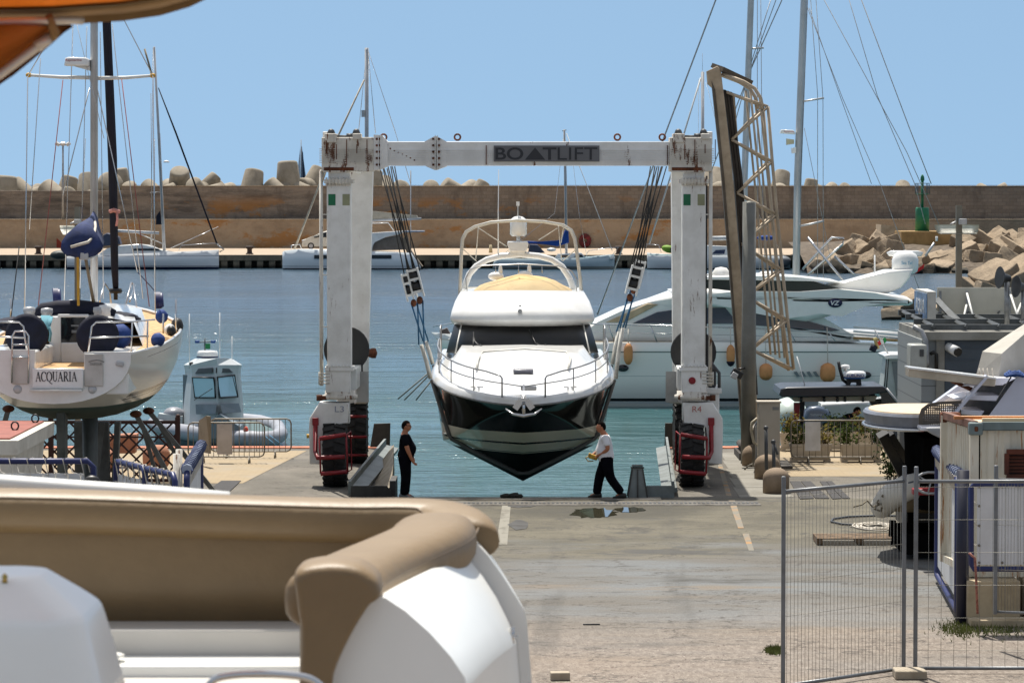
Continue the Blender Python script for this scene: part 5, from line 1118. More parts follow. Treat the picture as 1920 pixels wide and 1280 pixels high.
# ================================================================ GREY PATROL RIB (left, on the water)
RG = mat('rib_grey', S(186, 192, 194), .5, var=.06); RD = mat('rib_dark', S(110, 122, 130), .5, var=.1)
YB = 111.0; rib = thing('patrol_boat', 'grey inflatable patrol boat with a tall wheelhouse moored beyond the left barriers', 'patrol boat', P(410, 835, YB))
tubep = [P(x, y, Y) for x, y, Y in ((288, 792, 114), (300, 800, 112.5), (330, 808, 110.8), (380, 815, 109.8), (440, 821, 109), (490, 824, 108.6), (515, 822, 109), (526, 814, 110.5), (520, 800, 113), (490, 792, 114.5), (450, 788, 115), (400, 785, 115.5))]
m = MB(); m.tube(tubep, [.2, .24, .26, .27, .27, .26, .25, .24, .24, .25, .25, .22], 12); m.build('collar', mat('collar_grey', S(150, 154, 164), .55, var=.1), rib)
m = MB(); m.loft([[P(x, y - 2, Y) + Vector((0, 0, dz)) for x, y, Y in ((290, 800, 113.5), (330, 812, 111), (400, 822, 109.6), (490, 828, 108.8), (522, 818, 110.5), (480, 798, 114.4), (400, 795, 115))] for dz in (-.75, .12)]); m.build('hull', mat('rib_hull', S(60, 92, 92), .5), rib)
plan_b = [(343, 113.5), (357, 110.9), (408, 109.6), (450, 111), (455, 113.5)]
def ringp(y, sc_=1.0, cx_=402): return [P(cx_ + (x - cx_) * sc_, y, Y) for x, Y in plan_b]
m = MB(); m.loft([ringp(806, 1.06), ringp(748, 1.0), ringp(700, .93), ringp(690, .95), ringp(684, .98), ringp(672, .62)], smooth=False); m.build('wheelhouse', RG, rib)
GL_ = mat('pale_glass', S(170, 205, 218), .05, var=0, spec=.8)
for pts in (((361, 707, 110.7), (401, 708, 109.7), (404, 745, 109.7), (366, 745, 110.7)), ((408, 707, 109.6), (440, 703, 110.7), (446, 743, 110.8), (413, 745, 109.6))):
    q_ = [P(x, y, Y) + Vector((0, -.06, 0)) for x, y, Y in pts]; m = MB(); m.prism(q_, (0, .05, 0)); wn = m.build('window', GL_, rib); m = MB(); m.tube(q_, .03, 5, closed=True); m.build('frame', BLACK, wn)
for pts in (((366, 700, 110.75), (372, 691, 110.6), (398, 689, 109.85), (398, 699, 109.85)), ((405, 699, 109.65), (405, 689, 109.65), (430, 691, 110.4), (437, 698, 110.6))):
    q_ = [P(x, y, Y) + Vector((0, -.10, 0)) for x, y, Y in pts]; m = MB(); m.prism(q_, (0, .12, 0)); m.build('roof_window', DGREY, rib)
for pts in (((367, 757, 110.5), (407, 757, 109.6), (405, 776, 109.5), (368, 776, 110.4)), ((413, 757, 109.6), (448, 755, 110.6), (453, 772, 110.6), (418, 775, 109.5))):
    q_ = [P(x, y, Y) + Vector((0, -.12, 0)) for x, y, Y in pts]; m = MB(); m.prism(q_, (0, .06, 0), .01); m.build('hatch', RD, rib)
m = MB(); m.prism([P(375, 800, 108.9), P(412, 776, 108.9), P(450, 800, 108.9), P(450, 822, 108.9), P(375, 822, 108.9)], (0, .9, 0)); m.build('console', RD, rib)
m = MB(); m.prism([P(343, 702, 113.2), P(356, 704, 112.2), P(362, 800, 112.2), P(343, 800, 113.2)], (0, .06, 0)); m.build('side_door', mat('rib_dark2', S(70, 78, 82), .5), rib)
m = MB(); m.loft([[P(402 + (x) * w_, y, 111.6 + d_) for x, d_ in ((-1, -.5), (1, -.5), (1, .6), (-1, .6))] for y, w_ in ((690, 36), (672, 27), (671, 24))], smooth=False); m.build('mast_pod', RG, rib)
m = MB(); kk = 111.5 / F; m.lathe([(20 * kk, 0), (20.5 * kk, 4 * kk), (20 * kk, 10 * kk), (17 * kk, 13 * kk), (.01, 13.5 * kk)], P(389, 670, 111.4), seg=20); rr_ = m.build('radar', WHITE, rib)
m = MB(); m.lathe([(20.6 * kk, 0), (20.9 * kk, 2.5 * kk)], P(389, 670, 111.4), seg=20); m.build('radar_band', NAVYP, rr_)
m = MB(); m.tube([P(384, 657, 111.5), P(384, 634, 111.5)], .03, 6); m.tube([P(366, 642, 111.5), P(404, 640, 111.5)], .025, 5); m.build('mast', RD, rib)
for px in (370, 400): 
    m = MB(); m.box(PX(px - 4, 111.5), PX(px + 4, 111.5), 111.4, 111.6, PZ(643, 111.5), PZ(638, 111.5), .01); m.build('blue_light', mat('blue_lamp', S(30, 80, 150), .3), rib)
m = MB(); m.box(PX(385, 111.4), PX(394, 111.4), 111.4, 111.44, PZ(654, 111.4), PZ(644, 111.4)); m.build('green_flag', mat('flag_green', S(20, 120, 70), .7), rib)
for x, y0, y1 in ((355, 690, 588), (412, 690, 586), (435, 692, 630)): pl_([[(x, y0, 111.5), (x, y1, 111.5)]], .014, 'antenna', WHITE, rib)
for x in (359, 419): m = MB(); m.ball(P(x, 682, 111), .07, seg=10); m.build('floodlight', BLACK, rib)
m = MB(); m.ball(P(326, 775, 113), (.35, .4, .22)); m.build('outboard_motor', mat('outboard_silver', S(150, 152, 160), .35), rib)
m = MB(); m.prism([P(293, 790, 112.6), P(297, 775, 112.6), P(342, 780, 112.6), P(342, 800, 112.6), P(300, 800, 112.6)], (0, .5, 0)); m.build('stern_box', RG, rib)
pl_([[(364, 750, 109.9), (398, 728, 109.6)], [(446, 745, 110.4), (436, 704, 110.4)]], .012, 'wiper', BLACK, rib)
m = MB(); m.ball(P(461, 806, 108.8), (.08, .08, .12)); m.build('buoy', mat('buoy_orange', S(225, 80, 50), .6), rib)
pl_([[(505, 815, 108.5), (535, 838, 108)], [(498, 818, 108.5), (522, 838, 108)]], .012, 'mooring_line', mat('line_blue', S(90, 140, 170), .8), rib)
# steel guides at the slip
GST = mat('guide_grey', S(122, 128, 126), .55, .3, var=.15, dirt=.2); GSD = mat('guide_dark', S(72, 70, 66), .65, .2, var=.2, dirt=.2)
t = thing('slip_guide', 'grey sloping steel guide beam along the left edge of the slip', 'guide beam', (PX(700, 80), 80, 0))
m = MB(); m.bar((PX(668, 79.9, 915), 79.9, .12), (PX(735, 92, 845), 92.0, .2), .34, .1, up=(.25, 0, 1)); m.bar((PX(655, 79.9, 915), 79.9, .2), (PX(722, 92, 845), 92.0, .3), .06, .3, up=(0, 0, 1)); m.build('beam', GST, t)
m = MB(); m.prism([(PX(658, 79.75, 920), 79.75, .0), (PX(735, 79.75, 920), 79.75, .0), (PX(733, 79.75, 920), 79.75, .14), (PX(725, 79.75, 920), 79.75, .26), (PX(658, 79.75, 920), 79.75, .26)], (0, .06, 0)); m.build('end_plate', GSD, t)
m = MB(); m.loft([[Vector((PX(725, 80.5) + d_, 80.2, z)) for d_, z in ((-.5, -.05), (.12, -.05), (.1, .2))], [Vector((PX(728, 84) + d_, 84, z)) for d_, z in ((-.4, -.05), (.14, -.05), (.12, .4))], [Vector((PX(732, 88) + d_, 88, z)) for d_, z in ((-.4, -.05), (.1, -.05), (.08, .6))]], smooth=False); m.build('fill', CONC, t)
m = MB(); m.box(PX(738, 80) - .1, PX(741, 80), 80.0, 81.5, -.9, .35); m.build('fender_plate', GSD, t)
def plate(pts, Y, label):
    m = MB(); m.prism([P(x, y, Y) for x, y in pts], (0, .08, 0), .01); o = m.build('stop_plate', mat('plate_brown', S(74, 66, 58), .7, .2, var=.2), label=label, cat='plate', group='steel stop plates'); return o
plate([(694, 838), (701, 794), (732, 793), (731, 838)], 94.3, 'brown steel stop plate at the end of the left slip wall')
plate([(1246, 838), (1247, 793), (1263, 793), (1264, 838)], 94.3, 'brown steel stop plate behind the right lift wheels')
t = thing('slip_guide', 'grey steel guide beam along the right edge of the slip beside the red wheel guard', 'guide beam', (PX(1250, 81), 81, 0))
m = MB(); m.bar((PX(1256, 79.9, 915), 79.9, .12), (PX(1243, 92, 845), 92.0, .2), .36, .1, up=(-.25, 0, 1)); m.bar((PX(1262, 79.9, 915), 79.9, .2), (PX(1250, 92, 845), 92, .35), .06, .3, up=(0, 0, 1)); m.build('beam', GST, t)
m = MB(); m.box(PX(1212, 79.6, 920), PX(1264, 79.6, 920), 79.55, 79.62, 0, .28); m.build('end_plate', GST, t)
k = 79.0 / F; b0 = G(1195, 933); b0.z = .03; t = thing('mooring_pedestal', 'grey four sided steel pedestal tapering upward at the right slip edge', 'pedestal', b0)
m = MB(); rgs = [[b0 + Vector((math.cos(R(a)) * r * k * 1.3, math.sin(R(a)) * r * k * 1.3, h_ * k)) for a in (45, 135, 225, 315)] for r, h_ in ((19.5, 0), (10.5, 50), (10.5, 56))]; m.loft(rgs, smooth=False); m.build('body', GST, t)
m = MB()
for a in (45, 135, 225, 315, 270): m.bar(b0 + Vector((math.cos(R(a)) * 20 * k * (1.3 if a != 270 else .95), math.sin(R(a)) * 20 * k * (1.3 if a != 270 else .95), 0)), b0 + Vector((math.cos(R(a)) * 11 * k * (1.3 if a != 270 else .95), math.sin(R(a)) * 11 * k * (1.3 if a != 270 else .95), 52 * k)), .03, .03)
m.build('rib_plate', GSD, t)
m = MB(); m.box(b0.x - 12.5 * k, b0.x + 12.5 * k, b0.y - .14, b0.y + .14, b0.z + 54 * k, b0.z + 56 * k); m.box(b0.x - 10 * k, b0.x + 10 * k, b0.y - .12, b0.y + .12, b0.z + 58 * k, b0.z + 60 * k); m.build('cap_plate', GSD, t)
# ================================================================ BOATS AT THE FAR QUAY
def tube_part(pts, r, name, mt, par, seg=5, **kw):
    m = MB(); m.tube([P(*p) for p in pts], r, seg); return m.build(name, mt, par, **kw)
def side_hull(stations, Yc, name, mt, par, zb=-.5, plumb=.8, beam=1.6, capmat=None):
    """stations: (px, y_sheer, halfbreadth factor 0..1); hull seen from its side, waterline at the water"""
    m = MB(); rg = []
    for px, ys_, w_ in stations:
        X = PX(px, Yc); zt = PZ(ys_, Yc); b_ = max(.02, beam * w_)
        rg.append([Vector((X, Yc - b_, zt)), Vector((X, Yc - b_ * .97, (zt + WZ) / 2)), Vector((X, Yc - b_ * plumb, WZ)), Vector((X, Yc - b_ * .3, WZ + zb)), Vector((X, Yc + b_ * .3, WZ + zb)), Vector((X, Yc + b_ * plumb, WZ)), Vector((X, Yc + b_ * .97, (zt + WZ) / 2)), Vector((X, Yc + b_, zt))])
    m.loft(rg); return m.build(name, mt, par)
def poly_part(px, Y, th, name, mt, par, bev=0, **kw):
    m = MB(); m.prism([P(x, y, Y) for x, y in px], (0, th, 0), bev); return m.build(name, mt, par, **kw)
def zband(name, base, lines, rough=.2):
    s = shader(name); c = base
    for z0, z1, cl in lines: c = s.mix(s.math('MULTIPLY', s.math('GREATER_THAN', s.z, z0), s.math('LESS_THAN', s.z, z1)), c, cl)
    if not isinstance(c, tuple): s.col(c)
    else: s.b.inputs['Base Color'].default_value = c
    s.b.inputs['Roughness'].default_value = rough; return s.m
WH = L(.76, .77, .77)
# left white sailboat
Yq = 344.5
t = thing('sailing_boat', 'white sailing boat with dark furled forestay moored at the far quay on the left', 'sailboat', P(270, 504, Yq))
zt = lambda y: PZ(y, Yq)
side_hull([(128, 480, .6), (180, 478, .9), (260, 475, 1), (340, 472, .8), (390, 469.5, .3), (411, 468, .02)], Yq, 'hull', zband('hull_white_navy', WH, [(zt(505), zt(500), L(.012, .018, .05)), (zt(499), zt(498), L(.1, .11, .16)), (zt(480), zt(479.2), L(.05, .06, .1))]), t)
poly_part([(180, 480), (200, 466), (225, 460), (262, 458), (280, 460), (300, 470), (335, 474)], Yq - 1, 2, 'coachroof', WHITE, t, .08)
poly_part([(247, 470), (252, 466), (296, 466), (302, 470)], Yq - 1.06, .05, 'window', GLASSD, t)
poly_part([(186, 444), (200, 437), (222, 444), (226, 458), (190, 462)], Yq - .8, 1.6, 'sprayhood', mat('hood_grey', S(70, 76, 96), .8), t, .1)
tube_part([(289, 88, Yq), (299, 280, Yq), (308, 470, Yq)], [.11, .14, .17], 'mast', MAST, t, 8)
tube_part([(208, 432, Yq), (298, 437, Yq)], .14, 'boom', mat('boom_cover', S(200, 202, 205), .7), t, 8)
tube_part([(260, 438, Yq), (305, 457, Yq)], .05, 'vang', WPAINT, t)
tube_part([(297, 165, Yq), (330, 250, Yq), (407, 458, Yq)], [.05, .09, .08], 'furled_genoa', mat('genoa_navy', S(18, 22, 42), .8), t, 6)
tube_part([(407, 458, Yq), (420, 468, Yq - .2), (412, 472, Yq)], .07, 'anchor', GALV, t)
for a, b in (((287, 90), (283, 470)), ((290, 260), (290, 470)), ((300, 250), (310, 465)), ((300, 360), (281, 361)), ((320, 465), (410, 425)), ((283, 175), (285, 470)), ((270, 92), (283, 140))): tube_part([(*a, Yq), (*b, Yq)], .03, 'stay', STEEL, t, 4)
tube_part([(271, 92, Yq), (284, 138, Yq)], .1, 'radar_pole', mat('strut_brown', S(150, 135, 110), .6), t)
m = MB(); m.lathe([(.3, 0), (.3, .1), (.15, .22), (.01, .22)], P(312, 305, Yq), seg=10); m.build('radar', WHITE, t)
tube_part([(335, 470, Yq - 1), (340, 460, Yq - 1), (400, 456, Yq - .4), (411, 458, Yq)], .03, 'rail', STEEL, t)
poly_part([(293, 405), (300, 395), (303, 421), (292, 421)], Yq, .1, 'flag', NAVY, t)
m = MB(); m.ball(P(112, 478, Yq), (.95, .8, .45)); m.build('dinghy', mat('dinghy_dark', S(44, 52, 52), .6), label='dark dinghy hanging at the stern of the white sailing boat, far quay', cat='dinghy')
poly_part([(106, 446), (112, 451), (124, 468), (118, 466), (106, 464)], Yq - .5, .05, 'flag', mat('flag_red', S(170, 60, 30), .8), t)
poly_part([(129, 480), (131, 458), (190, 458), (190, 462), (134, 462), (133, 480)], Yq, 1, 'stern_frame', DGREY, t)
# catamaran
Yq = 343; t = thing('catamaran', 'white catamaran moored at the far quay behind the left lift column', 'catamaran', P(660, 505, Yq))
zt = lambda y: PZ(y, Yq); cm = zband('cat_white', L(.74, .79, .81), [(zt(505), zt(502.5), L(.03, .035, .04)), (zt(499.5), zt(498.5), L(.25, .28, .3))])
for dy in (0, 5):
    side_hull([(530, 473, .06), (534, 470, .45), (560, 467, .85), (660, 470, 1), (745, 473, 1), (772, 474, .9), (783, 492, .8), (789, 500, .7)], Yq + dy, 'hull', cm, t, beam=.9, plumb=.9)
poly_part([(530, 474), (560, 468), (660, 470), (745, 474), (745, 479), (530, 479)], Yq, 5, 'deck', WHITE, t)
for a, b in ((589, 616), (697, 734)):
    poly_part([(a, 478), (b, 478), (b, 485), (a, 485)], Yq - .93, .06, 'window', GLASSD, t)
poly_part([(612, 470), (635, 450), (660, 440), (700, 437), (757, 433), (753, 439), (722, 445), (700, 452), (698, 470)], Yq + .2, 4.4, 'cabin', WHITE, t, .15)
poly_part([(699, 452), (722, 446), (748, 441), (762, 468), (699, 470)], Yq + .6, 3.6, 'saloon_window', mat('saloon_grey', S(120, 108, 96), .25), t)
poly_part([(690, 395), (782, 404), (784, 408), (775, 412), (692, 415)], Yq + 2, .5, 'sail_bag', mat('bag_beige', S(196, 184, 164), .8), t)
tube_part([(690, 414, Yq + 2), (790, 410, Yq + 2)], .12, 'boom', MAST, t, 8)
tube_part([(687.5, 90, Yq + 2), (687.5, 260, Yq + 2), (688, 445, Yq + 2)], [.2, .2, .2], 'mast', MAST, t, 8)
tube_part([(683, 150, Yq + 1), (634, 255, Yq + 1), (552, 468, Yq + 1)], [.08, .1, .1], 'furled_genoa', mat('bag_beige', S(196), .8), t, 6)
for a, b in (((690, 95), (704, 250)), ((690, 95), (742, 250)), ((688, 92), (672, 250)), ((742, 250), (770, 345)), ((770, 345), (770, 470))): tube_part([(*a, Yq + 2), (*b, Yq + 2)], .03, 'stay', STEEL, t, 4)
tube_part([(770, 320, Yq + 3.5), (770, 470, Yq + 3.5)], .06, 'antenna_pole', GALV, t)
m = MB(); m.box(PX(677, Yq), PX(683, Yq), Yq + 1.8, Yq + 2.2, zt(219), zt(206)); m.build('radar_reflector', GALVL, t)
poly_part([(758, 433), (795, 433), (795, 435), (758, 436)], Yq + .5, 3.5, 'solar_panel', mat('panel_blue', S(150, 160, 175), .3), t)
tube_part([(694, 419, Yq + 1), (728, 418, Yq + 1), (738, 432, Yq + 1)], .05, 'bimini_frame', WHITE, t)
tube_part([(546, 468, Yq), (546, 460, Yq), (562, 458, Yq + 1), (566, 468, Yq + 1)], .04, 'pulpit', STEEL, t)
poly_part([(754, 450), (762, 440), (770, 470), (792, 500), (783, 500), (762, 472)], Yq + 1, 3, 'stern_step', mat('step_tan', S(150, 135, 115), .6), t)
# car on the quay
Yc = 362; t = thing('parked_car', 'white hatchback car parked on the far quay behind the catamaran', 'car', P(604, 468, Yc)); kk = Yc / F
m = MB(); out = [(566, 463), (566, 455), (569, 449), (588, 444), (601, 436), (612, 433), (632, 434), (645, 443), (650, 450), (650, 463)]
m.prism([P(x, y, Yc) for x, y in out], (0, 1.7, 0), .12); m.build('body', mat('car_white', L(.66, .64, .56), .25, coat=.5), t)
poly_part([(592, 445), (603, 437.5), (612, 435.5), (612, 445)], Yc - .02, .04, 'window', GLASSD, t); poly_part([(614, 445), (614, 435.5), (630, 436), (640, 445)], Yc - .02, .04, 'window', GLASSD, t)
for px in (583, 634):
    m = MB(); m.lathe([(.34, -.02), (.34, .2), (.2, .2)], P(px, 461, Yc), (0, 1, 0), 18); w_ = m.build('wheel', RUBBER, t); m = MB(); m.lathe([(.22, -.04), (.2, -.03), (.01, -.05)], P(px, 461, Yc), (0, 1, 0), 12); m.build('rim', GALVL, w_)
m = MB(); m.ball(P(569, 451, Yc + .2), (.2, .25, .08)); m.build('headlight', mat('lamp_glass', S(190, 195, 200), .1), t)
m = MB(); m.box(PX(590, Yc), PX(595, Yc), Yc - .18, Yc, PZ(446, Yc), PZ(443, Yc), .03); m.build('mirror', BLACK, t)
# blue-grey sailboat
Yq = 344.5; t = thing('sailing_boat', 'weathered blue-grey sailing boat with royal blue boom cover at the far quay', 'sailboat', P(1030, 504, Yq)); zt = lambda y: PZ(y, Yq)
side_hull([(924, 494, .4), (932, 484, .75), (990, 485, 1), (1060, 484, .95), (1110, 481, .6), (1140, 477.5, .2), (1152, 476.5, .02)], Yq, 'hull', zband('hull_bluegrey', L(.40, .50, .54), [(zt(506), zt(499), L(.22, .25, .24)), (zt(483), zt(481.8), L(.16, .3, .36))], .5), t)
poly_part([(1040, 484), (1046, 476), (1090, 474), (1098, 482)], Yq - .9, 1.8, 'cabin', WHITE, t, .05); poly_part([(1077, 482), (1079, 477.5), (1091, 477.5), (1094, 482)], Yq - .94, .05, 'window', GLASSD, t); poly_part([(1052, 483), (1054, 478), (1064, 478), (1066, 483)], Yq - .94, .05, 'window', mat('win_brown', S(120, 100, 80), .3), t)
poly_part([(945, 485), (960, 478), (1000, 476), (1040, 484)], Yq - .9, 1.8, 'coaming', mat('coaming_tan', S(160, 140, 104), .6), t, .04)
poly_part([(990, 476), (993, 458), (1008, 459), (1022, 474)], Yq - .8, 1.6, 'sprayhood', mat('hood_grey', S(150, 156, 170), .7), t, .08)
m = MB(); m.ball(P(1034, 468, Yq - .4), (.48, .4, .2)); m.build('life_raft', WHITE, t)
poly_part([(988, 452), (1010, 453), (1045, 452), (1055, 449), (1058, 433), (1066, 433), (1067, 455), (1045, 462), (1020, 457), (988, 457)], Yq - .2, .4, 'boom_cover', mat('royal_blue', S(20, 70, 150), .8), t, .06)
tube_part([(1058, 243, Yq), (1060, 330, Yq), (1062, 476, Yq)], [.1, .14, .14], 'mast', MAST, t, 8)
tube_part([(1054, 246, Yq), (1062, 244, Yq)], .04, 'masthead', DGREY, t)
for pts in ([(1062, 250), (1110, 372), (1148, 470)], [(1056, 260), (1040, 400), (935, 484)], [(1074, 300), (1085, 395), (1100, 480)]): tube_part([(*p, Yq) for p in pts], .035 if pts[0][0] == 1062 else .02, 'stay', WPAINT if pts[0][0] == 1062 else STEEL, t, 4)
tube_part([(1100, 476, Yq - .6), (1104, 470, Yq - .6), (1140, 465, Yq - .3), (1160, 464, Yq), (1148, 478, Yq)], .03, 'pulpit', STEEL, t)
poly_part([(1144, 483), (1153, 482), (1153, 485), (1144, 486)], Yq - .6, .5, 'anchor', WPAINT, t)
m = MB(); c0 = P(1097, 451, 384.6)
for r_ in (.68, .52, .36): m.tube([c0 + Vector((r_ * .85 * math.cos(R(a)), .0, r_ * math.sin(R(a)))) for a in range(0, 360, 24)], .12, 6, closed=True)
m.build('hose_reel', mat('reel_red', S(120, 20, 24), .6, var=.4, vs=4), label='dark red coiled hose hanging on the lower breakwater wall', cat='hose reel')
m = MB(); m.cyl(P(920, 474, 352), P(920, 459, 352), .2, .12, seg=8); m.build('quay_post', mat('post_cream', S(190, 175, 140), .7), label='short cream post on the far quay left of the radar dome', cat='post')
# white sailboat right
Yq = 344.5; t = thing('sailing_boat', 'white sailing boat with a lime green sail bag on its bow at the far quay', 'sailboat', P(1350, 504, Yq))
side_hull([(1213, 473, .02), (1222, 475, .25), (1250, 476.5, .7), (1320, 478, 1), (1400, 479, 1), (1468, 481, .7), (1480, 486, .5)], Yq, 'hull', zband('hull_white_plain', L(.62, .66, .67), [(PZ(506, Yq), PZ(502.5, Yq), L(.03, .04, .04)), (PZ(478, Yq), PZ(476.5, Yq), L(.25, .42, .42))], .4), t)
poly_part([(1270, 478), (1280, 462), (1300, 459), (1370, 462), (1380, 478)], Yq - .9, 1.8, 'cabin', WHITE, t, .06); poly_part([(1335, 476), (1342, 469), (1360, 468), (1358, 476)], Yq - .95, .06, 'window', mat('win_navy', S(50, 56, 84), .2), t)
m = MB(); m.ball(P(1254, 467, Yq - .4), (.75, .5, .38), (0, R(12), 0)); m.build('sail_bag', mat('bag_lime', S(120, 160, 40), .7), t); m = MB(); m.ball(P(1262, 468, Yq - .7), (.33, .4, .36)); m.build('sail_bag', BLACK, t, label='black end of the sail bag')
m = MB(); m.ball(P(1272, 467, Yq - .3), (.7, .5, .4)); m.build('hood', mat('hood_pale', S(150, 165, 165), .7), t)
tube_part([(1317.5, 135, Yq), (1317.5, 480, Yq)], .16, 'mast', MAST, t, 8)
for pts, r in (([(1314, 146), (1282, 252), (1217, 458)], .09), ([(1317, 140), (1317, 100)], .02), ([(1310, 148), (1308, 480)], .02), ([(1324, 155), (1360, 300), (1470, 480)], .02)): tube_part([(*p, Yq) for p in pts], r, 'stay', WPAINT if r > .05 else STEEL, t, 5)
tube_part([(1330, 447, Yq), (1385, 446, Yq)], .22, 'boom', mat('boom_grey', S(190, 194, 196), .7), t, 8)
m = MB(); m.ball(P(1436, 446, Yq), (.95, .3, .25)); m.build('bag', mat('royal_blue', S(20), .8), t); m = MB(); m.ball(P(1322, 440, Yq), (.25, .25, .5)); m.build('bag', NAVY, t)
m = MB(); m.ball(P(1468, 490, Yq - 1.4), (.85, .7, .55)); m.build('dinghy', mat('dinghy_grey', S(110, 116, 122), .6), label='grey dinghy at the stern of the sailing boat with a lime sail bag', cat='dinghy')
tube_part([(1211, 470, Yq), (1212, 458, Yq), (1235, 459, Yq - .4), (1240, 474, Yq - .6)], .03, 'pulpit', STEEL, t)
# ================================================================ MOTOR YACHT (right)
Ys = 131.0; Yc = 133.5; my = thing('motor_yacht', 'large white motor yacht lying broadside behind the right lift leg', 'motor yacht', P(1300, 756, Yc))
rg = []; zw = WZ
for px, ysh, w_ in ((806, 628, .02), (830, 630, .22), (880, 633, .5), (950, 636, .75), (1040, 639, .93), (1150, 640.5, 1), (1300, 641, 1), (1500, 644, 1), (1680, 648, .98), (1722, 650, .94)):
    X = PX(px, Ys); b_ = 2.5 * w_; zt_ = PZ(ysh, Ys); fl = 1 - w_
    def Xb(d): return X + d * fl * 1.6
    rg.append([Vector((X, Yc - b_, zt_)), Vector((Xb(.3), Yc - b_ * 1.0, PZ(660, Ys))), Vector((Xb(.7), Yc - b_ * (.97 - .2 * fl), PZ(705, Ys))), Vector((Xb(1.2), Yc - b_ * (.93 - .35 * fl), zw)), Vector((Xb(1.6), Yc - .2, zw - .6)), Vector((Xb(1.6), Yc + .2, zw - .6)), Vector((Xb(1.2), Yc + b_ * (.93 - .35 * fl), zw)), Vector((Xb(.7), Yc + b_ * (.97 - .2 * fl), PZ(705, Ys))), Vector((Xb(.3), Yc + b_, PZ(660, Ys))), Vector((X, Yc + b_, zt_))])
zz = lambda y: PZ(y, Ys)
m = MB(); m.loft(rg); m.build('hull', zband('yacht_hull', L(.86, .85, .78), [(zz(757), zz(752.5), L(.7, .72, .7)), (zz(752.5), zz(747), L(.012, .016, .018)), (zz(661), zz(658.8), L(.12, .17, .16)), (zz(705.5), zz(704.7), L(.35, .4, .38)), (zz(641.5), zz(639), L(.45, .37, .26)), (zz(640), zz(600), L(.74, .76, .74))], .16), my)
YW = mat('yacht_white', L(.88, .87, .82), .2, var=.03); YG = mat('yacht_glass', L(.055, .075, .11), .08, var=0, spec=.8)
def yp(px, y0, th, name, mt, bev=0, **kw): return poly_part(px, y0, th, name, mt, my, bev, **kw)
yp([(1090, 641), (1092, 612), (1120, 604), (1165, 583), (1215, 567), (1262, 550), (1330, 546), (1480, 560), (1545, 596), (1600, 628), (1615, 641)], Ys + .5, 4.0, 'deckhouse', YW, .2)
yp([(1186, 606), (1232, 585), (1290, 577), (1360, 577), (1385, 607)], Ys + .44, .1, 'window', YG, .02); yp([(1392, 608), (1372, 578), (1405, 580), (1470, 590), (1530, 606), (1575, 619), (1560, 621)], Ys + .44, .1, 'window', YG, .02)
yp([(1136, 604), (1214, 568.5), (1234, 571), (1172, 604)], Ys + .42, 4.1, 'windscreen_cover', mat('cover_beige', S(206, 184, 150), .8), .05)
yp([(840, 636), (900, 628), (1000, 618), (1100, 606), (1180, 640)], Ys + 1.2, 2.6, 'foredeck', YW, .15)
yp([(1262, 549), (1330, 541), (1380, 546), (1500, 547), (1570, 542), (1640, 549), (1700, 556), (1712, 563), (1713, 569), (1706, 573), (1620, 575), (1575, 583), (1540, 598), (1512, 603), (1470, 598), (1420, 588), (1370, 577), (1300, 572), (1262, 560)], Ys - .1, 5.2, 'flybridge_deck', YW, .22)
yp([(1322, 521), (1440, 522), (1520, 526), (1575, 541), (1510, 546), (1322, 544)], Ys + .4, 4.2, 'fly_screen', mat('fly_dark', L(.02, .03, .026), .1, var=0), .05)
yp([(1316, 519), (1440, 517), (1500, 520), (1575, 528), (1580, 531), (1520, 527), (1316, 524)], Ys + .3, 4.4, 'fly_coaming', YW, .03)
yp([(1500, 543), (1590, 528), (1665, 507), (1712, 505), (1706, 522), (1690, 540), (1668, 549), (1640, 550)], Ys + 1.6, 1.8, 'radar_arch', YW, .1)
for px, py, r, h_ in ((1352, 520, 18, 20), (1440, 518, 22, 10)):
    kk = Ys / F; m = MB(); m.lathe([(r * kk, 0), (r * kk * .95, h_ * kk * .45), (r * kk * .6, h_ * kk * .9), (.01, h_ * kk)], P(px, py, Yc), seg=16); m.build('console_cover', mat('cover_white', L(.74, .74, .72), .8), my)
kk = Yc / F; m = MB(); m.lathe([(.01, 0), (17 * kk, 0), (23 * kk, 4 * kk), (25 * kk, 12 * kk), (25 * kk, 26 * kk), (21 * kk, 36 * kk), (12 * kk, 42 * kk), (.01, 44 * kk)], P(1697, 513, Yc), seg=24); dm = m.build('satellite_dome', WHITE, my)
text('Sea Tel', 'lettering', mat('teal_letter', S(30, 140, 180), .5), dm, (PX(1700, Yc - .6), Yc - 25 * kk - .02, PZ(493, Yc - .6)), 20 * kk, 6 * kk)
m = MB(); m.prism([P(1664, 474, Yc + .6), P(1672, 470, Yc + .6), P(1722, 470, Yc + .6), P(1732, 473, Yc + .6), P(1728, 480, Yc + .6), P(1700, 484, Yc + .6), P(1668, 480, Yc + .6)], (0, .4, 0), .05); m.build('radar_bar', WHITE, my)
m = MB(); m.lathe([(.27, 0), (.27, .012), (.01, .014)], P(1566, 568, Ys - .125), (0, -1, 0), 24)
for v in m.bm.verts: v.co.z = PZ(568, Ys - .125) + (v.co.z - PZ(568, Ys - .125)) * .62
em = m.build('emblem', mat('emblem_navy', S(24, 26, 70), .4), my); q_ = P(1566, 568, Ys - .15); text('VZ', 'lettering', WHITE, em, (q_.x, q_.y, q_.z), .34, .17, bold=.02, shear=.2)
tube_part([(1105, 607, Ys), (1280, 611, Ys), (1400, 615, Ys), (1540, 622, Ys), (1640, 630, Ys), (1718, 637, Ys)], .03, 'guard_rail', STEEL, my)
tube_part([(812, 612, Yc), (850, 606, Yc - 1), (950, 606, Ys + .3), (1105, 607, Ys)], .03, 'guard_rail', STEEL, my)
tube_part([(1110, 622, Ys), (1280, 626, Ys), (1600, 634, Ys)], .012, 'guard_rail', STEEL, my)
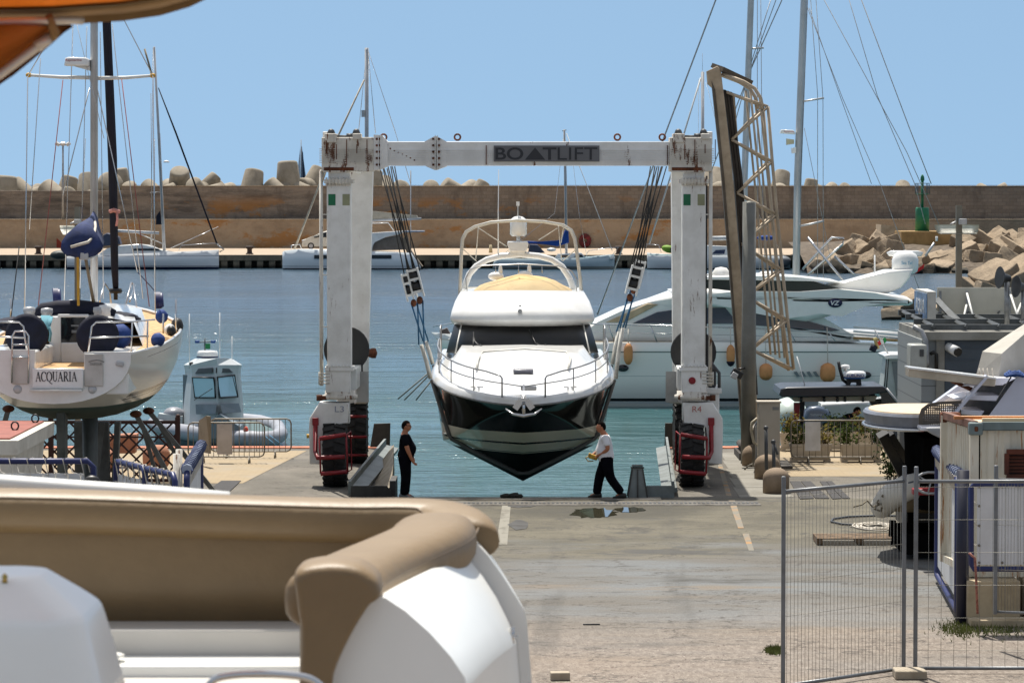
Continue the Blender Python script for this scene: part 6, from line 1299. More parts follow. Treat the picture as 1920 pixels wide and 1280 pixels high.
for px in (870, 940, 1010, 1080, 1140, 1220, 1305, 1395, 1480, 1555, 1640): tube_part([(px, 606 + max(0, (px - 1105) * .04), Ys + (.4 if px < 1000 else 0)), (px + 12, 641, Ys + (.4 if px < 1000 else 0))], .025, 'stanchion', STEEL, my)
for y0 in (613, 621): tube_part([(1600, y0, Ys), (1705, y0 + 9, Ys)], .04, 'stern_rail', WHITE, my)
tube_part([(1600, 634, Ys), (1715, 640, Ys)], .06, 'teak_rail', TEAK, my)
for px, py, rr_ in ((1623, 703, 0), (1168, 690, 0)):
    m = MB(); m.lathe([(.22, 0), (.2, .02), (.01, .02)], P(px, py, Ys + (-.02)), (0, -1, 0), 16)
    for v in m.bm.verts: v.co.z = PZ(py, Ys) + (v.co.z - PZ(py, Ys)) * .6
    m.build('porthole', GLASSD, my)
for px in (1488, 1500, 1512, 1524): poly_part([(px, 697), (px + 6, 696), (px + 12, 706), (px + 6, 706)], Ys - .03, .06, 'air_vent', mat('vent_grey', S(120, 135, 138), .5), my)
tube_part([(1640, 552, Yc), (1640, 478, Yc)], .03, 'antenna', WHITE, my); tube_part([(1735, 480, Yc + .5), (1752, 455, Yc + .5)], .05, 'flag_staff', ALU, my); tube_part([(1756, 452, Yc + .5), (1756, 443, Yc + .5)], .05, 'stern_light', WHITE, my)
poly_part([(1712, 514), (1722, 503), (1733, 495), (1732, 503), (1718, 512)], Yc + .4, .05, 'ensign', mat('ensign_red', S(200, 30, 30), .7), my)
poly_part([(824, 620), (838, 615), (844, 625), (826, 630)], Yc - .3, .6, 'anchor_roller', mat('roller_brown', S(90, 80, 76), .6), my)
FT = mat('fender_tan', S(212, 146, 88), .6, var=.12, vs=3)
def fender(px, y0, y1, r, label, tip=False):
    Yf = Ys - r * Ys / F - .12; kk = Yf / F; c0 = P(px, y1, Yf); h_ = (y1 - y0) * kk; r_ = r * kk
    t = thing('fender', label, 'fender', c0, 'tan fenders hanging on the motor yacht')
    m = MB(); m.lathe([(.01, 0), (r_ * .5, h_ * .04), (r_ * .9, h_ * .18), (r_, h_ * .35), (r_, h_ * .65), (r_ * .9, h_ * .83), (r_ * .45, h_ * .97), (.03, h_)], c0, seg=18); m.build('body', FT, t)
    if tip: m = MB(); m.lathe([(.01, -.04), (r_ * .6, h_ * .0), (r_ * .97, h_ * .14), (r_ * .99, h_ * .2)], c0 - Vector((0, .004, 0)), seg=18); m.build('tip', NAVY, t)
    m = MB(); m.tube([c0 + Vector((0, 0, h_)), Vector((c0.x, Ys - .04, PZ(614, Ys)))], .02, 5); m.build('rope', ROPE, t)
fender(1178, 643, 684, 8.5, 'long tan fender hanging on the yacht just left of the right lift leg'); fender(1370, 646, 685, 8, 'long tan fender with a navy tip right of the right lift leg', True)
fender(1436, 681, 713, 12.5, 'round tan fender seen through the raised steel gangway'); fender(1552, 680, 717, 14.5, 'round tan fender on the yacht above the black hardtop boat')
# anchored lines of the yacht seen left of the lifted boat
for a, b in (((806, 697), (746, 748)), ((808, 700), (758, 750)), ((810, 712), (780, 750))): tube_part([(*a, 128), (*b, 128)], .03, 'mooring_line', mat('line_grey', S(120, 120, 112), .8), my)
# ---- two tall masts behind the yacht
def tall_boat(Y, label, mast, x0, x1, stays, spread, extra=None):
    t = thing('sailing_yacht', label, 'sailboat', P((x0 + x1) / 2, 740, Y))
    side_hull([(x0, 612, .03), (x0 + 40, 614, .5), ((x0 + x1) / 2, 618, 1), (x1, 620, .6)], Y, 'hull', WHITE, t, beam=1.8)
    m = MB(); m.loft([[P(x, y, Y) + Vector((.5 * wd * Y / F * math.cos(R(a)), .2 * math.sin(R(a)), 0)) for a in range(0, 360, 30)] for x, y, wd in mast]); m.build('mast', MAST, t)
    for pts, r in stays: tube_part([(*p, Y) for p in pts], r, 'stay', GALV, t, 5)
    for pts in spread: tube_part([(*p, Y) for p in pts], .04, 'spreader', ALU, t, 6)
    return t
tall_boat(147, 'tall pale mast of a sailing yacht behind the raised gangway', [(1392, 615, 13), (1396, 330, 12.5), (1408, 0, 12), (1414, -180, 12)], 1130, 1560,
          [([(1375, -90), (1342, 0), (1247, 252), (1120, 590)], .035), ([(1480, -60), (1455, 0), (1400, 150), (1370, 260)], .02), ([(1490, -60), (1464, 5), (1408, 130), (1330, 330)], .025), ([(1420, -60), (1420, 330), (1425, 560)], .015), ([(1426, -60), (1429, 330), (1436, 560)], .015), ([(1445, 0), (1405, 130)], .02)], [[(1400, 92), (1432, 90)]])
t2 = tall_boat(141, 'tall grey mast with radar on a sailing yacht right of the raised gangway', [(1491, 615, 13), (1495, 330, 12.5), (1507, 0, 12), (1513, -180, 12)], 1250, 1700,
          [([(1514, 0), (1502, 330), (1498, 560)], .02), ([(1520, 0), (1533, 178), (1533, 600)], .014), ([(1530, 0), (1543, 185), (1544, 600)], .014), ([(1514, 15), (1580, 185), (1650, 345), (1730, 560)], .014), ([(1517, 15), (1575, 180), (1634, 345)], .014), ([(1545, 0), (1700, 285), (1760, 420)], .016), ([(1592, 0), (1645, 180), (1715, 345), (1735, 420)], .016), ([(1615, 0), (1705, 240), (1746, 345)], .02), ([(1508, 240), (1528, 340), (1560, 500)], .012)],
          [[(1497, 192), (1520, 188), (1545, 184)], [(1493, 425), (1520, 420), (1545, 414)]])
poly_part([(1463, 250), (1465, 243), (1487, 244), (1491, 248), (1491, 252)], 140.8, .5, 'radar', WHITE, t2, .04); poly_part([(1475, 260), (1489, 262), (1489, 270), (1475, 272)], 140.8, .3, 'horn', mat('horn_cream', S(196, 190, 160), .6), t2); poly_part([(1484, 278), (1493, 276), (1493, 287), (1485, 288)], 140.8, .2, 'deck_light', WHITE, t2)
text('Raymarine', 'lettering', mat('letter_red', S(150), .5), t2, (PX(1478, 140.76), 140.77, PZ(247.2, 140.77)), .4, .075)
tube_part([(1505, 505, 139), (1560, 445, 139), (1582, 447, 139), (1580, 458, 139), (1510, 520, 139)], .05, 'davit_frame', STEEL, t2); tube_part([(1515, 445, 139), (1605, 555, 138)], .05, 'davit_frame', STEEL, t2); tube_part([(1565, 480, 139), (1602, 515, 138.5)], .05, 'davit_frame', STEEL, t2)
# ================================================================ RAISED GANGWAY AND RIGHT QUAY
GW = mat('gangway_steel', S(176, 158, 134), .65, .2, var=.18, vs=2, dirt=.25, rust=.12); GWL = mat('gangway_tube', S(186, 170, 148), .6, .2, var=.15); GWD = mat('gangway_deck', S(62, 54, 46), .8, var=.2, vs=3)
Yg = 91.0; gw = thing('raised_gangway', 'brown steel lattice gangway raised steeply beside the grey lamp column', 'gangway', P(1402, 862, Yg))
poly_part([(1325, 134), (1345, 124), (1352, 132), (1354, 152), (1360, 200), (1374, 330), (1396, 600), (1412, 845), (1400, 862), (1396, 845), (1379, 600), (1358, 330), (1341, 168), (1327, 158)], Yg, .25, 'stringer', GW, gw, .02)
poly_part([(1334, 152), (1341, 168), (1358, 330), (1379, 600), (1396, 845), (1393, 845), (1375, 600), (1353, 330), (1336, 168)], Yg - .02, .3, 'stringer_flange', mat('gangway_dark', S(96, 86, 74), .7, .2, var=.2), gw)
m = MB(); m.bar(P(1374, 180, Yg + 1.4), P(1424, 862, Yg + 1.4), .1, .12); m.build('stringer', GW, gw)
for i_ in range(3):
    a_ = i_ * 5.6; poly_part([(1357 + a_, 168 + i_ * 2), (1361.4 + a_, 169 + i_ * 2), (1381 + a_, 330), (1402.6 + a_, 600), (1410 + a_, 740), (1405 + a_, 740), (1398 + a_, 600), (1376.5 + a_, 330)], Yg + .15, .5, 'walkway', GWD, gw)
inner = [(1362, 165), (1372, 262), (1382, 362), (1391, 458), (1400, 556), (1409, 655)]; outer = [(1440, 200), (1448, 303), (1457, 402), (1467, 506), (1477, 600), (1488, 692)]
for Yt, dx in ((Yg + .1, 0), (Yg + 1.3, -9)):
    tube_part([(x + dx, y - dx * .3, Yt) for x, y in outer], .042, 'chord', GWL, gw, 6)
    tube_part([(x + 45 + dx, y + (10 if i else 5), Yt) for i, (x, y) in enumerate(inner)], .03, 'mid_rail', GWL, gw, 6); tube_part([(x + 62 + dx, y + 16, Yt) for x, y in inner], .028, 'mid_rail', GWL, gw, 6)
    for i in range(6):
        tube_part([(outer[i][0] + dx, outer[i][1], Yt), (inner[i][0], inner[i][1] - (0 if i else -8), Yt)], .038, 'brace', GWL, gw, 6)
        if i < 5: tube_part([(outer[i][0] + dx, outer[i][1], Yt), (inner[i + 1][0], inner[i + 1][1], Yt)], .038, 'brace', GWL, gw, 6)
    tube_part([(1353 + dx, 138, Yt), (1395 + dx, 154, Yt), (1415 + dx, 166, Yt), (1426 + dx, 184, Yt), (1430 + dx, 205, Yt)], .05, 'end_rail', GWL, gw, 7)
m = MB(); m.bar(P(1345, 126, Yg + .1), P(1400, 152, Yg + .8), .12, .5); m.build('end_plate', mat('gangway_dark', S(96), .7), gw)
m = MB(); m.box(PX(1386, 90.6), PX(1425, 90.6), 90.4, 92.6, .004, .18); m.cyl((PX(1395, 91), 90.6, .3), (PX(1395, 91), 92.5, .3), .1, seg=10); m.build('hinge_base', GWD, gw)
# lamp column
b0 = Vector((PX(1404, 89.3), 89.3, 0)); t = thing('lamp_column', 'thick grey steel column standing beside the raised gangway', 'column', b0)
m = MB(); m.lathe([(.20, 0), (.19, 3.3), (.185, 3.35), (.17, 6.75), (.01, 6.78)], b0, seg=18); m.build('shaft', mat('column_grey', S(120, 120, 114), .55, .2, var=.12, dirt=.2), t)
m = MB(); m.obox(P(1382, 700, 88.9), (.3, .25, .2), (0, R(30), 0), .03); m.tube([P(1384, 692, 89), P(1396, 690, 89.1)], .03, 5); m.build('floodlight', BLACK, t)
m = MB(); m.obox(P(1377, 704, 88.75), (.16, .1, .16), (0, R(30), 0), .02); m.build('lens', GALVL, t)
# cabinet
m = MB(); c_ = G(1442, 889); m.box(c_.x - .27, c_.x + .27, c_.y, c_.y + .5, 0, 1.78, .015); m.box(c_.x - .3, c_.x + .3, c_.y - .03, c_.y + .53, 1.775, 1.82, .01); cb = m.build('electric_cabinet', mat('cabinet_beige', S(176, 166, 150), .6, var=.06, dirt=.15), label='tall beige electric cabinet right of the lamp column', cat='cabinet')
m = MB(); m.box(c_.x + .08, c_.x + .24, c_.y - .006, c_.y, 1.6, 1.68); m.build('plate', mat('plate_grey', S(130, 130, 126), .5), cb); m = MB(); m.box(c_.x - .23, c_.x + .23, c_.y - .008, c_.y - .001, .12, 1.55); m.build('door', mat('cabinet_beige', S(176), .6), cb)
# dome bollards
DB = mat('dome_concrete', S(140, 122, 102), .9, var=.14, vs=2, bump=.3, dirt=.25)
def dome(px, py, r, h_, label):
    c0 = G(px, py); m = MB(); m.lathe([(r, 0), (r, h_ - r * .75)] + [(r * math.cos(R(a)), h_ - r * .75 + r * .75 * math.sin(R(a))) for a in (20, 40, 60, 78)] + [(.01, h_)], c0, seg=28); m.build('dome_bollard', DB, label=label, cat='bollard', group='round topped concrete bollards')
dome(1416, 873, .34, .56, 'round topped concrete bollard at the foot of the lamp column, farthest of three'); dome(1438, 897, .31, .60, 'round topped concrete bollard in the middle of the row of three'); dome(1455, 924, .31, .60, 'round topped concrete bollard nearest the wire fence')
barrier(gp(1412, 886), gp(1424, 862), 1.15, 'crowd barrier seen nearly edge-on beside the round concrete bollards', (.1, .9, .25), 10, mat('board_grey', S(120, 120, 116), .6))
m = MB()
for a, b in (((1452, 905), (1450, 828)), ((1437, 880), (1436, 802))): m.tube([P(*a, 84), P(*b, 84)], .045, 7); m.ball(P(*b, 84), .06, seg=8)
m.tube([P(1451, 830, 84), P(1458, 852, 83.9)], .03, 6); m.build('hose_stand', DGREY, label='dark pipe stands rising behind the round concrete bollards', cat='pipe stand')
m = MB(); m.tube([P(x, y, 86.5) for x, y in ((1420, 784), (1410, 792), (1408, 806), (1413, 828), (1421, 836), (1428, 826), (1434, 808), (1438, 802), (1440, 830), (1443, 868), (1446, 872), (1450, 850), (1452, 830))], .035, 6); m.build('hose', mat('hose_cream', S(200, 190, 168), .7), label='cream hose draped over the barrier and pipe stands by the bollards', cat='hose')
# planters, shrubs
PL = mat('planter_beige', S(188, 176, 158), .75, var=.08, dirt=.25); LEAF = [mat('leaf_green', S(70, 84, 34), .9, var=.3, vs=8, spec=.1), mat('leaf_olive', S(118, 106, 48), .9, var=.3, vs=8, spec=.1), mat('leaf_dark', S(48, 62, 28), .9, var=.3, vs=8, spec=.1)]; STEM = mat('stem', S(90, 70, 48), .8)
def planter(x0, x1, yb, h_, label):
    a, b = G(x0, yb), G(x1, yb); Y = a.y; w_ = b.x - a.x; cx = (a.x + b.x) / 2; m = MB()
    m.loft([[Vector((cx + sx * (w_ / 2 - ins), Y + .25 + sy * (.25 - ins * .5), z)) for sx, sy in ((-1, -.7), (-.96, -1), (.96, -1), (1, -.7), (1, .7), (.96, 1), (-.96, 1), (-1, .7))] for z, ins in ((.05, .1), (.12, .06), (h_ - .08, .02), (h_ - .075, 0), (h_, 0), (h_, .05), (h_ - .06, .06))], smooth=False)
    for s in (-.8, .8): m.box(cx + s * w_ / 2 - .08, cx + s * w_ / 2 + .08, Y + .05, Y + .45, 0, .1)
    m.build('planter', PL, label=label, cat='planter', group='beige trough planters'); return cx, Y + .25, w_
def shrub(cx, cy, z0, w_, h_, mt, label, n=300, seed=1, cat='shrub', stems=6):
    r = random.Random(seed); t = thing('shrub', label, cat, (cx, cy, z0)); m = MB(); cl = []
    for i in range(stems):
        a = r.uniform(0, 6.28); q_ = Vector((cx + r.uniform(-.5, .5) * w_, cy + r.uniform(-.15, .15), z0 + h_ * r.uniform(.55, 1))); b = Vector((cx + (q_.x - cx) * .5, cy, z0)); m.tube([b, b.lerp(q_, .5) + Vector((r.uniform(-.06, .06), 0, 0)), q_], [.014, .01, .005], 4); cl += [(q_, .12), (b.lerp(q_, .7), .12), (b.lerp(q_, .42), .1)]
    m.build('stem', STEM, t); m = MB()
    for i in range(n):
        c0, s = r.choice(cl); p = c0 + Vector((r.gauss(0, s), r.gauss(0, s), r.gauss(0, s * .9))); u = Vector((r.uniform(-1, 1), r.uniform(-1, 1), r.uniform(-.5, 1))).normalized(); v = u.orthogonal().normalized(); l_ = r.uniform(.04, .075); v *= l_ * .4
        m.face([p - u * l_, p + v, p + u * l_, p - v])
    m.build('foliage', mt, t, recalc=False)
x_, y_, w_ = planter(1481, 1560, 867, .48, 'beige trough planter behind the right crowd barrier, front left'); shrub(x_ - .28, y_, .42, .5, .5, LEAF[0], 'green shrub in the front left planter', seed=3); shrub(x_ + .33, y_, .42, .35, .42, LEAF[1], 'yellowish shrub in the front left planter beside the white board', 180, 4)
x_, y_, w_ = planter(1576, 1655, 867, .48, 'beige trough planter behind the right crowd barrier, front right'); shrub(x_ - .18, y_, .42, .6, .5, LEAF[0], 'green shrub in the front right planter, left of two', seed=5); shrub(x_ + .4, y_, .42, .5, .55, LEAF[2], 'dark green shrub in the front right planter, right of two', 320, 6)
x_, y_, w_ = planter(1462, 1520, 846, .5, 'beige trough planter in the back row beside the electric cabinet'); shrub(x_ + .0, y_, .45, .5, .5, LEAF[1], 'olive shrub in the back row beside the electric cabinet', 260, 7)
x_, y_, w_ = planter(1545, 1640, 846, .5, 'wide beige trough planter in the back row under the black hardtop'); shrub(x_ - .25, y_, .45, .7, .45, LEAF[2], 'dark shrub in the back row under the black hardtop', 300, 8); shrub(x_ + .4, y_, .45, .6, .42, LEAF[1], 'olive shrub in the back row near the crouching man', 240, 9)
shrub(G(1672, 905).x, G(1672, 905).y, 0, .9, 1.0, LEAF[2], 'straggly dark shrub growing beside the black boat support', 520, 10, stems=8)
barrier(gp(1483, 869), gp(1645, 869), 1.12, 'long crowd barrier with a white board in front of the planters', (.16, .34, .30), 14, mat('board_white', L(.62, .62, .63), .5))
m = MB(); m.box(PX(1462, 88.5), PX(1482, 88.5), 87.6, 89.6, .004, .07); m.build('duckboard', mat('duck_grey', S(90, 84, 76), .8), label='small grey duckboard beside the front left planter', cat='duckboard')
# ---- black hardtop rib behind the planters
Yr = 101.0; hb = thing('hardtop_boat', 'dark boat with a black hardtop and radar moored behind the planters', 'motor boat', P(1570, 830, Yr)); BH = mat('hardtop_black', S(34, 38, 46), .3, var=.05)
m = MB(); m.prism([P(1464, 729, Yr - 1), P(1476, 726, Yr - 1), P(1655, 724, Yr - 1), P(1662, 727, Yr - 1), P(1664, 735, Yr - 1), P(1625, 741, Yr - 1), P(1466, 745, Yr - 1), P(1461, 740, Yr - 1)], (0, 2.6, 0), .04); m.build('hardtop', BH, hb)
poly_part([(1650, 728), (1664, 728), (1695, 772), (1655, 772)], Yr - .9, 2.4, 'windscreen', GLASSD, hb); tube_part([(1662, 728, Yr - 1), (1697, 772, Yr - 1)], .04, 'screen_frame', GALV, hb)
poly_part([(1484, 745), (1645, 742), (1640, 752), (1490, 753)], Yr - .8, 2, 'light_strip', mat('strip_tan', S(150, 138, 122), .6), hb); 
for px in (1502, 1545, 1570, 1584, 1618): tube_part([(px, 744, Yr - .85), (px, 753, Yr - .85)], .04, 'clip', BLACK, hb)
poly_part([(1489, 755), (1500, 755), (1498, 795), (1489, 795)], Yr - .5, .2, 'pillar', RED, hb); poly_part([(1500, 752), (1509, 752), (1508, 795), (1500, 795)], Yr - .4, .2, 'pillar', BLACK, hb); poly_part([(1630, 750), (1650, 748), (1668, 790), (1650, 790)], Yr - .6, .2, 'pillar', BLACK, hb)
poly_part([(1540, 757), (1630, 752), (1632, 762), (1600, 766), (1640, 770), (1640, 785), (1545, 785), (1540, 768)], Yr + 2.4, 1.2, 'seat', WHITE, hb, .08)
side_hull([(1470, 795, .5), (1500, 793, .9), (1600, 793, 1), (1690, 790, .4), (1712, 786, .05)], Yr, 'hull', mat('rib_black', S(40, 42, 46), .5), hb, beam=1.2)
poly_part([(1545, 783), (1660, 783), (1660, 800), (1545, 800)], Yr - 1, .4, 'side_tube', BLACK, hb, .1)
m = MB(); m.prism([P(x, y, Yr - 1.6) for x, y in ((1508, 785), (1510, 770), (1518, 763), (1535, 761), (1552, 766), (1559, 778), (1558, 790), (1540, 796), (1512, 795))], (0, .6, 0), .12); ob = m.build('outboard_motor', mat('outboard_blue', S(88, 102, 122), .3, coat=.4), hb)
text('YAMAHA', 'lettering', mat('motor_letter', S(170, 178, 188), .4), ob, (PX(1531, Yr - 1.62), Yr - 1.612, PZ(777.5, Yr - 1.61)), .34, .07); m = MB(); m.box(PX(1520, Yr - 1.3), PX(1548, Yr - 1.3), Yr - 1.5, Yr - 1.1, -1.5, PZ(794, Yr - 1.3)); m.build('leg', DGREY, ob)
tube_part([(1572, 678, Yr), (1574, 690, Yr), (1580, 712, Yr), (1590, 720, Yr)], .05, 'mast_arm', BLACK, hb); kk = Yr / F
poly_part([(1588, 706), (1614, 706), (1616, 727), (1609, 727), (1606, 717), (1596, 717), (1592, 727), (1587, 727)], Yr - .1, .3, 'radar_bracket', BLACK, hb)
m = MB(); m.lathe([(17 * kk, 0), (20 * kk, 1 * kk), (21 * kk, 4 * kk)], P(1602, 710, Yr), seg=20); m.build('radar_band', mat('radar_blue', S(40, 84, 140), .4), hb)
m = MB(); m.lathe([(21 * kk, 4 * kk), (22 * kk, 7 * kk), (21 * kk, 12 * kk), (17 * kk, 14.5 * kk), (.01, 15 * kk)], P(1602, 710, Yr), seg=20); rd = m.build('radar', WHITE, hb)
text('FURUNO', 'lettering', mat('letter_blue', S(40, 60, 120), .5), rd, (PX(1602, Yr), Yr - 22.3 * kk, PZ(702.5, Yr)), 32 * kk, 5.5 * kk, bold=.02)
m = MB(); m.lathe([(8 * kk, 0), (9 * kk, 3 * kk), (7 * kk, 7 * kk), (.01, 8 * kk)], P(1585, 691, Yr), seg=12); m.build('gps_dome', WHITE, hb); tube_part([(1583, 691, Yr), (1590, 700, Yr)], .05, 'dome_foot', WHITE, hb)
tube_part([(1510, 726, Yr), (1494, 668, Yr)], .018, 'antenna', WHITE, hb)
m = MB(); m.ball(P(1478, 782, 104), (.62, .9, .6), (0, R(-25), 0)); m.build('boat_bow', mat('bow_pale', S(206, 220, 214), .3), label='pale rounded bow of a boat between the cabinet and the black hardtop', cat='boat')
J3 = dict(pelvis=(0, 0, .86), waist=(.1, 0, 1.0), chest=(.24, 0, 1.15), neck0=(.36, 0, 1.24), neck1=(.42, 0, 1.27), head=(.47, 0, 1.31), shoL=(.28, .18, 1.2), elbL=(.35, .22, .95), wriL=(.5, .2, .85), handL=(.57, .18, .82), shoR=(.28, -.18, 1.2), elbR=(.33, -.22, .95), wriR=(.5, -.18, .86), handR=(.57, -.16, .83), hipL=(0, .09, .82), kneL=(.05, .1, .45), ankL=(-.02, .1, .08), toeL=(.13, .11, .03), hipR=(0, -.09, .82), kneR=(.06, -.1, .45), ankR=(0, -.1, .08), toeR=(.15, -.11, .03))
person('dark haired man in black bending over in the boat with the black hardtop', (PX(1576, 100.4), 100.4, -.72), 0, J3, BT, DT, mat('black_shoes', L(.018), .6), headnod=.5)
# ---- wheelhouse boat and fender
Yw = 107.0; wb = thing('fishing_boat', 'small boat with a narrow white wheelhouse and slanted black windows beside the grey office', 'boat', P(1690, 800, Yw))
side_hull([(1630, 762, .05), (1660, 768, .6), (1720, 772, 1), (1800, 772, .9)], Yw, 'hull', mat('hull_tan', S(190, 172, 148), .5), wb, beam=1.2)
poly_part([(1652, 765), (1664, 674), (1716, 674), (1722, 765)], Yw - .6, 1.4, 'wheelhouse', mat('house_white', S(178, 184, 182), .4), wb); poly_part([(1658, 667), (1668, 664), (1722, 664), (1724, 673), (1660, 673)], Yw - .8, 1.9, 'roof', WHITE, wb, .03)
poly_part([(1672, 678), (1682, 678), (1690, 742), (1681, 742)], Yw - .64, .05, 'window', mat('win_grey', S(110, 120, 124), .15), wb); poly_part([(1684, 678), (1690, 678), (1700, 760), (1690, 760)], Yw - .66, .06, 'window', BLACK, wb); poly_part([(1690, 690), (1702, 690), (1706, 740), (1696, 740)], Yw - .64, .05, 'panel', mat('panel_khaki', S(170, 156, 96), .6), wb)
for px in (1660, 1664): tube_part([(px - 3, 740, Yw - .9), (px + 2, 674, Yw - .8)], .02, 'rod', BLACK, wb)
tube_part([(1695, 762, Yw - .8), (1715, 730, Yw - 1), (1735, 712, Yw - 1)], .09, 'gunwale', NAVY, wb); tube_part([(1640, 618, Yw), (1667, 666, Yw)], .025, 'flag_staff', ALU, wb)
for i, cl in enumerate(((200, 40, 40), (230, 230, 225), (30, 140, 70))): poly_part([(1645 + i * 5, 641 - i * 3), (1650 + i * 5, 638 - i * 3), (1653 + i * 5, 645 - i * 3), (1648 + i * 5, 648 - i * 2)], Yw - .1, .02, 'flag', mat(f'flag_c{i}', S(*cl), .7), wb)
m = MB(); m.cyl(P(1632, 650, Yw), P(1643, 655, Yw), .11, seg=10); m.build('binnacle', NAVY, wb); tube_part([(1640, 633, Yw), (1646, 654, Yw)], .06, 'roll', mat('panel_khaki', S(170), .6), wb)
b0 = P(1718, 766, 106); t = thing('fender', 'navy teardrop fender with an orange eye hanging beside the grey office corner', 'fender', b0); kk = 106 / F
m = MB(); m.lathe([(.01, 0), (12 * kk, 2 * kk), (15 * kk, 10 * kk), (12 * kk, 22 * kk), (7 * kk, 28 * kk)], b0, seg=16); m.build('body', NAVY, t); m = MB(); m.lathe([(8 * kk, 27 * kk), (8 * kk, 32 * kk), (4 * kk, 40 * kk), (.01, 41 * kk)], b0, seg=14); m.build('eye', mat('eye_orange', S(235, 120, 30), .5), t)
# ---- grey office on the quay
Yo = 84.0; of = thing('harbour_office', 'grey panelled harbour office with a white roof edge and rooftop sign frame', 'building', (PX(1830, 86), 86.5, 0))
X0 = PX(1728, Yo); zr_ = PZ(637, Yo); GREYP = shader('grey_cladding'); gw_ = GREYP.math('FRACT', GREYP.math('MULTIPLY', GREYP.z, 2.6)); GREYP.col(GREYP.mix(GREYP.math('LESS_THAN', gw_, .07), L(.26, .28, .285), L(.12, .13, .135))); GREYP.b.inputs['Roughness'].default_value = .5
m = MB(); m.box(X0, X0 + 5, Yo, Yo + 5.2, 0, zr_); m.build('wall', GREYP.m, of)
m = MB(); m.box(X0 + .56, X0 + 4.9, Yo - .04, Yo - .002, 0, zr_ - .02)
for k_ in range(12): m.box(X0 + .56, X0 + 4.9, Yo - .055, Yo - .041, .15 + k_ * .28, .17 + k_ * .28)
m.build('roller_shutter', mat('shutter_slate', S(74, 84, 94), .5, var=.08), of)
m = MB(); m.box(X0 + .35, X0 + .55, Yo - .08, Yo, 0, zr_ - .002); m.build('corner_post', mat('post_pale', S(150, 148, 140), .5), of)
m = MB(); m.box(X0 + .05, X0 + 5.1, Yo - .2, Yo + 5.4, zr_, PZ(621, Yo), .01); m.build('roof', mat('roof_edge', S(148, 146, 138), .6, dirt=.15), of)
zf = PZ(621, Yo)
m = MB()
for y_, z_ in ((Yo + .1, .02), (Yo + 1.6, .1), (Yo + 3.4, .15), (Yo + 5, .2)): m.box(X0 + .0, X0 + 5.2, y_, y_ + .14, zf + z_, zf + z_ + .14)
for k_ in range(6): m.bar((X0 + .3 + k_ * .8, Yo, zf + .12), (X0 + .1 + k_ * .8, Yo + 5.2, zf + .3), .08, .08)
m.build('roof_beam', mat('beam_grey', S(92, 96, 98), .5, .4, var=.2), of)
m = MB(); m.cyl((PX(1795, Yo - .4), Yo - .45, PZ(658, Yo)), (PX(1778, Yo), Yo - .1, PZ(650, Yo)), .12, seg=14); ln = m.build('camera_housing', WHITE, of); m = MB(); m.cyl((PX(1796.5, Yo - .42), Yo - .49, PZ(658.6, Yo)), (PX(1794, Yo - .4), Yo - .43, PZ(657.6, Yo)), .105, seg=14); m.build('lens', BLACK, ln)
b0 = Vector((PX(1720, 83.6), 83.4, PZ(692, 83.6))); t = thing('air_conditioner', 'white air conditioning unit on the left corner of the grey office', 'air conditioner', b0)
m = MB(); m.box(b0.x - .2, b0.x + .2, 83.3, 84.1, b0.z, PZ(645, 83.6), .04); m.build('housing', mat('ac_white', S(176, 178, 172), .4), t); m = MB(); m.box(b0.x + .02, b0.x + .12, 83.28, 83.3, PZ(668, 83.3), PZ(655, 83.3)); m.build('label_plate', DGREY, t)
m = MB(); m.tube([P(1712, 612, 83.8), P(1728, 622, 83.8), P(1736, 640, 83.7), P(1738, 680, 83.7), P(1732, 694, 83.7)], .07, 7); m.build('pipe', GALV, of)
m = MB(); m.tube([P(1744, 664, 83.8), P(1750, 660, 83.8), P(1756, 664, 83.8), P(1756, 700, 83.8)], .045, 6); m.build('pipe', BLACK, of)
# rooftop sign
Ysn = 88.6; ss = thing('rooftop_sign', 'long blank backed sign board with a blue end box on the office roof', 'sign', (PX(1840, Ysn), Ysn, zf))
m = MB(); m.box(PX(1757, Ysn), PX(2010, Ysn), Ysn, Ysn + .08, PZ(601, Ysn), PZ(539, Ysn)); m.build('board', mat('board_cream', S(204, 200, 184), .6, var=.05), ss)
A, B_, C_ = P(1739, 547, 86.6), P(1755, 547, 86.6), P(1715, 539, 89)
zt1, zb1 = A.z, P(1739, 609, 86.6).z
m = MB(); m.prism([(A.x, 86.6, zb1), (B_.x, 86.6, zb1), (B_.x + .1, 89.2, zb1), (PX(1716, 89.2), 89.2, zb1)], (0, 0, zt1 - zb1)); bx = m.build('end_box', mat('box_white', S(196, 194, 186), .5), ss)
fa, fb_ = Vector((PX(1716, 89.2), 89.2, 0)), Vector((A.x, 86.6, 0)); u = (fb_ - fa).normalized(); nr = Vector((-abs(u.y), -u.x if u.y < 0 else u.x, 0)); nr = Vector((u.y, -u.x, 0)); 
m = MB(); m.prism([fa + nr * .01 + Vector((0, 0, zb1 + .03)), fb_ + nr * .01 + Vector((0, 0, zb1 + .03)), fb_ + nr * .01 + Vector((0, 0, zt1 - .05)), fa + nr * .01 + Vector((0, 0, zt1 - .05))], nr * .02); sf_ = m.build('sign_face', mat('face_blue', S(120, 150, 190), .4, var=.25, vs=2.5), bx)
text('AQUA', 'lettering', WHITE, sf_, (fa + fb_) / 2 + nr * .036 + Vector((0, 0, (zb1 + zt1) / 2)), 1.9, .42, right=u, bold=.01)
for px in (1763, 1813, 1893): MB().bar(P(px, 610, Ysn - .1), P(px, 545, Ysn - .1), .06, .06).build('post', GALV, ss)
m = MB(); m.bar(P(1757, 562, Ysn - .3), P(1802, 612, 86), .14, .1); m.bar(P(1760, 565, Ysn - .3), P(1808, 610, 86.2), .1, .1); m.build('brace', mat('beam_grey', S(92), .5), ss)
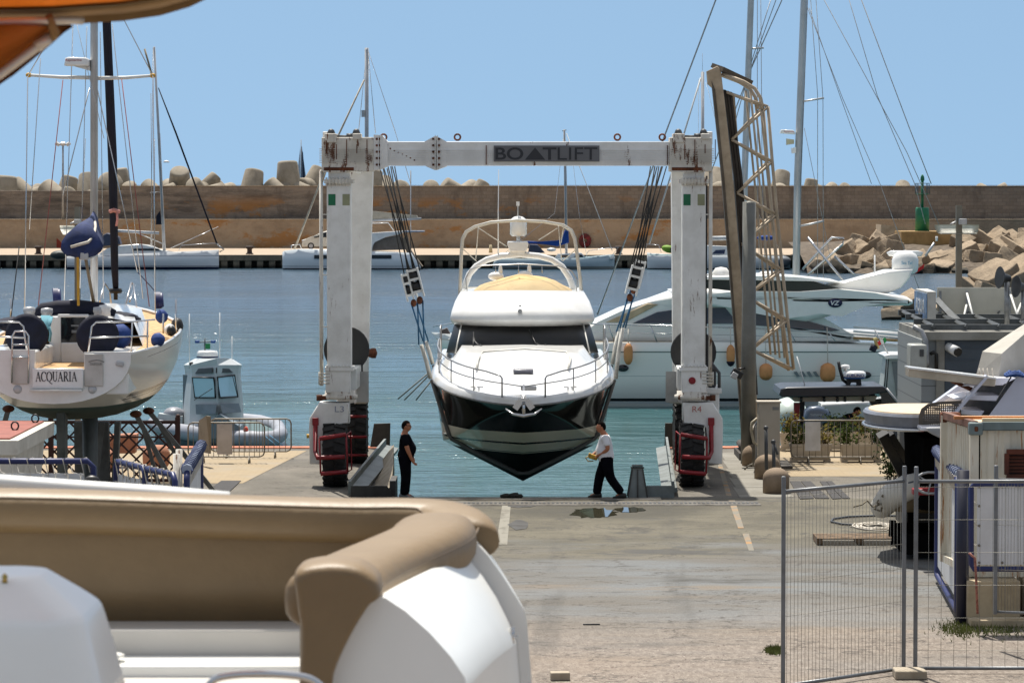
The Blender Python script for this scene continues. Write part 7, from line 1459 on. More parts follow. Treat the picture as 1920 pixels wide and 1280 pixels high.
for a, b in (((1813, 550), (1828, 607)), ((1812, 572), (1806, 600)), ((1895, 553), (1913, 608)), ((1915, 568), (1897, 612))): tube_part([(*a, Ysn - .2), (*b, Ysn - 1.2)], .03, 'strut', WPAINT, ss)
for px, y0, label in ((1888, 518, 'dark loudspeaker horn on a grey pole above the office roof, left one'), (1919, 535, 'dark loudspeaker horn on a grey pole at the right edge above the office roof')):
    t = thing('loudspeaker_pole', label, 'loudspeaker', P(px, 614, 85.4)); tube_part([(px, 614, 85.4), (px, y0, 85.4)], .065, 'pole', GALV, t, 8)
    m = MB(); c0 = P(px - 8, y0 + 2, 85.3); m.lathe([(.22, 0), (.2, .03), (.1, .12), (.07, .3), (.01, .32)], c0 - Vector((.08, 0, 0)), (.9, .4, -.1), 16)
    for v in m.bm.verts: v.co.z = c0.z + (v.co.z - c0.z) * 1.25
    m.build('horn', DGREY, t)
# light posts with white reflector panels
def refl(px, Y, ytop, ybox, bw, pan, label, s=1.0):
    b0 = Vector((PX(px, Y), Y, 0)); t = thing('light_post', label, 'light post', b0, 'grey posts with white reflector panels'); k_ = Y / F
    m = MB(); m.bar(b0, P(px, ytop, Y), bw * k_, bw * k_); m.build('post', mat('post_concrete', S(118, 116, 106), .7, var=.1), t)
    m = MB(); m.box(PX(px - 3 * s, Y), PX(px + 11 * s, Y), Y - .3, Y - .1, PZ(ybox + 6 * s, Y), PZ(ybox - 5 * s, Y), .01); m.tube([P(px - 6 * s, ybox + 1, Y - .25), P(px - 16 * s, ybox + 6 * s, Y - .3)], .03, 5); m.build('control_box', GALVL, t)
    x0, x1, y0, y1 = pan; m = MB(); rws = []
    for i in range(7):
        a = i / 6; rws.append([P(x0 + (x1 - x0) * j / 6 + (1 - a) * 0 + (8 * s * a * a if j == 0 else -5 * s * a * a if j == 6 else 0), y0 + (y1 - y0) * a, Y + .15 - .25 * a * a) for j in range(7)])
    m.loft(rws, ring_closed=False)
    bmesh.ops.solidify(m.bm, geom=m.bm.faces[:], thickness=.03); m.build('reflector', mat('reflector_white', L(.76, .74, .66), .5), t)
refl(1798, 96, 385, 415, 11, (1752, 1836, 421, 439), 'grey post with a white reflector panel in front of the boulder pile'); refl(145, 94, 388, 415, 10, (112, 166, 423, 440), 'grey post with a white reflector panel behind the propped sailboat', .8)
# ================================================================ RIGHT YARD: cruiser ashore, container, fence
Y = 66.0; cr = thing('motor_cruiser', 'white cruiser ashore with stern stairs, teak topped bathing platform and canvas cover', 'motor boat', (PX(1850, 66), 67, 0))
CRW = mat('cruiser_white', S(226, 226, 232), .25, var=.03); LAV = mat('cruiser_lavender', S(205, 208, 222), .25, var=.03)
zp = PZ(774, Y); x0, x1 = PX(1625, 67.2), PX(1800, 67.2)
def oval(z, g): 
    pts = [Vector((x1, 65.6 - g, z))]
    for a in range(-90, 91, 12): pts.append(Vector((x0 + .9 - (0.9 + g) * math.cos(R(a)), 67.2 + (1.6 + g) * math.sin(R(a)), z)))
    pts = [pts[0]] + pts[1:] + [Vector((x1, 68.8 + g, z))]; return pts
m = MB(); m.loft([oval(zp - .34, -.12), oval(zp - .28, .0), oval(zp - .06, .06), oval(zp - .01, .02)], smooth=False); m.build('bathing_platform', mat('platform_grey', S(128, 132, 142), .3, .3, var=.1), cr)
m = MB(); m.loft([oval(zp - .01, -.05), oval(zp + .012, -.06)], smooth=False); m.build('teak_top', mat('teak_pale', S(208, 188, 160), .7, var=.1, vs=4), cr)
m = MB(); m.tube(oval(zp - .3, .05), .035, 6); m.build('chrome_edge', STEEL, cr)
# perforated seat
SEAT = mat('seat_brown', S(96, 86, 74), .6, var=.1); ys_ = 65.3; k_ = ys_ / F
m = MB(); outl = [(1723, 797), (1723, 780), (1728, 766), (1740, 757), (1760, 753), (1800, 751)]
m.prism([P(1723, 797, ys_), P(1723, 780, ys_), P(1728, 766, ys_), P(1740, 757, ys_), P(1760, 753, ys_), P(1803, 751, ys_), P(1803, 757, ys_), P(1762, 758, ys_), P(1744, 762, ys_), P(1734, 770, ys_), P(1731, 782, ys_), P(1731, 797, ys_)], (0, .05, 0))
for px in range(1733, 1803, 4): m.box(PX(px, ys_), PX(px + 2.1, ys_), ys_ + .005, ys_ + .035, PZ(797, ys_), PZ(758 + max(0, (1748 - px)) * .5, ys_))
for py in range(760, 798, 4): m.box(PX(max(1731, 1731 + (772 - py) * .9), ys_), PX(1803, ys_), ys_ + .006, ys_ + .034, PZ(py + 2.1, ys_), PZ(py, ys_))
m.build('seat_back', SEAT, cr)
m = MB(); m.box(PX(1721, ys_), PX(1800, ys_), ys_ - .6, ys_ + .05, PZ(803, ys_), PZ(796, ys_), .02); m.build('seat_base', CRW, cr)
m = MB(); m.prism([P(1738, 803, 64.5), P(1800, 800, 64.5), P(1800, 828, 64.5), P(1772, 826, 64.5), P(1748, 814, 64.5)], (0, 1.2, 0), .04); m.build('step_pad', mat('pad_grey', S(158, 160, 162), .5), cr)
# stairs
for pts in (((1800, 724), (1848, 708), (1905, 709), (1880, 722)), ((1790, 748), (1820, 741), (1876, 742), (1868, 752)), ((1778, 774), (1800, 768), (1846, 770), (1840, 780))):
    m = MB(); m.prism([P(x, y, 65.4) for x, y in pts], (0, 1.3, 0), .02); m.build('stair_tread', CRW, cr)
poly_part([(1786, 778), (1846, 706), (1905, 709), (1846, 790)], 66.6, .1, 'stair_back', mat('stair_shadow', S(150, 150, 148), .6), cr)
m = MB(); m.bar(P(1784, 780, 65.3), P(1850, 704, 65.3), .05, .3); m.build('stair_rail', LAV, cr); m = MB(); m.bar(P(1752, 758, 67), P(1810, 716, 67), .08, .3); m.build('stair_rail', LAV, cr)
poly_part([(1750, 756), (1806, 714), (1850, 716), (1800, 752)], 67.4, .2, 'side_moulding', CRW, cr, .04)
m = MB(); m.loft([[P(1846, 790, 65), P(1905, 709, 65), P(1925, 700, 65), P(2000, 700, 65), P(2000, 800, 65)], [P(1846, 790, 68.5), P(1905, 709, 68.5), P(1925, 700, 68.5), P(2000, 700, 68.5), P(2000, 800, 68.5)]], smooth=False); m.build('topside', LAV, cr)
m = MB(); m.bar(P(1896, 706, 64.95), P(1868, 752, 64.95), .02, .05); m.build('trim_line', DGREY, cr)
# passerelle
m = MB(); m.prism([P(1703, 690, 65.2), P(1868, 710, 65.2), P(1866, 724, 65.2), P(1845, 723, 65.2), P(1704, 706, 65.2)], (0, .55, 0), .02); m.build('boarding_plank', mat('plank_cream', S(196, 184, 164), .5, dirt=.2), cr)
m = MB(); m.prism([P(1703, 688, 65.15), P(1868, 708, 65.15), P(1868, 711, 65.15), P(1703, 691, 65.15)], (0, .65, 0)); m.build('plank_top', WHITE, cr)
m = MB(); m.tube([P(1784, 713, 65.4), P(1828, 733, 65.5)], .04, 6); m.build('plank_strut', RUSTM, cr)
# canvas cover
CV = mat('canvas_grey', S(176, 172, 162), .85, var=.08, vs=1.5, bump=.4, bs=4)
m = MB(); m.loft([[P(1830, 704, 66.5), P(1842, 659, 66.5), P(1878, 663, 66.0), P(1872, 712, 66.0)], [P(1880, 700, 67.5), P(1890, 627, 67.5), P(1930, 618, 67), P(1930, 712, 67)], [P(1935, 700, 68.5), P(1935, 598, 68.5), P(2010, 560, 68), P(2010, 712, 68)]], smooth=False); m.build('canvas_cover', CV, cr)
for px in (1836, 1843, 1851, 1860): tube_part([(px, 690, 65.9), (px + 2, 707, 65.9)], .012, 'cover_tie', ROPE, cr, 4)
poly_part([(1832, 700), (1870, 712), (1868, 716), (1834, 706)], 65.8, .1, 'cover_hem', mat('hem_brown', S(120, 96, 70), .8), cr)
m = MB()
for r_ in (.15, .12, .09): m.tube([P(1902, 703, 64.9) + Vector((r_ * 1.2 * math.cos(R(a)), r_ * .8 * math.sin(R(a)), (.15 - r_) * .8 + .02 * math.sin(3 * R(a)))) for a in range(0, 360, 30)], .028, 6, closed=True)
m.build('rope_coil', mat('rope_blue', S(34, 70, 130), .8), label='blue rope coil on the white cruiser at the right edge', cat='rope')
# hull block with the shade under the platform put into its black, and support
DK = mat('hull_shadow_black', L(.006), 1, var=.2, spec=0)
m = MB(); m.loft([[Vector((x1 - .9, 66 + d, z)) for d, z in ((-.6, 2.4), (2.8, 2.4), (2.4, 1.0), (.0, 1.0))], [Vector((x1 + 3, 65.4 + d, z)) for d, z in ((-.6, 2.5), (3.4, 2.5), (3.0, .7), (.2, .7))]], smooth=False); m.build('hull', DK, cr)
t = thing('boat_cradle', 'black steel cradle with a slanted strut under the bathing platform', 'cradle', (PX(1720, 70), 70.5, 0))
m = MB(); m.bar(P(1654, 812, 68.9), P(1700, 900, 69.5), .22, .2); m.bar(P(1668, 812, 68.9), P(1735, 920, 69.5), .14, .2); m.build('strut', BLACK, t)
m = MB(); m.box(PX(1695, 70), PX(1810, 70), 69.8, 71.4, .3, .6); m.box(PX(1702, 70), PX(1714, 70), 69.8, 71.4, 0, 2.3); m.box(PX(1765, 70), PX(1780, 70), 69.8, 71.4, 0, 2.3); m.box(PX(1714, 70), PX(1810, 70), 70.4, 70.6, .6, 2.2); m.build('frame', BLACK, t)
m = MB(); m.lathe([(.34, 0), (.32, .04), (.01, .09)], P(1710, 888, 69.4), (-.6, -.7, .25), 24); m.build('round_table', mat('table_slate', S(52, 58, 66), .4), label='tilted dark round disc leaning under the cruiser behind the fence', cat='disc')
m = MB(); c0 = P(1745, 905, 64.5); m.tube([c0 + Vector((.3 * math.cos(R(a)), 0, .2 * math.sin(R(a)))) for a in range(0, 360, 20)], .025, 6, closed=True)
for a in (20, 140, 260): m.tube([c0, c0 + Vector((.3 * math.cos(R(a)), 0, .2 * math.sin(R(a))))], .015, 5)
m.build('hand_wheel', GALV, label='grey spoked steering wheel beside the dinghy behind the fence', cat='steering wheel'); 
m = MB(); m.box(c0.x - .3, c0.x + .2, 64.7, 65, c0.z - .25, c0.z - .13, .02); m.build('fuel_tank', RED, label='small red tank below the spoked steering wheel', cat='fuel tank')
# inflatable dinghy on the yard
Yd = 67.6; t = thing('dinghy', 'grey white inflatable dinghy resting on a dark trolley behind the wire fence', 'dinghy', P(1700, 975, Yd))
DG = mat('dinghy_white', S(204, 200, 190), .6, var=.12, dirt=.3)
m = MB(); m.tube([P(x, y, Yy) for x, y, Yy in ((1800, 900, 66.4), (1740, 905, 66.3), (1700, 914, 66.3), (1668, 932, 66.5), (1653, 950, 67.2), (1660, 946, 68.2), (1690, 918, 68.9), (1740, 898, 69.2), (1800, 893, 69.3))], [.22, .24, .25, .25, .22, .22, .25, .24, .22], 14); m.build('collar', DG, t)
m = MB(); m.loft([[P(1800, 915, 66.6), P(1800, 968, 67.4), P(1800, 960, 68.6), P(1800, 905, 69)], [P(1720, 925, 66.6), P(1715, 960, 67.4), P(1715, 955, 68.2), P(1720, 915, 68.8)], [P(1665, 948, 67), P(1662, 958, 67.4), P(1662, 955, 67.8), P(1665, 945, 68)]]); m.build('hull', mat('dinghy_tan', S(150, 134, 106), .6, var=.15, dirt=.3), t)
m = MB(); m.tube([P(x, y, Yy) for x, y, Yy in ((1800, 890, 66.2), (1740, 896, 66.1), (1704, 905, 66.1), (1676, 922, 66.3))], .02, 5); m.build('grab_line', mat('line_slate', S(80, 86, 96), .6), t)
poly_part([(1736, 924), (1760, 922), (1760, 932), (1737, 934)], 66.02, .03, 'patch', mat('patch_grey', S(120, 124, 130), .6), t)
m = MB()
for x, y in ((1652, 930), (1648, 942), (1662, 918), (1675, 908)): m.tube([P(x, y, 66.6), P(x - 8, y + 12, 66.3), P(x + 4, y + 16, 66.4), P(x + 6, y + 4, 66.6)], .02, 5)
m.tube([P(1650, 945, 66.5), P(1636, 950, 66.2), P(1626, 938, 66.1), P(1616, 946, 66), P(1600, 950, 66)], .016, 5); m.build('rope', mat('rope_old', S(130, 120, 100), .9), t)
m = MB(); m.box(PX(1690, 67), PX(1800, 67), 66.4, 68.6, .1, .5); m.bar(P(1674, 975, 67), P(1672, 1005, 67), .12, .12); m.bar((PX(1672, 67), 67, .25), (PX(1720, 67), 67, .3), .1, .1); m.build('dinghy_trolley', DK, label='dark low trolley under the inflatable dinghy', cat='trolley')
# small things on the yard
a = G(1532, 1022); t = thing('wooden_pallet', 'worn grey brown wooden pallet lying on the yard behind the fence', 'pallet', (a.x + .85, a.y + .4, 0)); PW = mat('pallet_wood', S(134, 112, 88), .85, var=.3, vs=5)
m = MB()
for i in range(6): m.box(a.x, a.x + 1.75, a.y + i * .17, a.y + i * .17 + .12, .12, .145)
for i in range(3): m.box(a.x + i * .82, a.x + i * .82 + .11, a.y, a.y + .97, .02, .118)
m.build('boards', PW, t)
m = MB()
for i in range(7): m.tube([Vector((G(1640, 1003).x + (.28 + .035 * i) * math.cos(R(q)), G(1640, 1003).y + (.4 + .05 * i) * math.sin(R(q)), .16 + .012 * ((i * 7 + q) % 5))) for q in range(0, 360, 24)], .016, 5, closed=True)
m.build('rope_coil', ROPE, label='pale rope coil lying on the end of the wooden pallet', cat='rope')
m = MB(); m.tube([G(x, y, .03) for x, y in ((1700, 967), (1640, 966), (1590, 968), (1562, 972), (1558, 977), (1580, 982), (1640, 985), (1700, 986))], .022, 6); m.build('hose', mat('hose_dark', S(60, 66, 74), .6), label='dark hose looped on the concrete behind the left fence panel', cat='hose')
m = MB(); a = G(1109, 1171); m.obox(a + Vector((0, 0, .012)), (.28, .03, .022), (0, 0, R(2)), .004); m.build('black_bar', BLACK, label='short black bar lying alone on the gravel', cat='bar')
a = G(1050, 1274); m = MB(); m.obox(a + Vector((0, 0, .06)), (.28, .2, .12), (0, 0, R(4)), .015); m.build('concrete_lump', CONC, label='small concrete block on the gravel beside the foreground boat', cat='block')
m = MB()
for i, (dx, dy, s) in enumerate(((-.12, 0, .12), (.08, .1, .15), (.2, -.05, .1), (-.02, .2, .09))): m.ball(Vector((G(957, 932).x, 79.22, .04)) + Vector((dx, dy * .5, .03)), (s, s * .8, s * .55), None, 8, fn=lambda v: v * (1 + .4 * noise.noise(v * 2)))
m.build('weed_heap', mat('weed_black', L(.02, .018, .014), .9), label='small dark heap on the slip edge below the boat keel', cat='debris heap')
# container on concrete blocks
ct = thing('shipping_container', 'pale rusty shipping container set on concrete blocks at the right edge', 'container', (9.6, 58.2, .72))
CW = mat('container_cream', S(212, 206, 188), .6, var=.06, dirt=.2, rust=.76, rsc=(5, 5, .3), rustcol=(.33, .135, .03, 1)); CB = mat('container_bluegrey', S(112, 128, 130), .6, var=.12, dirt=.3, rust=.25)
c0 = Vector((PX(1829, 57), 57, 0)); d1 = Vector((PX(1771, 59.4) - c0.x, 2.43, 0)).normalized(); d2 = Vector((1, .02, 0)).normalized(); zb, zt_ = .74, PZ(796, 57); up_ = Vector((0, 0, 1))
def corr(o, d, n_, Ln, z0, z1, amp, name, mt, step=.14):
    m = MB(); r0 = []; r1 = []; s = 0; i = 0
    while s < Ln:
        for ds, of_ in ((0, 0), (step * .35, 0), (step * .5, amp), (step * .85, amp)):
            if s + ds <= Ln: p = o + d * (s + ds) + n_ * of_; r0.append(p + up_ * z0); r1.append(p + up_ * z1)
        s += step
    m.loft([r0, r1], ring_closed=False, smooth=False); return m.build(name, mt, ct)
n1 = Vector((-d1.y, d1.x, 0)); n2 = Vector((d2.y, -d2.x, 0))
corr(c0 + d1 * .1 - n1 * .06, d1, n1, 2.25, zb + .12, zt_ - .1, .04, 'side_wall', CW); corr(c0 + d2 * .1 - n2 * .06, d2, n2, 5.8, zb + .12, zt_ - .1, .03, 'side_wall', CW, .26)
m = MB()
for o_ in (c0, c0 + d1 * 2.43, c0 + d2 * 6): m.obox(o_ + up_ * ((zb + zt_) / 2) + (d1 * .06 if o_ == c0 else -d1 * .06) + (d2 * .0), (.14, .14, zt_ - zb))
m.build('corner_post', CW, ct)
m = MB(); m.bar(c0 + up_ * zt_, c0 + d1 * 2.43 + up_ * zt_, .1, .12, up=(0, 0, 1)); m.build('top_rail', mat('rail_rusty', S(130, 92, 76), .8, var=.3, rust=.4), ct); m = MB(); m.bar(c0 + up_ * zb + up_ * .06, c0 + d1 * 2.43 + up_ * (zb + .06), .1, .12, up=(0, 0, 1)); m.bar(c0 + up_ * (zb + .06), c0 + d2 * 6 + up_ * (zb + .06), .1, .12, up=(0, 0, 1)); m.build('bottom_rail', CW, ct)
m = MB(); m.bar(c0 + up_ * (zt_ - .02) + n2 * .01, c0 + d2 * 6 + up_ * (zt_ - .02) + n2 * .01, .1, .13, up=(0, 0, 1)); m.build('top_rail', CB, ct)
m = MB(); m.obox(c0 + up_ * (zt_ - .06) + d2 * .0 + n2 * .05, (.23, .2, .21), None, .03); cc_ = m.build('corner_casting', CB, ct); m = MB(); m.obox(c0 + up_ * (zt_ - .06) + n2 * .152, (.06, .02, .08), None, .015); m.build('lock_slot', RUSTM, cc_)
m = MB(); m.obox(c0 + d1 * 2.40 + up_ * (zt_ - .05) + Vector((.1, 0, 0)), (.34, .2, .2), None, .03); m.build('corner_casting', RUSTM, ct)
m = MB(); pA = [c0 + d1 * .1, c0 + d2 * 6 + d1 * .1, c0 + d2 * 6 + d1 * 2.4, c0 + d1 * 2.4]; m.prism([p + up_ * (zt_ - .05) for p in pA], (0, 0, .04)); m.build('roof', mat('roof_orange', S(226, 196, 160), .7, var=.1, rust=.3, rustcol=(.4, .17, .03, 1)), ct)
for i, (yo, zo, mt) in enumerate(((.1, .05, 'w'), (.8, .08, 'o'), (.14, .0, 'o2'))): pass
m = MB(); m.bar(c0 + d2 * .15 + d1 * .14 + up_ * (zt_ + .05), c0 + d2 * 6 + d1 * .14 + up_ * (zt_ + .05), .1, .1, up=(0, 0, 1)); m.build('timber', mat('timber_cream', S(232, 206, 166), .7, var=.1), label='pale orange painted timber lying along the container roof edge', cat='timber')
m = MB(); m.bar(c0 + d2 * -.2 + d1 * .7 + up_ * (zt_ + .07), c0 + d2 * 6 + d1 * .7 + up_ * (zt_ + .07), .1, .05, up=(0, 0, 1)); m.build('timber', mat('timber_orange', S(180, 116, 62), .7, var=.15), label='orange timber on the container roof behind the pale one', cat='timber')
lx0, lx1, ly = PX(1889, 56.9), PX(1940, 56.9), 56.9; lz0, lz1 = PZ(893, ly), PZ(846, ly)
m = MB()
for z in (lz0, lz1): m.box(lx0, lx1, ly - .06, ly + .05, z - .035, z + .035)
for x in (lx0, lx1): m.box(x - .035, x + .035, ly - .055, ly + .05, lz0 + .036, lz1 - .036)
for i in range(7): z = lz0 + (i + .5) / 7 * (lz1 - lz0); m.obox(((lx0 + lx1) / 2, ly, z), (lx1 - lx0 - .08, .05, .02), (R(35), 0, 0))
m.build('vent_grille', mat('grille_rust', S(92, 46, 30), .85, var=.3), ct); m = MB(); m.box(lx0, lx1, ly + .05, ly + .06, lz0, lz1); m.build('vent_back', BLACK, ct)
for i, (xa, xb, y0, y1, za, zb_) in enumerate(((PX(1815, 56.6), PX(1915, 56.6), 56.5, 57.6, 0.12, .72), (PX(1925, 56.6), PX(2030, 56.6), 56.5, 57.6, .12, .72), (PX(1822, 56.3), PX(1960, 56.3), 56.2, 57.8, 0, .12))):
    m = MB(); m.box(xa, xb, y0, y1, za, zb_, .02); m.build('concrete_block', mat('block_cream', S(176, 160, 132), .9, var=.15, dirt=.3), label=['long concrete block supporting the near corner of the rusty container', 'long concrete block supporting the rusty container farther right', 'low concrete footing under the container blocks'][i], cat='concrete block')
# framed board in front of the container, navy post and gate leaf
Yb_ = 55.6; t = thing('framed_board', 'white board laced in a rounded navy frame before the container', 'board', (PX(1900, Yb_), Yb_, .8))
pxs = lambda x, y: P(x, y, Yb_)
m = MB(); m.tube([pxs(1825, 908), pxs(1821, 914), pxs(1821, 1058), pxs(1825, 1066), pxs(1960, 1066), pxs(1964, 1058), pxs(1964, 914), pxs(1960, 908)], .045, 8, closed=True); m.build('frame', NAVYP, t)
m = MB(); m.prism([pxs(1832, 909), pxs(1958, 909), pxs(1958, 1058), pxs(1832, 1058)], (0, .012, 0)); pn = m.build('panel', mat('panel_white', L(.62), .5), t)
m = MB()
for px in (1836, 1879, 1922):
    for py in (912, 948, 985, 1022, 1054):
        if px == 1836 or py in (912, 1054): m.ball(pxs(px, py) + Vector((0, -.012, 0)), (.022, .008, .022), None, 8)
m.build('eyelets', mat('eyelet', S(120, 110, 96), .5), pn)
m = MB(); m.tube([pxs(1820, 935), pxs(1833, 946)], .008, 4); m.tube([pxs(1820, 970), pxs(1833, 985)], .008, 4); m.tube([pxs(1820, 1020), pxs(1833, 1022)], .008, 4); m.build('lacing', LACE, t)
m = MB(); m.tube([P(1817, 1036, 55.2), P(1828, 1046, 55.2), P(1830, 1080, 55.2), P(1833, 1150, 55.2)], .02, 6); m.build('chain', mat('chain_redwhite', S(170, 110, 96), .7, var=.35, vs=30), label='faded red and white chain hanging beside the navy post', cat='chain')
m = MB(); a = G(1804, 1168); m.cyl((a.x, a.y, 0), (a.x, a.y, PZ(881, a.y)), .105, seg=16); m.build('gate_post', mat('post_navy', S(20, 24, 48), .5, var=.1), label='thick navy round post beside the right gate leaf', cat='post')
gate([(gx(1796, 57.4), 57.4), (gx(1758, 62.7), 62.7)], 2.3, 'navy framed gate leaf opened edge-on with white panel, right side', False)
m = MB(); A_, B2 = Vector((gx(1756, 63), 63, 2.36)), Vector((gx(1800, 57.6), 57.6, 2.36)); m.tube([A_, B2], .09, 8); rp_ = m.build('rolled_net', mat('net_roll', S(150), .9), label='rolled striped net on top of the right opened gate leaf', cat='net roll')
m = MB(); m.tube([A_.lerp(B2, i / 144) + Vector((.097 * math.cos(i * math.pi / 4), 0, .097 * math.sin(i * math.pi / 4))) for i in range(145)], .018, 4)
m.build('cord', mat('cord_navy', S(60), .8), rp_)
# temporary wire fence
FM = mat('fence_galv', S(118, 121, 124), .45, .45, var=.12, vs=4, dirt=.15); FWI = mat('fence_wire', S(128, 126, 118), .5, .3, var=.1)
def wire_fence(a, b_, z0, h_, nv, hz, label, posts=(1, 1), rail=.028, bottom=True):
    a, b_ = Vector(a), Vector(b_); t = thing('wire_fence_panel', label, 'fence', (a + b_) / 2, 'galvanised wire fence panels'); at = lambda s, z: a.lerp(b_, s) + Vector((0, 0, z))
    for s, on in zip((0, 1), posts):
        if on: m = MB(); m.obox(at(s, z0 + (h_ - z0) / 2), (.06, .06, h_ - z0), None, .012); m.build('post', FM, t)
    rb = at(0, 0) - at(1, 0); m = MB(); m.tube([at(0, h_ - .22), at(1, h_ - .22)], rail, 8); m.build('top_rail', FM, t)
    if bottom: m = MB(); m.tube([at(0, z0 + .04), at(1, z0 + .04)], rail, 8); m.build('bottom_rail', FM, t)
    m = MB()
    for i in range(1, nv): m.tube([at(i / nv, z0 + .04), at(i / nv, h_ - .22)], .0032, 4)
    for f_ in hz: m.tube([at(0, z0 + (h_ - z0) * f_), at(1, z0 + (h_ - z0) * f_)], .0032, 4)
    m.build('wire_mesh', FWI, t)
pL, pR = G(1468, 1296), G(1694, 1262); pL2 = G(1716, 1262)
wire_fence((pL.x, pL.y, 0), (pR.x, pR.y, 0), .04, 3.07, 34, (.34, .5, .62, .9), 'galvanised wire fence panel with close set wires, left of the two nearest')
wire_fence((pL2.x, pL2.y, 0), (pL2.x + 3.4, pL2.y, 0), .04, 3.06, 54 // 3, (.1, .26, .42, .58, .74, .9), 'galvanised wire fence panel with wide set wires at the right edge', (1, 0))
q0 = P(1866, 1150, 53.5); wire_fence((q0.x, 53.5, 0), (q0.x + 3.2, 52.5, 0), .55, PZ(896, 53.5) + .2, 70, (.3, .6), 'galvanised wire fence panel standing behind another in front of the framed board', (1, 0), .022)
a = G(1706, 1272); m = MB(); m.box(a.x - .22, a.x + .24, a.y - .12, a.y + .35, 0, .04 + .09, .02); m.build('fence_foot', CONC, label='concrete foot block between the two wire fence panels', cat='fence foot')
# grass tufts
m = MB(); r = random.Random(5); GR = mat('grass', S(104, 112, 50), .8, var=.3, vs=6)
for i in range(1500):
    px = r.choice([r.gauss(1870, 45), r.gauss(1800, 20), r.gauss(1452, 8)]); 
    py = r.gauss(1180, 7) if px > 1600 else r.gauss(1221, 3)
    p = G(px, py); d = Vector((r.uniform(-.05, .05), r.uniform(-.04, .04), r.uniform(.03, .1))); m.face([p - Vector((.008, 0, 0)), p + Vector((.008, 0, 0)), p + d])
m.build('grass', GR, kind='stuff', recalc=False)
# ================================================================ FOREGROUND BOAT (flybridge close to the camera)
VIN = mat('tan_vinyl', S(128, 106, 74), .5, var=.07, vs=2.2, bump=.35, bs=7); VIND = VIN
GEL = mat('gelcoat_fore', L(.87, .87, .83), .3, var=.02); GELS = mat('gelcoat_shade_seam', L(.62, .59, .54), .35, var=.03)  # second one is the white with riser shade in its colour; also colours the seam
fbt = thing('flybridge_boat', 'white flybridge boat in the foreground with a tan U shaped seat', 'motor boat', (-1.2, 12, 4.5))
def sweep(path, wd, ht, name, mt, power=3.2, seg=22, par=fbt, taper_ends=True, zoff=None):
    """cushion with a rounded-rectangle section swept along a 3-D path"""
    m = MB(); pts = [Vector(p) for p in path]; n = len(pts); rg = []
    for i, p in enumerate(pts):
        t_ = (pts[min(i + 1, n - 1)] - pts[max(i - 1, 0)]); t_.z = 0; t_.normalize(); sd = Vector((t_.y, -t_.x, 0)); w_ = wd[i] if isinstance(wd, list) else wd; h_ = ht[i] if isinstance(ht, list) else ht
        rg.append([p + sd * (w_ / 2 * abs(math.cos(2 * math.pi * k / seg)) ** (2 / power) * (1 if math.cos(2 * math.pi * k / seg) > 0 else -1)) + Vector((0, 0, h_ / 2 * abs(math.sin(2 * math.pi * k / seg)) ** (2 / power) * (1 if math.sin(2 * math.pi * k / seg) > 0 else -1))) for k in range(seg)])
    m.loft(rg); return m.build(name, mt, par)
def smooth_path(pts, n=5):
    out = []; pts = [Vector(p) for p in pts]
    for i in range(len(pts) - 1):
        p0, p1, p2, p3 = pts[max(i - 1, 0)], pts[i], pts[i + 1], pts[min(i + 2, len(pts) - 1)]
        for k in range(n):
            t_ = k / n; out.append(.5 * ((2 * p1) + (p2 - p0) * t_ + (2 * p0 - 5 * p1 + 4 * p2 - p3) * t_ * t_ + (3 * p1 - p0 - 3 * p2 + p3) * t_ ** 3))
    out.append(pts[-1]); return out
bp = smooth_path([P(-260, 953, 13.0), P(100, 958, 13.0), P(400, 968, 13.0), P(650, 975, 13.0), P(760, 975, 13.0), P(826, 980, 12.95), P(858, 996, 12.8), P(868, 1014, 12.62)])
nb_ = len(bp); back = sweep(bp, [.27] * nb_, [.165] * (nb_ - 3) + [.16, .145, .11], 'back_bolster', VIN, 2.7)
spp = smooth_path([P(822, 1000, 12.72), P(816, 1012, 12.5), P(800, 1030, 12.2), P(755, 1052, 11.9), P(700, 1076, 11.6), P(655, 1098, 11.3), P(628, 1118, 11.08), P(622, 1128, 10.98)])
ns_ = len(spp); sweep(spp, [.17, .22, .26, .28, .29, .30] + [.31] * (ns_ - 9) + [.28, .24, .2], [.11, .14, .165, .18, .185, .19] + [.19] * (ns_ - 9) + [.19, .18, .15], 'side_bolster', VIN, 3.0)
# piping
def piping(path, off, up, name):
    pts = []
    for i, p in enumerate(path):
        t_ = (path[min(i + 1, len(path) - 1)] - path[max(i - 1, 0)]); t_.z = 0; t_.normalize(); pts.append(p + Vector((t_.y, -t_.x, 0)) * off + Vector((0, 0, up)))
    m = MB(); m.tube(pts, .0045, 6); m.build(name, mat('piping_tan', S(112, 92, 64), .5), back)
piping(bp[:-6], .112, .058, 'piping'); piping(spp[2:-5], -.150, .03, 'piping')
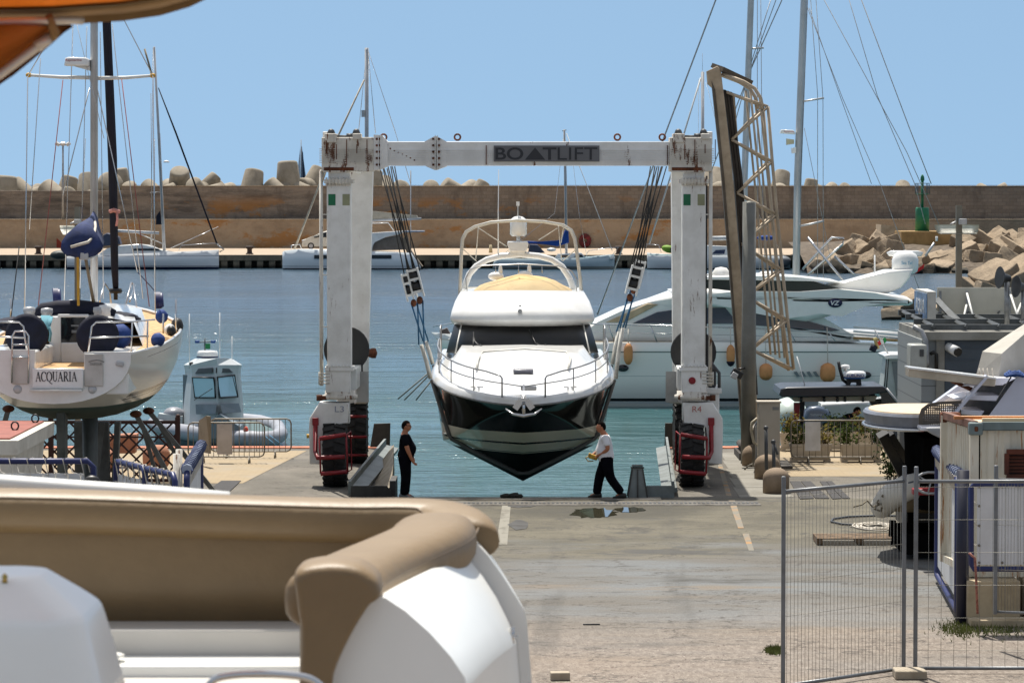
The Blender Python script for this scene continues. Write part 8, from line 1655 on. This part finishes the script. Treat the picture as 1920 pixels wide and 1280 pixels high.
# backrest panels below the bolsters
m = MB(); top = [p + Vector((0, -.02, -.06)) for p in bp[:26]]; m.loft([[p + Vector((0, -.035, 0)) for p in top], [Vector((p.x, p.y - .05, 5.72)) for p in top], [Vector((p.x, p.y - .03, 5.56)) for p in top], [Vector((p.x, p.y + .06, 5.54)) for p in top], [p + Vector((0, .08, 0)) for p in top]], ring_closed=False); m.build('backrest', VIN, fbt)
m = MB(); q_ = spp[4:]
inn = []; outr = []
for i, p in enumerate(q_):
    j = i + 4; t_ = (spp[min(j + 1, ns_ - 1)] - spp[max(j - 1, 0)]); t_.z = 0; t_.normalize(); sd = Vector((t_.y, -t_.x, 0)); w_ = .105 if i < len(q_) - 3 else [.1, .09, .07][i - len(q_) + 3]; inn.append(p + sd * w_); outr.append(p - sd * w_)
ep = [(551, 1082), (556, 1068), (575, 1058), (620, 1052), (672, 1058), (704, 1078), (714, 1100), (712, 1118), (692, 1134), (655, 1195), (625, 1265), (615, 1340), (564, 1340), (564, 1190), (558, 1140)]
eo = [P(x, y, 10.66) for x, y in ep]; eo = smooth_path(eo + [eo[0]], 4)[:-1]; ec = sum(eo, Vector()) / len(eo); ec = Vector((PX(632, 10.66), 10.66, PZ(1150, 10.66)))
def ering(f_, dy): return [ec + (p - ec) * f_ + Vector((0, dy, 0)) for p in eo]
mm = MB(); mm.loft([ering(.80, -.05), ering(.9, -.044), ering(.955, -.03), ering(.985, -.012), ering(1, .01), ering(1, .08), ering(.985, .2), ering(.9, .3)]); mm.build('bolster_end', VIN, fbt)
ring = inn + outr[::-1]
m.loft([[Vector((p.x + (.0 if z > 5.7 else (5.7 - z) * -.02), p.y, (p.z - .05) if z is None else z)) for p in ring] for z in (5.93, 5.8, 5.6, 5.4, 5.2)]); m.build('side_backrest', VIN, fbt)
# seat base, ledges; alternate steps have shade painted in as a greyer white
xl, xr = -2.6, PX(575, 12.6)
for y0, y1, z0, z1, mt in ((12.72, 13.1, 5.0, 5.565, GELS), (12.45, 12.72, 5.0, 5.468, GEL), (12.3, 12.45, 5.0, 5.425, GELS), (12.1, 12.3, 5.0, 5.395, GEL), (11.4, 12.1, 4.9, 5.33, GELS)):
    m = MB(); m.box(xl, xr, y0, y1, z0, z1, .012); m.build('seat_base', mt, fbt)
m = MB(); c0 = P(196, 1230, 12.55); m.lathe([(.07, 0), (.075, .006), (.055, .012), (.05, .008), (.01, .008)], c0, seg=28); m.build('cup_holder', GEL, fbt)
# coaming sections
def section(pxs_, Yv): return [P(x, y, Yv) for x, y in pxs_]
def dens(secs, n=8):
    out = []
    for i in range(len(secs) - 1):
        for k in range(n): out.append([a.lerp(b, k / n) + Vector((0, 0, .012 * math.sin(math.pi * k / n))) for a, b in zip(secs[i], secs[i + 1])])
    out.append(secs[-1]); return out
S0 = [(560, 1330), (640, 1215), (690, 1128), (712, 1119), (722, 1120), (760, 1145), (806, 1186), (845, 1230), (872, 1270), (876, 1290), (880, 1420)]
S1 = [(700, 1250), (790, 1120), (852, 1052), (866, 1044), (878, 1046), (905, 1080), (930, 1118), (950, 1158), (964, 1190), (968, 1206), (985, 1420)]
m = MB()
for sl_ in (slice(0, 5), slice(4, 10), slice(9, 11)): m.loft(dens([section(S0[sl_], 10.70), section(S1[sl_], 12.35)]), ring_closed=False)
m.face(section(S0, 10.70)); o_ = m.build('coaming', GEL, fbt, recalc=True)
S2 = [(800, 1200), (840, 1060), (868, 1024), (882, 1015), (893, 1017), (917, 1043), (942, 1078), (966, 1116), (984, 1146), (988, 1162), (1008, 1420)]
S3 = [(800, 1150), (830, 1030), (862, 1000), (874, 996), (884, 998), (906, 1024), (930, 1058), (952, 1094), (968, 1124), (973, 1140), (992, 1420)]
m = MB()
for sl_ in (slice(0, 5), slice(4, 10), slice(9, 11)): m.loft(dens([section(S2[sl_], 12.42), section(S3[sl_], 13.6)]), ring_closed=False)
m.face(section(S2, 12.42)); m.build('coaming', GEL, fbt)
m = MB(); m.loft([[P(x, y, 12.39) for x, y in S1[4:]], [P(x + 3, y + 1, 12.42) for x, y in S1[4:]]], ring_closed=False); m.build('joint_seam', GELS, fbt)
for px, py, Yv in ((845, 1265, 10.9), (960, 1188, 12.3)):
    m = MB(); c0 = P(px, py, Yv); m.cyl(c0 + Vector((0, -.03, .03)), c0 + Vector((0, -.03, -.03)), .008, seg=8); m.box(c0.x - .004, c0.x + .02, c0.y - .04, c0.y - .02, c0.z - .006, c0.z + .006); m.build('snap_catch', STEEL, fbt)
m = MB(); m.tube([P(-120, 899, 13.35), P(0, 906, 13.35), P(150, 917, 13.35), P(300, 927, 13.35), P(430, 938, 13.35)], .035, 10); m.build('coaming_edge', GEL, fbt)
# helm pod
def rr(cx, cy, hx, hy, z, r_, n=6):
    pts = []
    for (sx, sy), a0 in (((1, 1), 0), ((-1, 1), 90), ((-1, -1), 180), ((1, -1), 270)):
        for k in range(n + 1): a = R(a0 + 90 * k / n); pts.append(Vector((cx + sx * (hx - r_) + r_ * math.cos(a), cy + sy * (hy - r_) + r_ * math.sin(a), z)))
    return pts
Yp = 9.3; kk = Yp / F; cx = PX(-30, Yp)
m = MB(); zc_ = lambda y: PZ(y, Yp - .25)
prof_ = [(245, .34, 1330, .13), (226, .32, 1250, .13), (208, .30, 1186, .125), (203, .293, 1172, .12), (197, .283, 1162, .12), (186, .268, 1153, .115), (164, .235, 1137, .108), (136, .195, 1118, .10), (112, .16, 1102, .09), (104, .145, 1097, .085), (88, .11, 1094.5, .07)]
dn = []
for (a, b, c, d), (a2, b2, c2, d2_) in zip(prof_, prof_[1:]):
    for k in range(3): f_ = k / 3; dn.append((a + (a2 - a) * f_, b + (b2 - b) * f_, c + (c2 - c) * f_, d + (d2_ - d) * f_))
dn.append(prof_[-1]); m.loft([rr(cx, Yp + (.34 - b) * .35, a * kk, b, zc_(c), d, 8) for a, b, c, d in dn]); m.build('helm_pod', GEL, fbt)
m = MB(); c0 = P(9, 1092, 9.2); m.lathe([(.008, 0), (.006, .01), (.009, .018), (.001, .026)], c0, seg=10); m.build('finial', mat('brass', S(190, 160, 90), .25, .9), fbt)
m = MB(); m.tube(smooth_path([P(375, 1310, 9.6), P(392, 1283, 9.6), P(415, 1268, 9.6), P(480, 1262, 9.6), P(555, 1266, 9.6), P(590, 1276, 9.6), P(615, 1300, 9.6)]), .0105, 10); m.build('handrail', mat('rail_polished', L(.6), .12, 1, var=0), fbt)
# bimini top overhead (upper left)
OR = bpy.data.materials.new('orange_canvas'); OR.use_nodes = True; N_, K_ = nodes(OR); bs_ = N_['Principled BSDF']; bs_.inputs['Base Color'].default_value = S(192, 116, 36); bs_.inputs['Roughness'].default_value = .9
tr_ = N_.new('ShaderNodeBsdfTranslucent'); tr_.inputs['Color'].default_value = S(206, 128, 34); mxs = N_.new('ShaderNodeMixShader'); mxs.inputs[0].default_value = .22
K_.new(bs_.outputs[0], mxs.inputs[1]); K_.new(tr_.outputs[0], mxs.inputs[2]); K_.new(mxs.outputs[0], N_['Material Output'].inputs['Surface'])
HEM = mat('hem_canvas', S(150, 120, 78), .9, var=.12, vs=4, bump=.2, bs=20); BRN = mat('brown_canvas', S(140, 84, 36), .9, var=.15, vs=3, bump=.2, bs=20)
can = thing('bimini_top', 'orange canvas bimini on white tubes overhead in the upper left corner', 'awning', (-1.6, 9.5, 7.6))
Yf = 10.6
fr = [(-200, 62), (0, 44), (110, 42), (165, 38), (230, 34), (300, 24), (355, 8), (405, -16), (470, -60)]
m = MB(); m.loft([[P(x, y - 8, Yf) for x, y in fr], [P(x - 10, y - 45, Yf - .5) for x, y in fr], [P(x - 30, y - 160, Yf - 1.4) for x, y in fr]], ring_closed=False); bmesh.ops.solidify(m.bm, geom=m.bm.faces[:], thickness=.004); m.build('canopy', OR, can)
m = MB(); m.loft([[P(x, y + 6, Yf + .02) for x, y in fr], [P(x + 2, y - 12, Yf + .03) for x, y in fr], [P(x, y - 20, Yf - .05) for x, y in fr], [P(x - 6, y - 26, Yf - .3) for x, y in fr], [P(x, y - 8, Yf - .02) for x, y in fr]], ring_closed=True); m.build('front_hem', HEM, can)
fl = [(138, 50), (120, 62), (98, 82), (62, 112), (25, 142), (-20, 172), (-80, 210)]
m = MB(); m.loft([[P(x, y, Yf - .1) for x, y in fl], [P(x * .7 - 20, 48 + (y - 48) * .45, Yf - .35) for x, y in fl], [P(x * .5 - 40, 46, Yf - .6) for x, y in fl]], ring_closed=False); bmesh.ops.solidify(m.bm, geom=m.bm.faces[:], thickness=.004); m.build('side_flap', OR, can)
m = MB(); m.loft([[P(x, y, Yf - .13) for x, y in fl], [P(x - 14, y - 14 + (6 if i == 0 else 0), Yf - .15) for i, (x, y) in enumerate(fl)], [P(x - 30, y - 26 + (18 if i == 0 else 0), Yf - .22) for i, (x, y) in enumerate(fl)]], ring_closed=False); bmesh.ops.solidify(m.bm, geom=m.bm.faces[:], thickness=.006); m.build('flap_hem', BRN, can)
TB = mat('tube_white', S(214, 206, 192), .3, .3, var=.03)
m = MB(); m.tube([P(-150, 46, Yf - .7), P(0, 42, Yf - .45), P(135, 38, Yf - .2), P(155, 39, Yf - .18)], .0125, 10); m.build('frame_tube', TB, can)
m = MB(); m.tube([P(-60, 182, Yf - .3), P(0, 140, Yf - .28), P(70, 88, Yf - .26), P(98, 66, Yf - .25)], .0135, 10); m.tube([P(68, 89, Yf - .26), P(92, 71, Yf - .25)], .0175, 10); m.build('frame_tube', TB, can)
m = MB(); m.tube([P(92, 30, Yf - .3), P(97, 48, Yf - .28), P(103, 62, Yf - .26), P(98, 72, Yf - .25)], [.012, .014, .016, .013], 8); m.build('strap_loop', HEM, can)
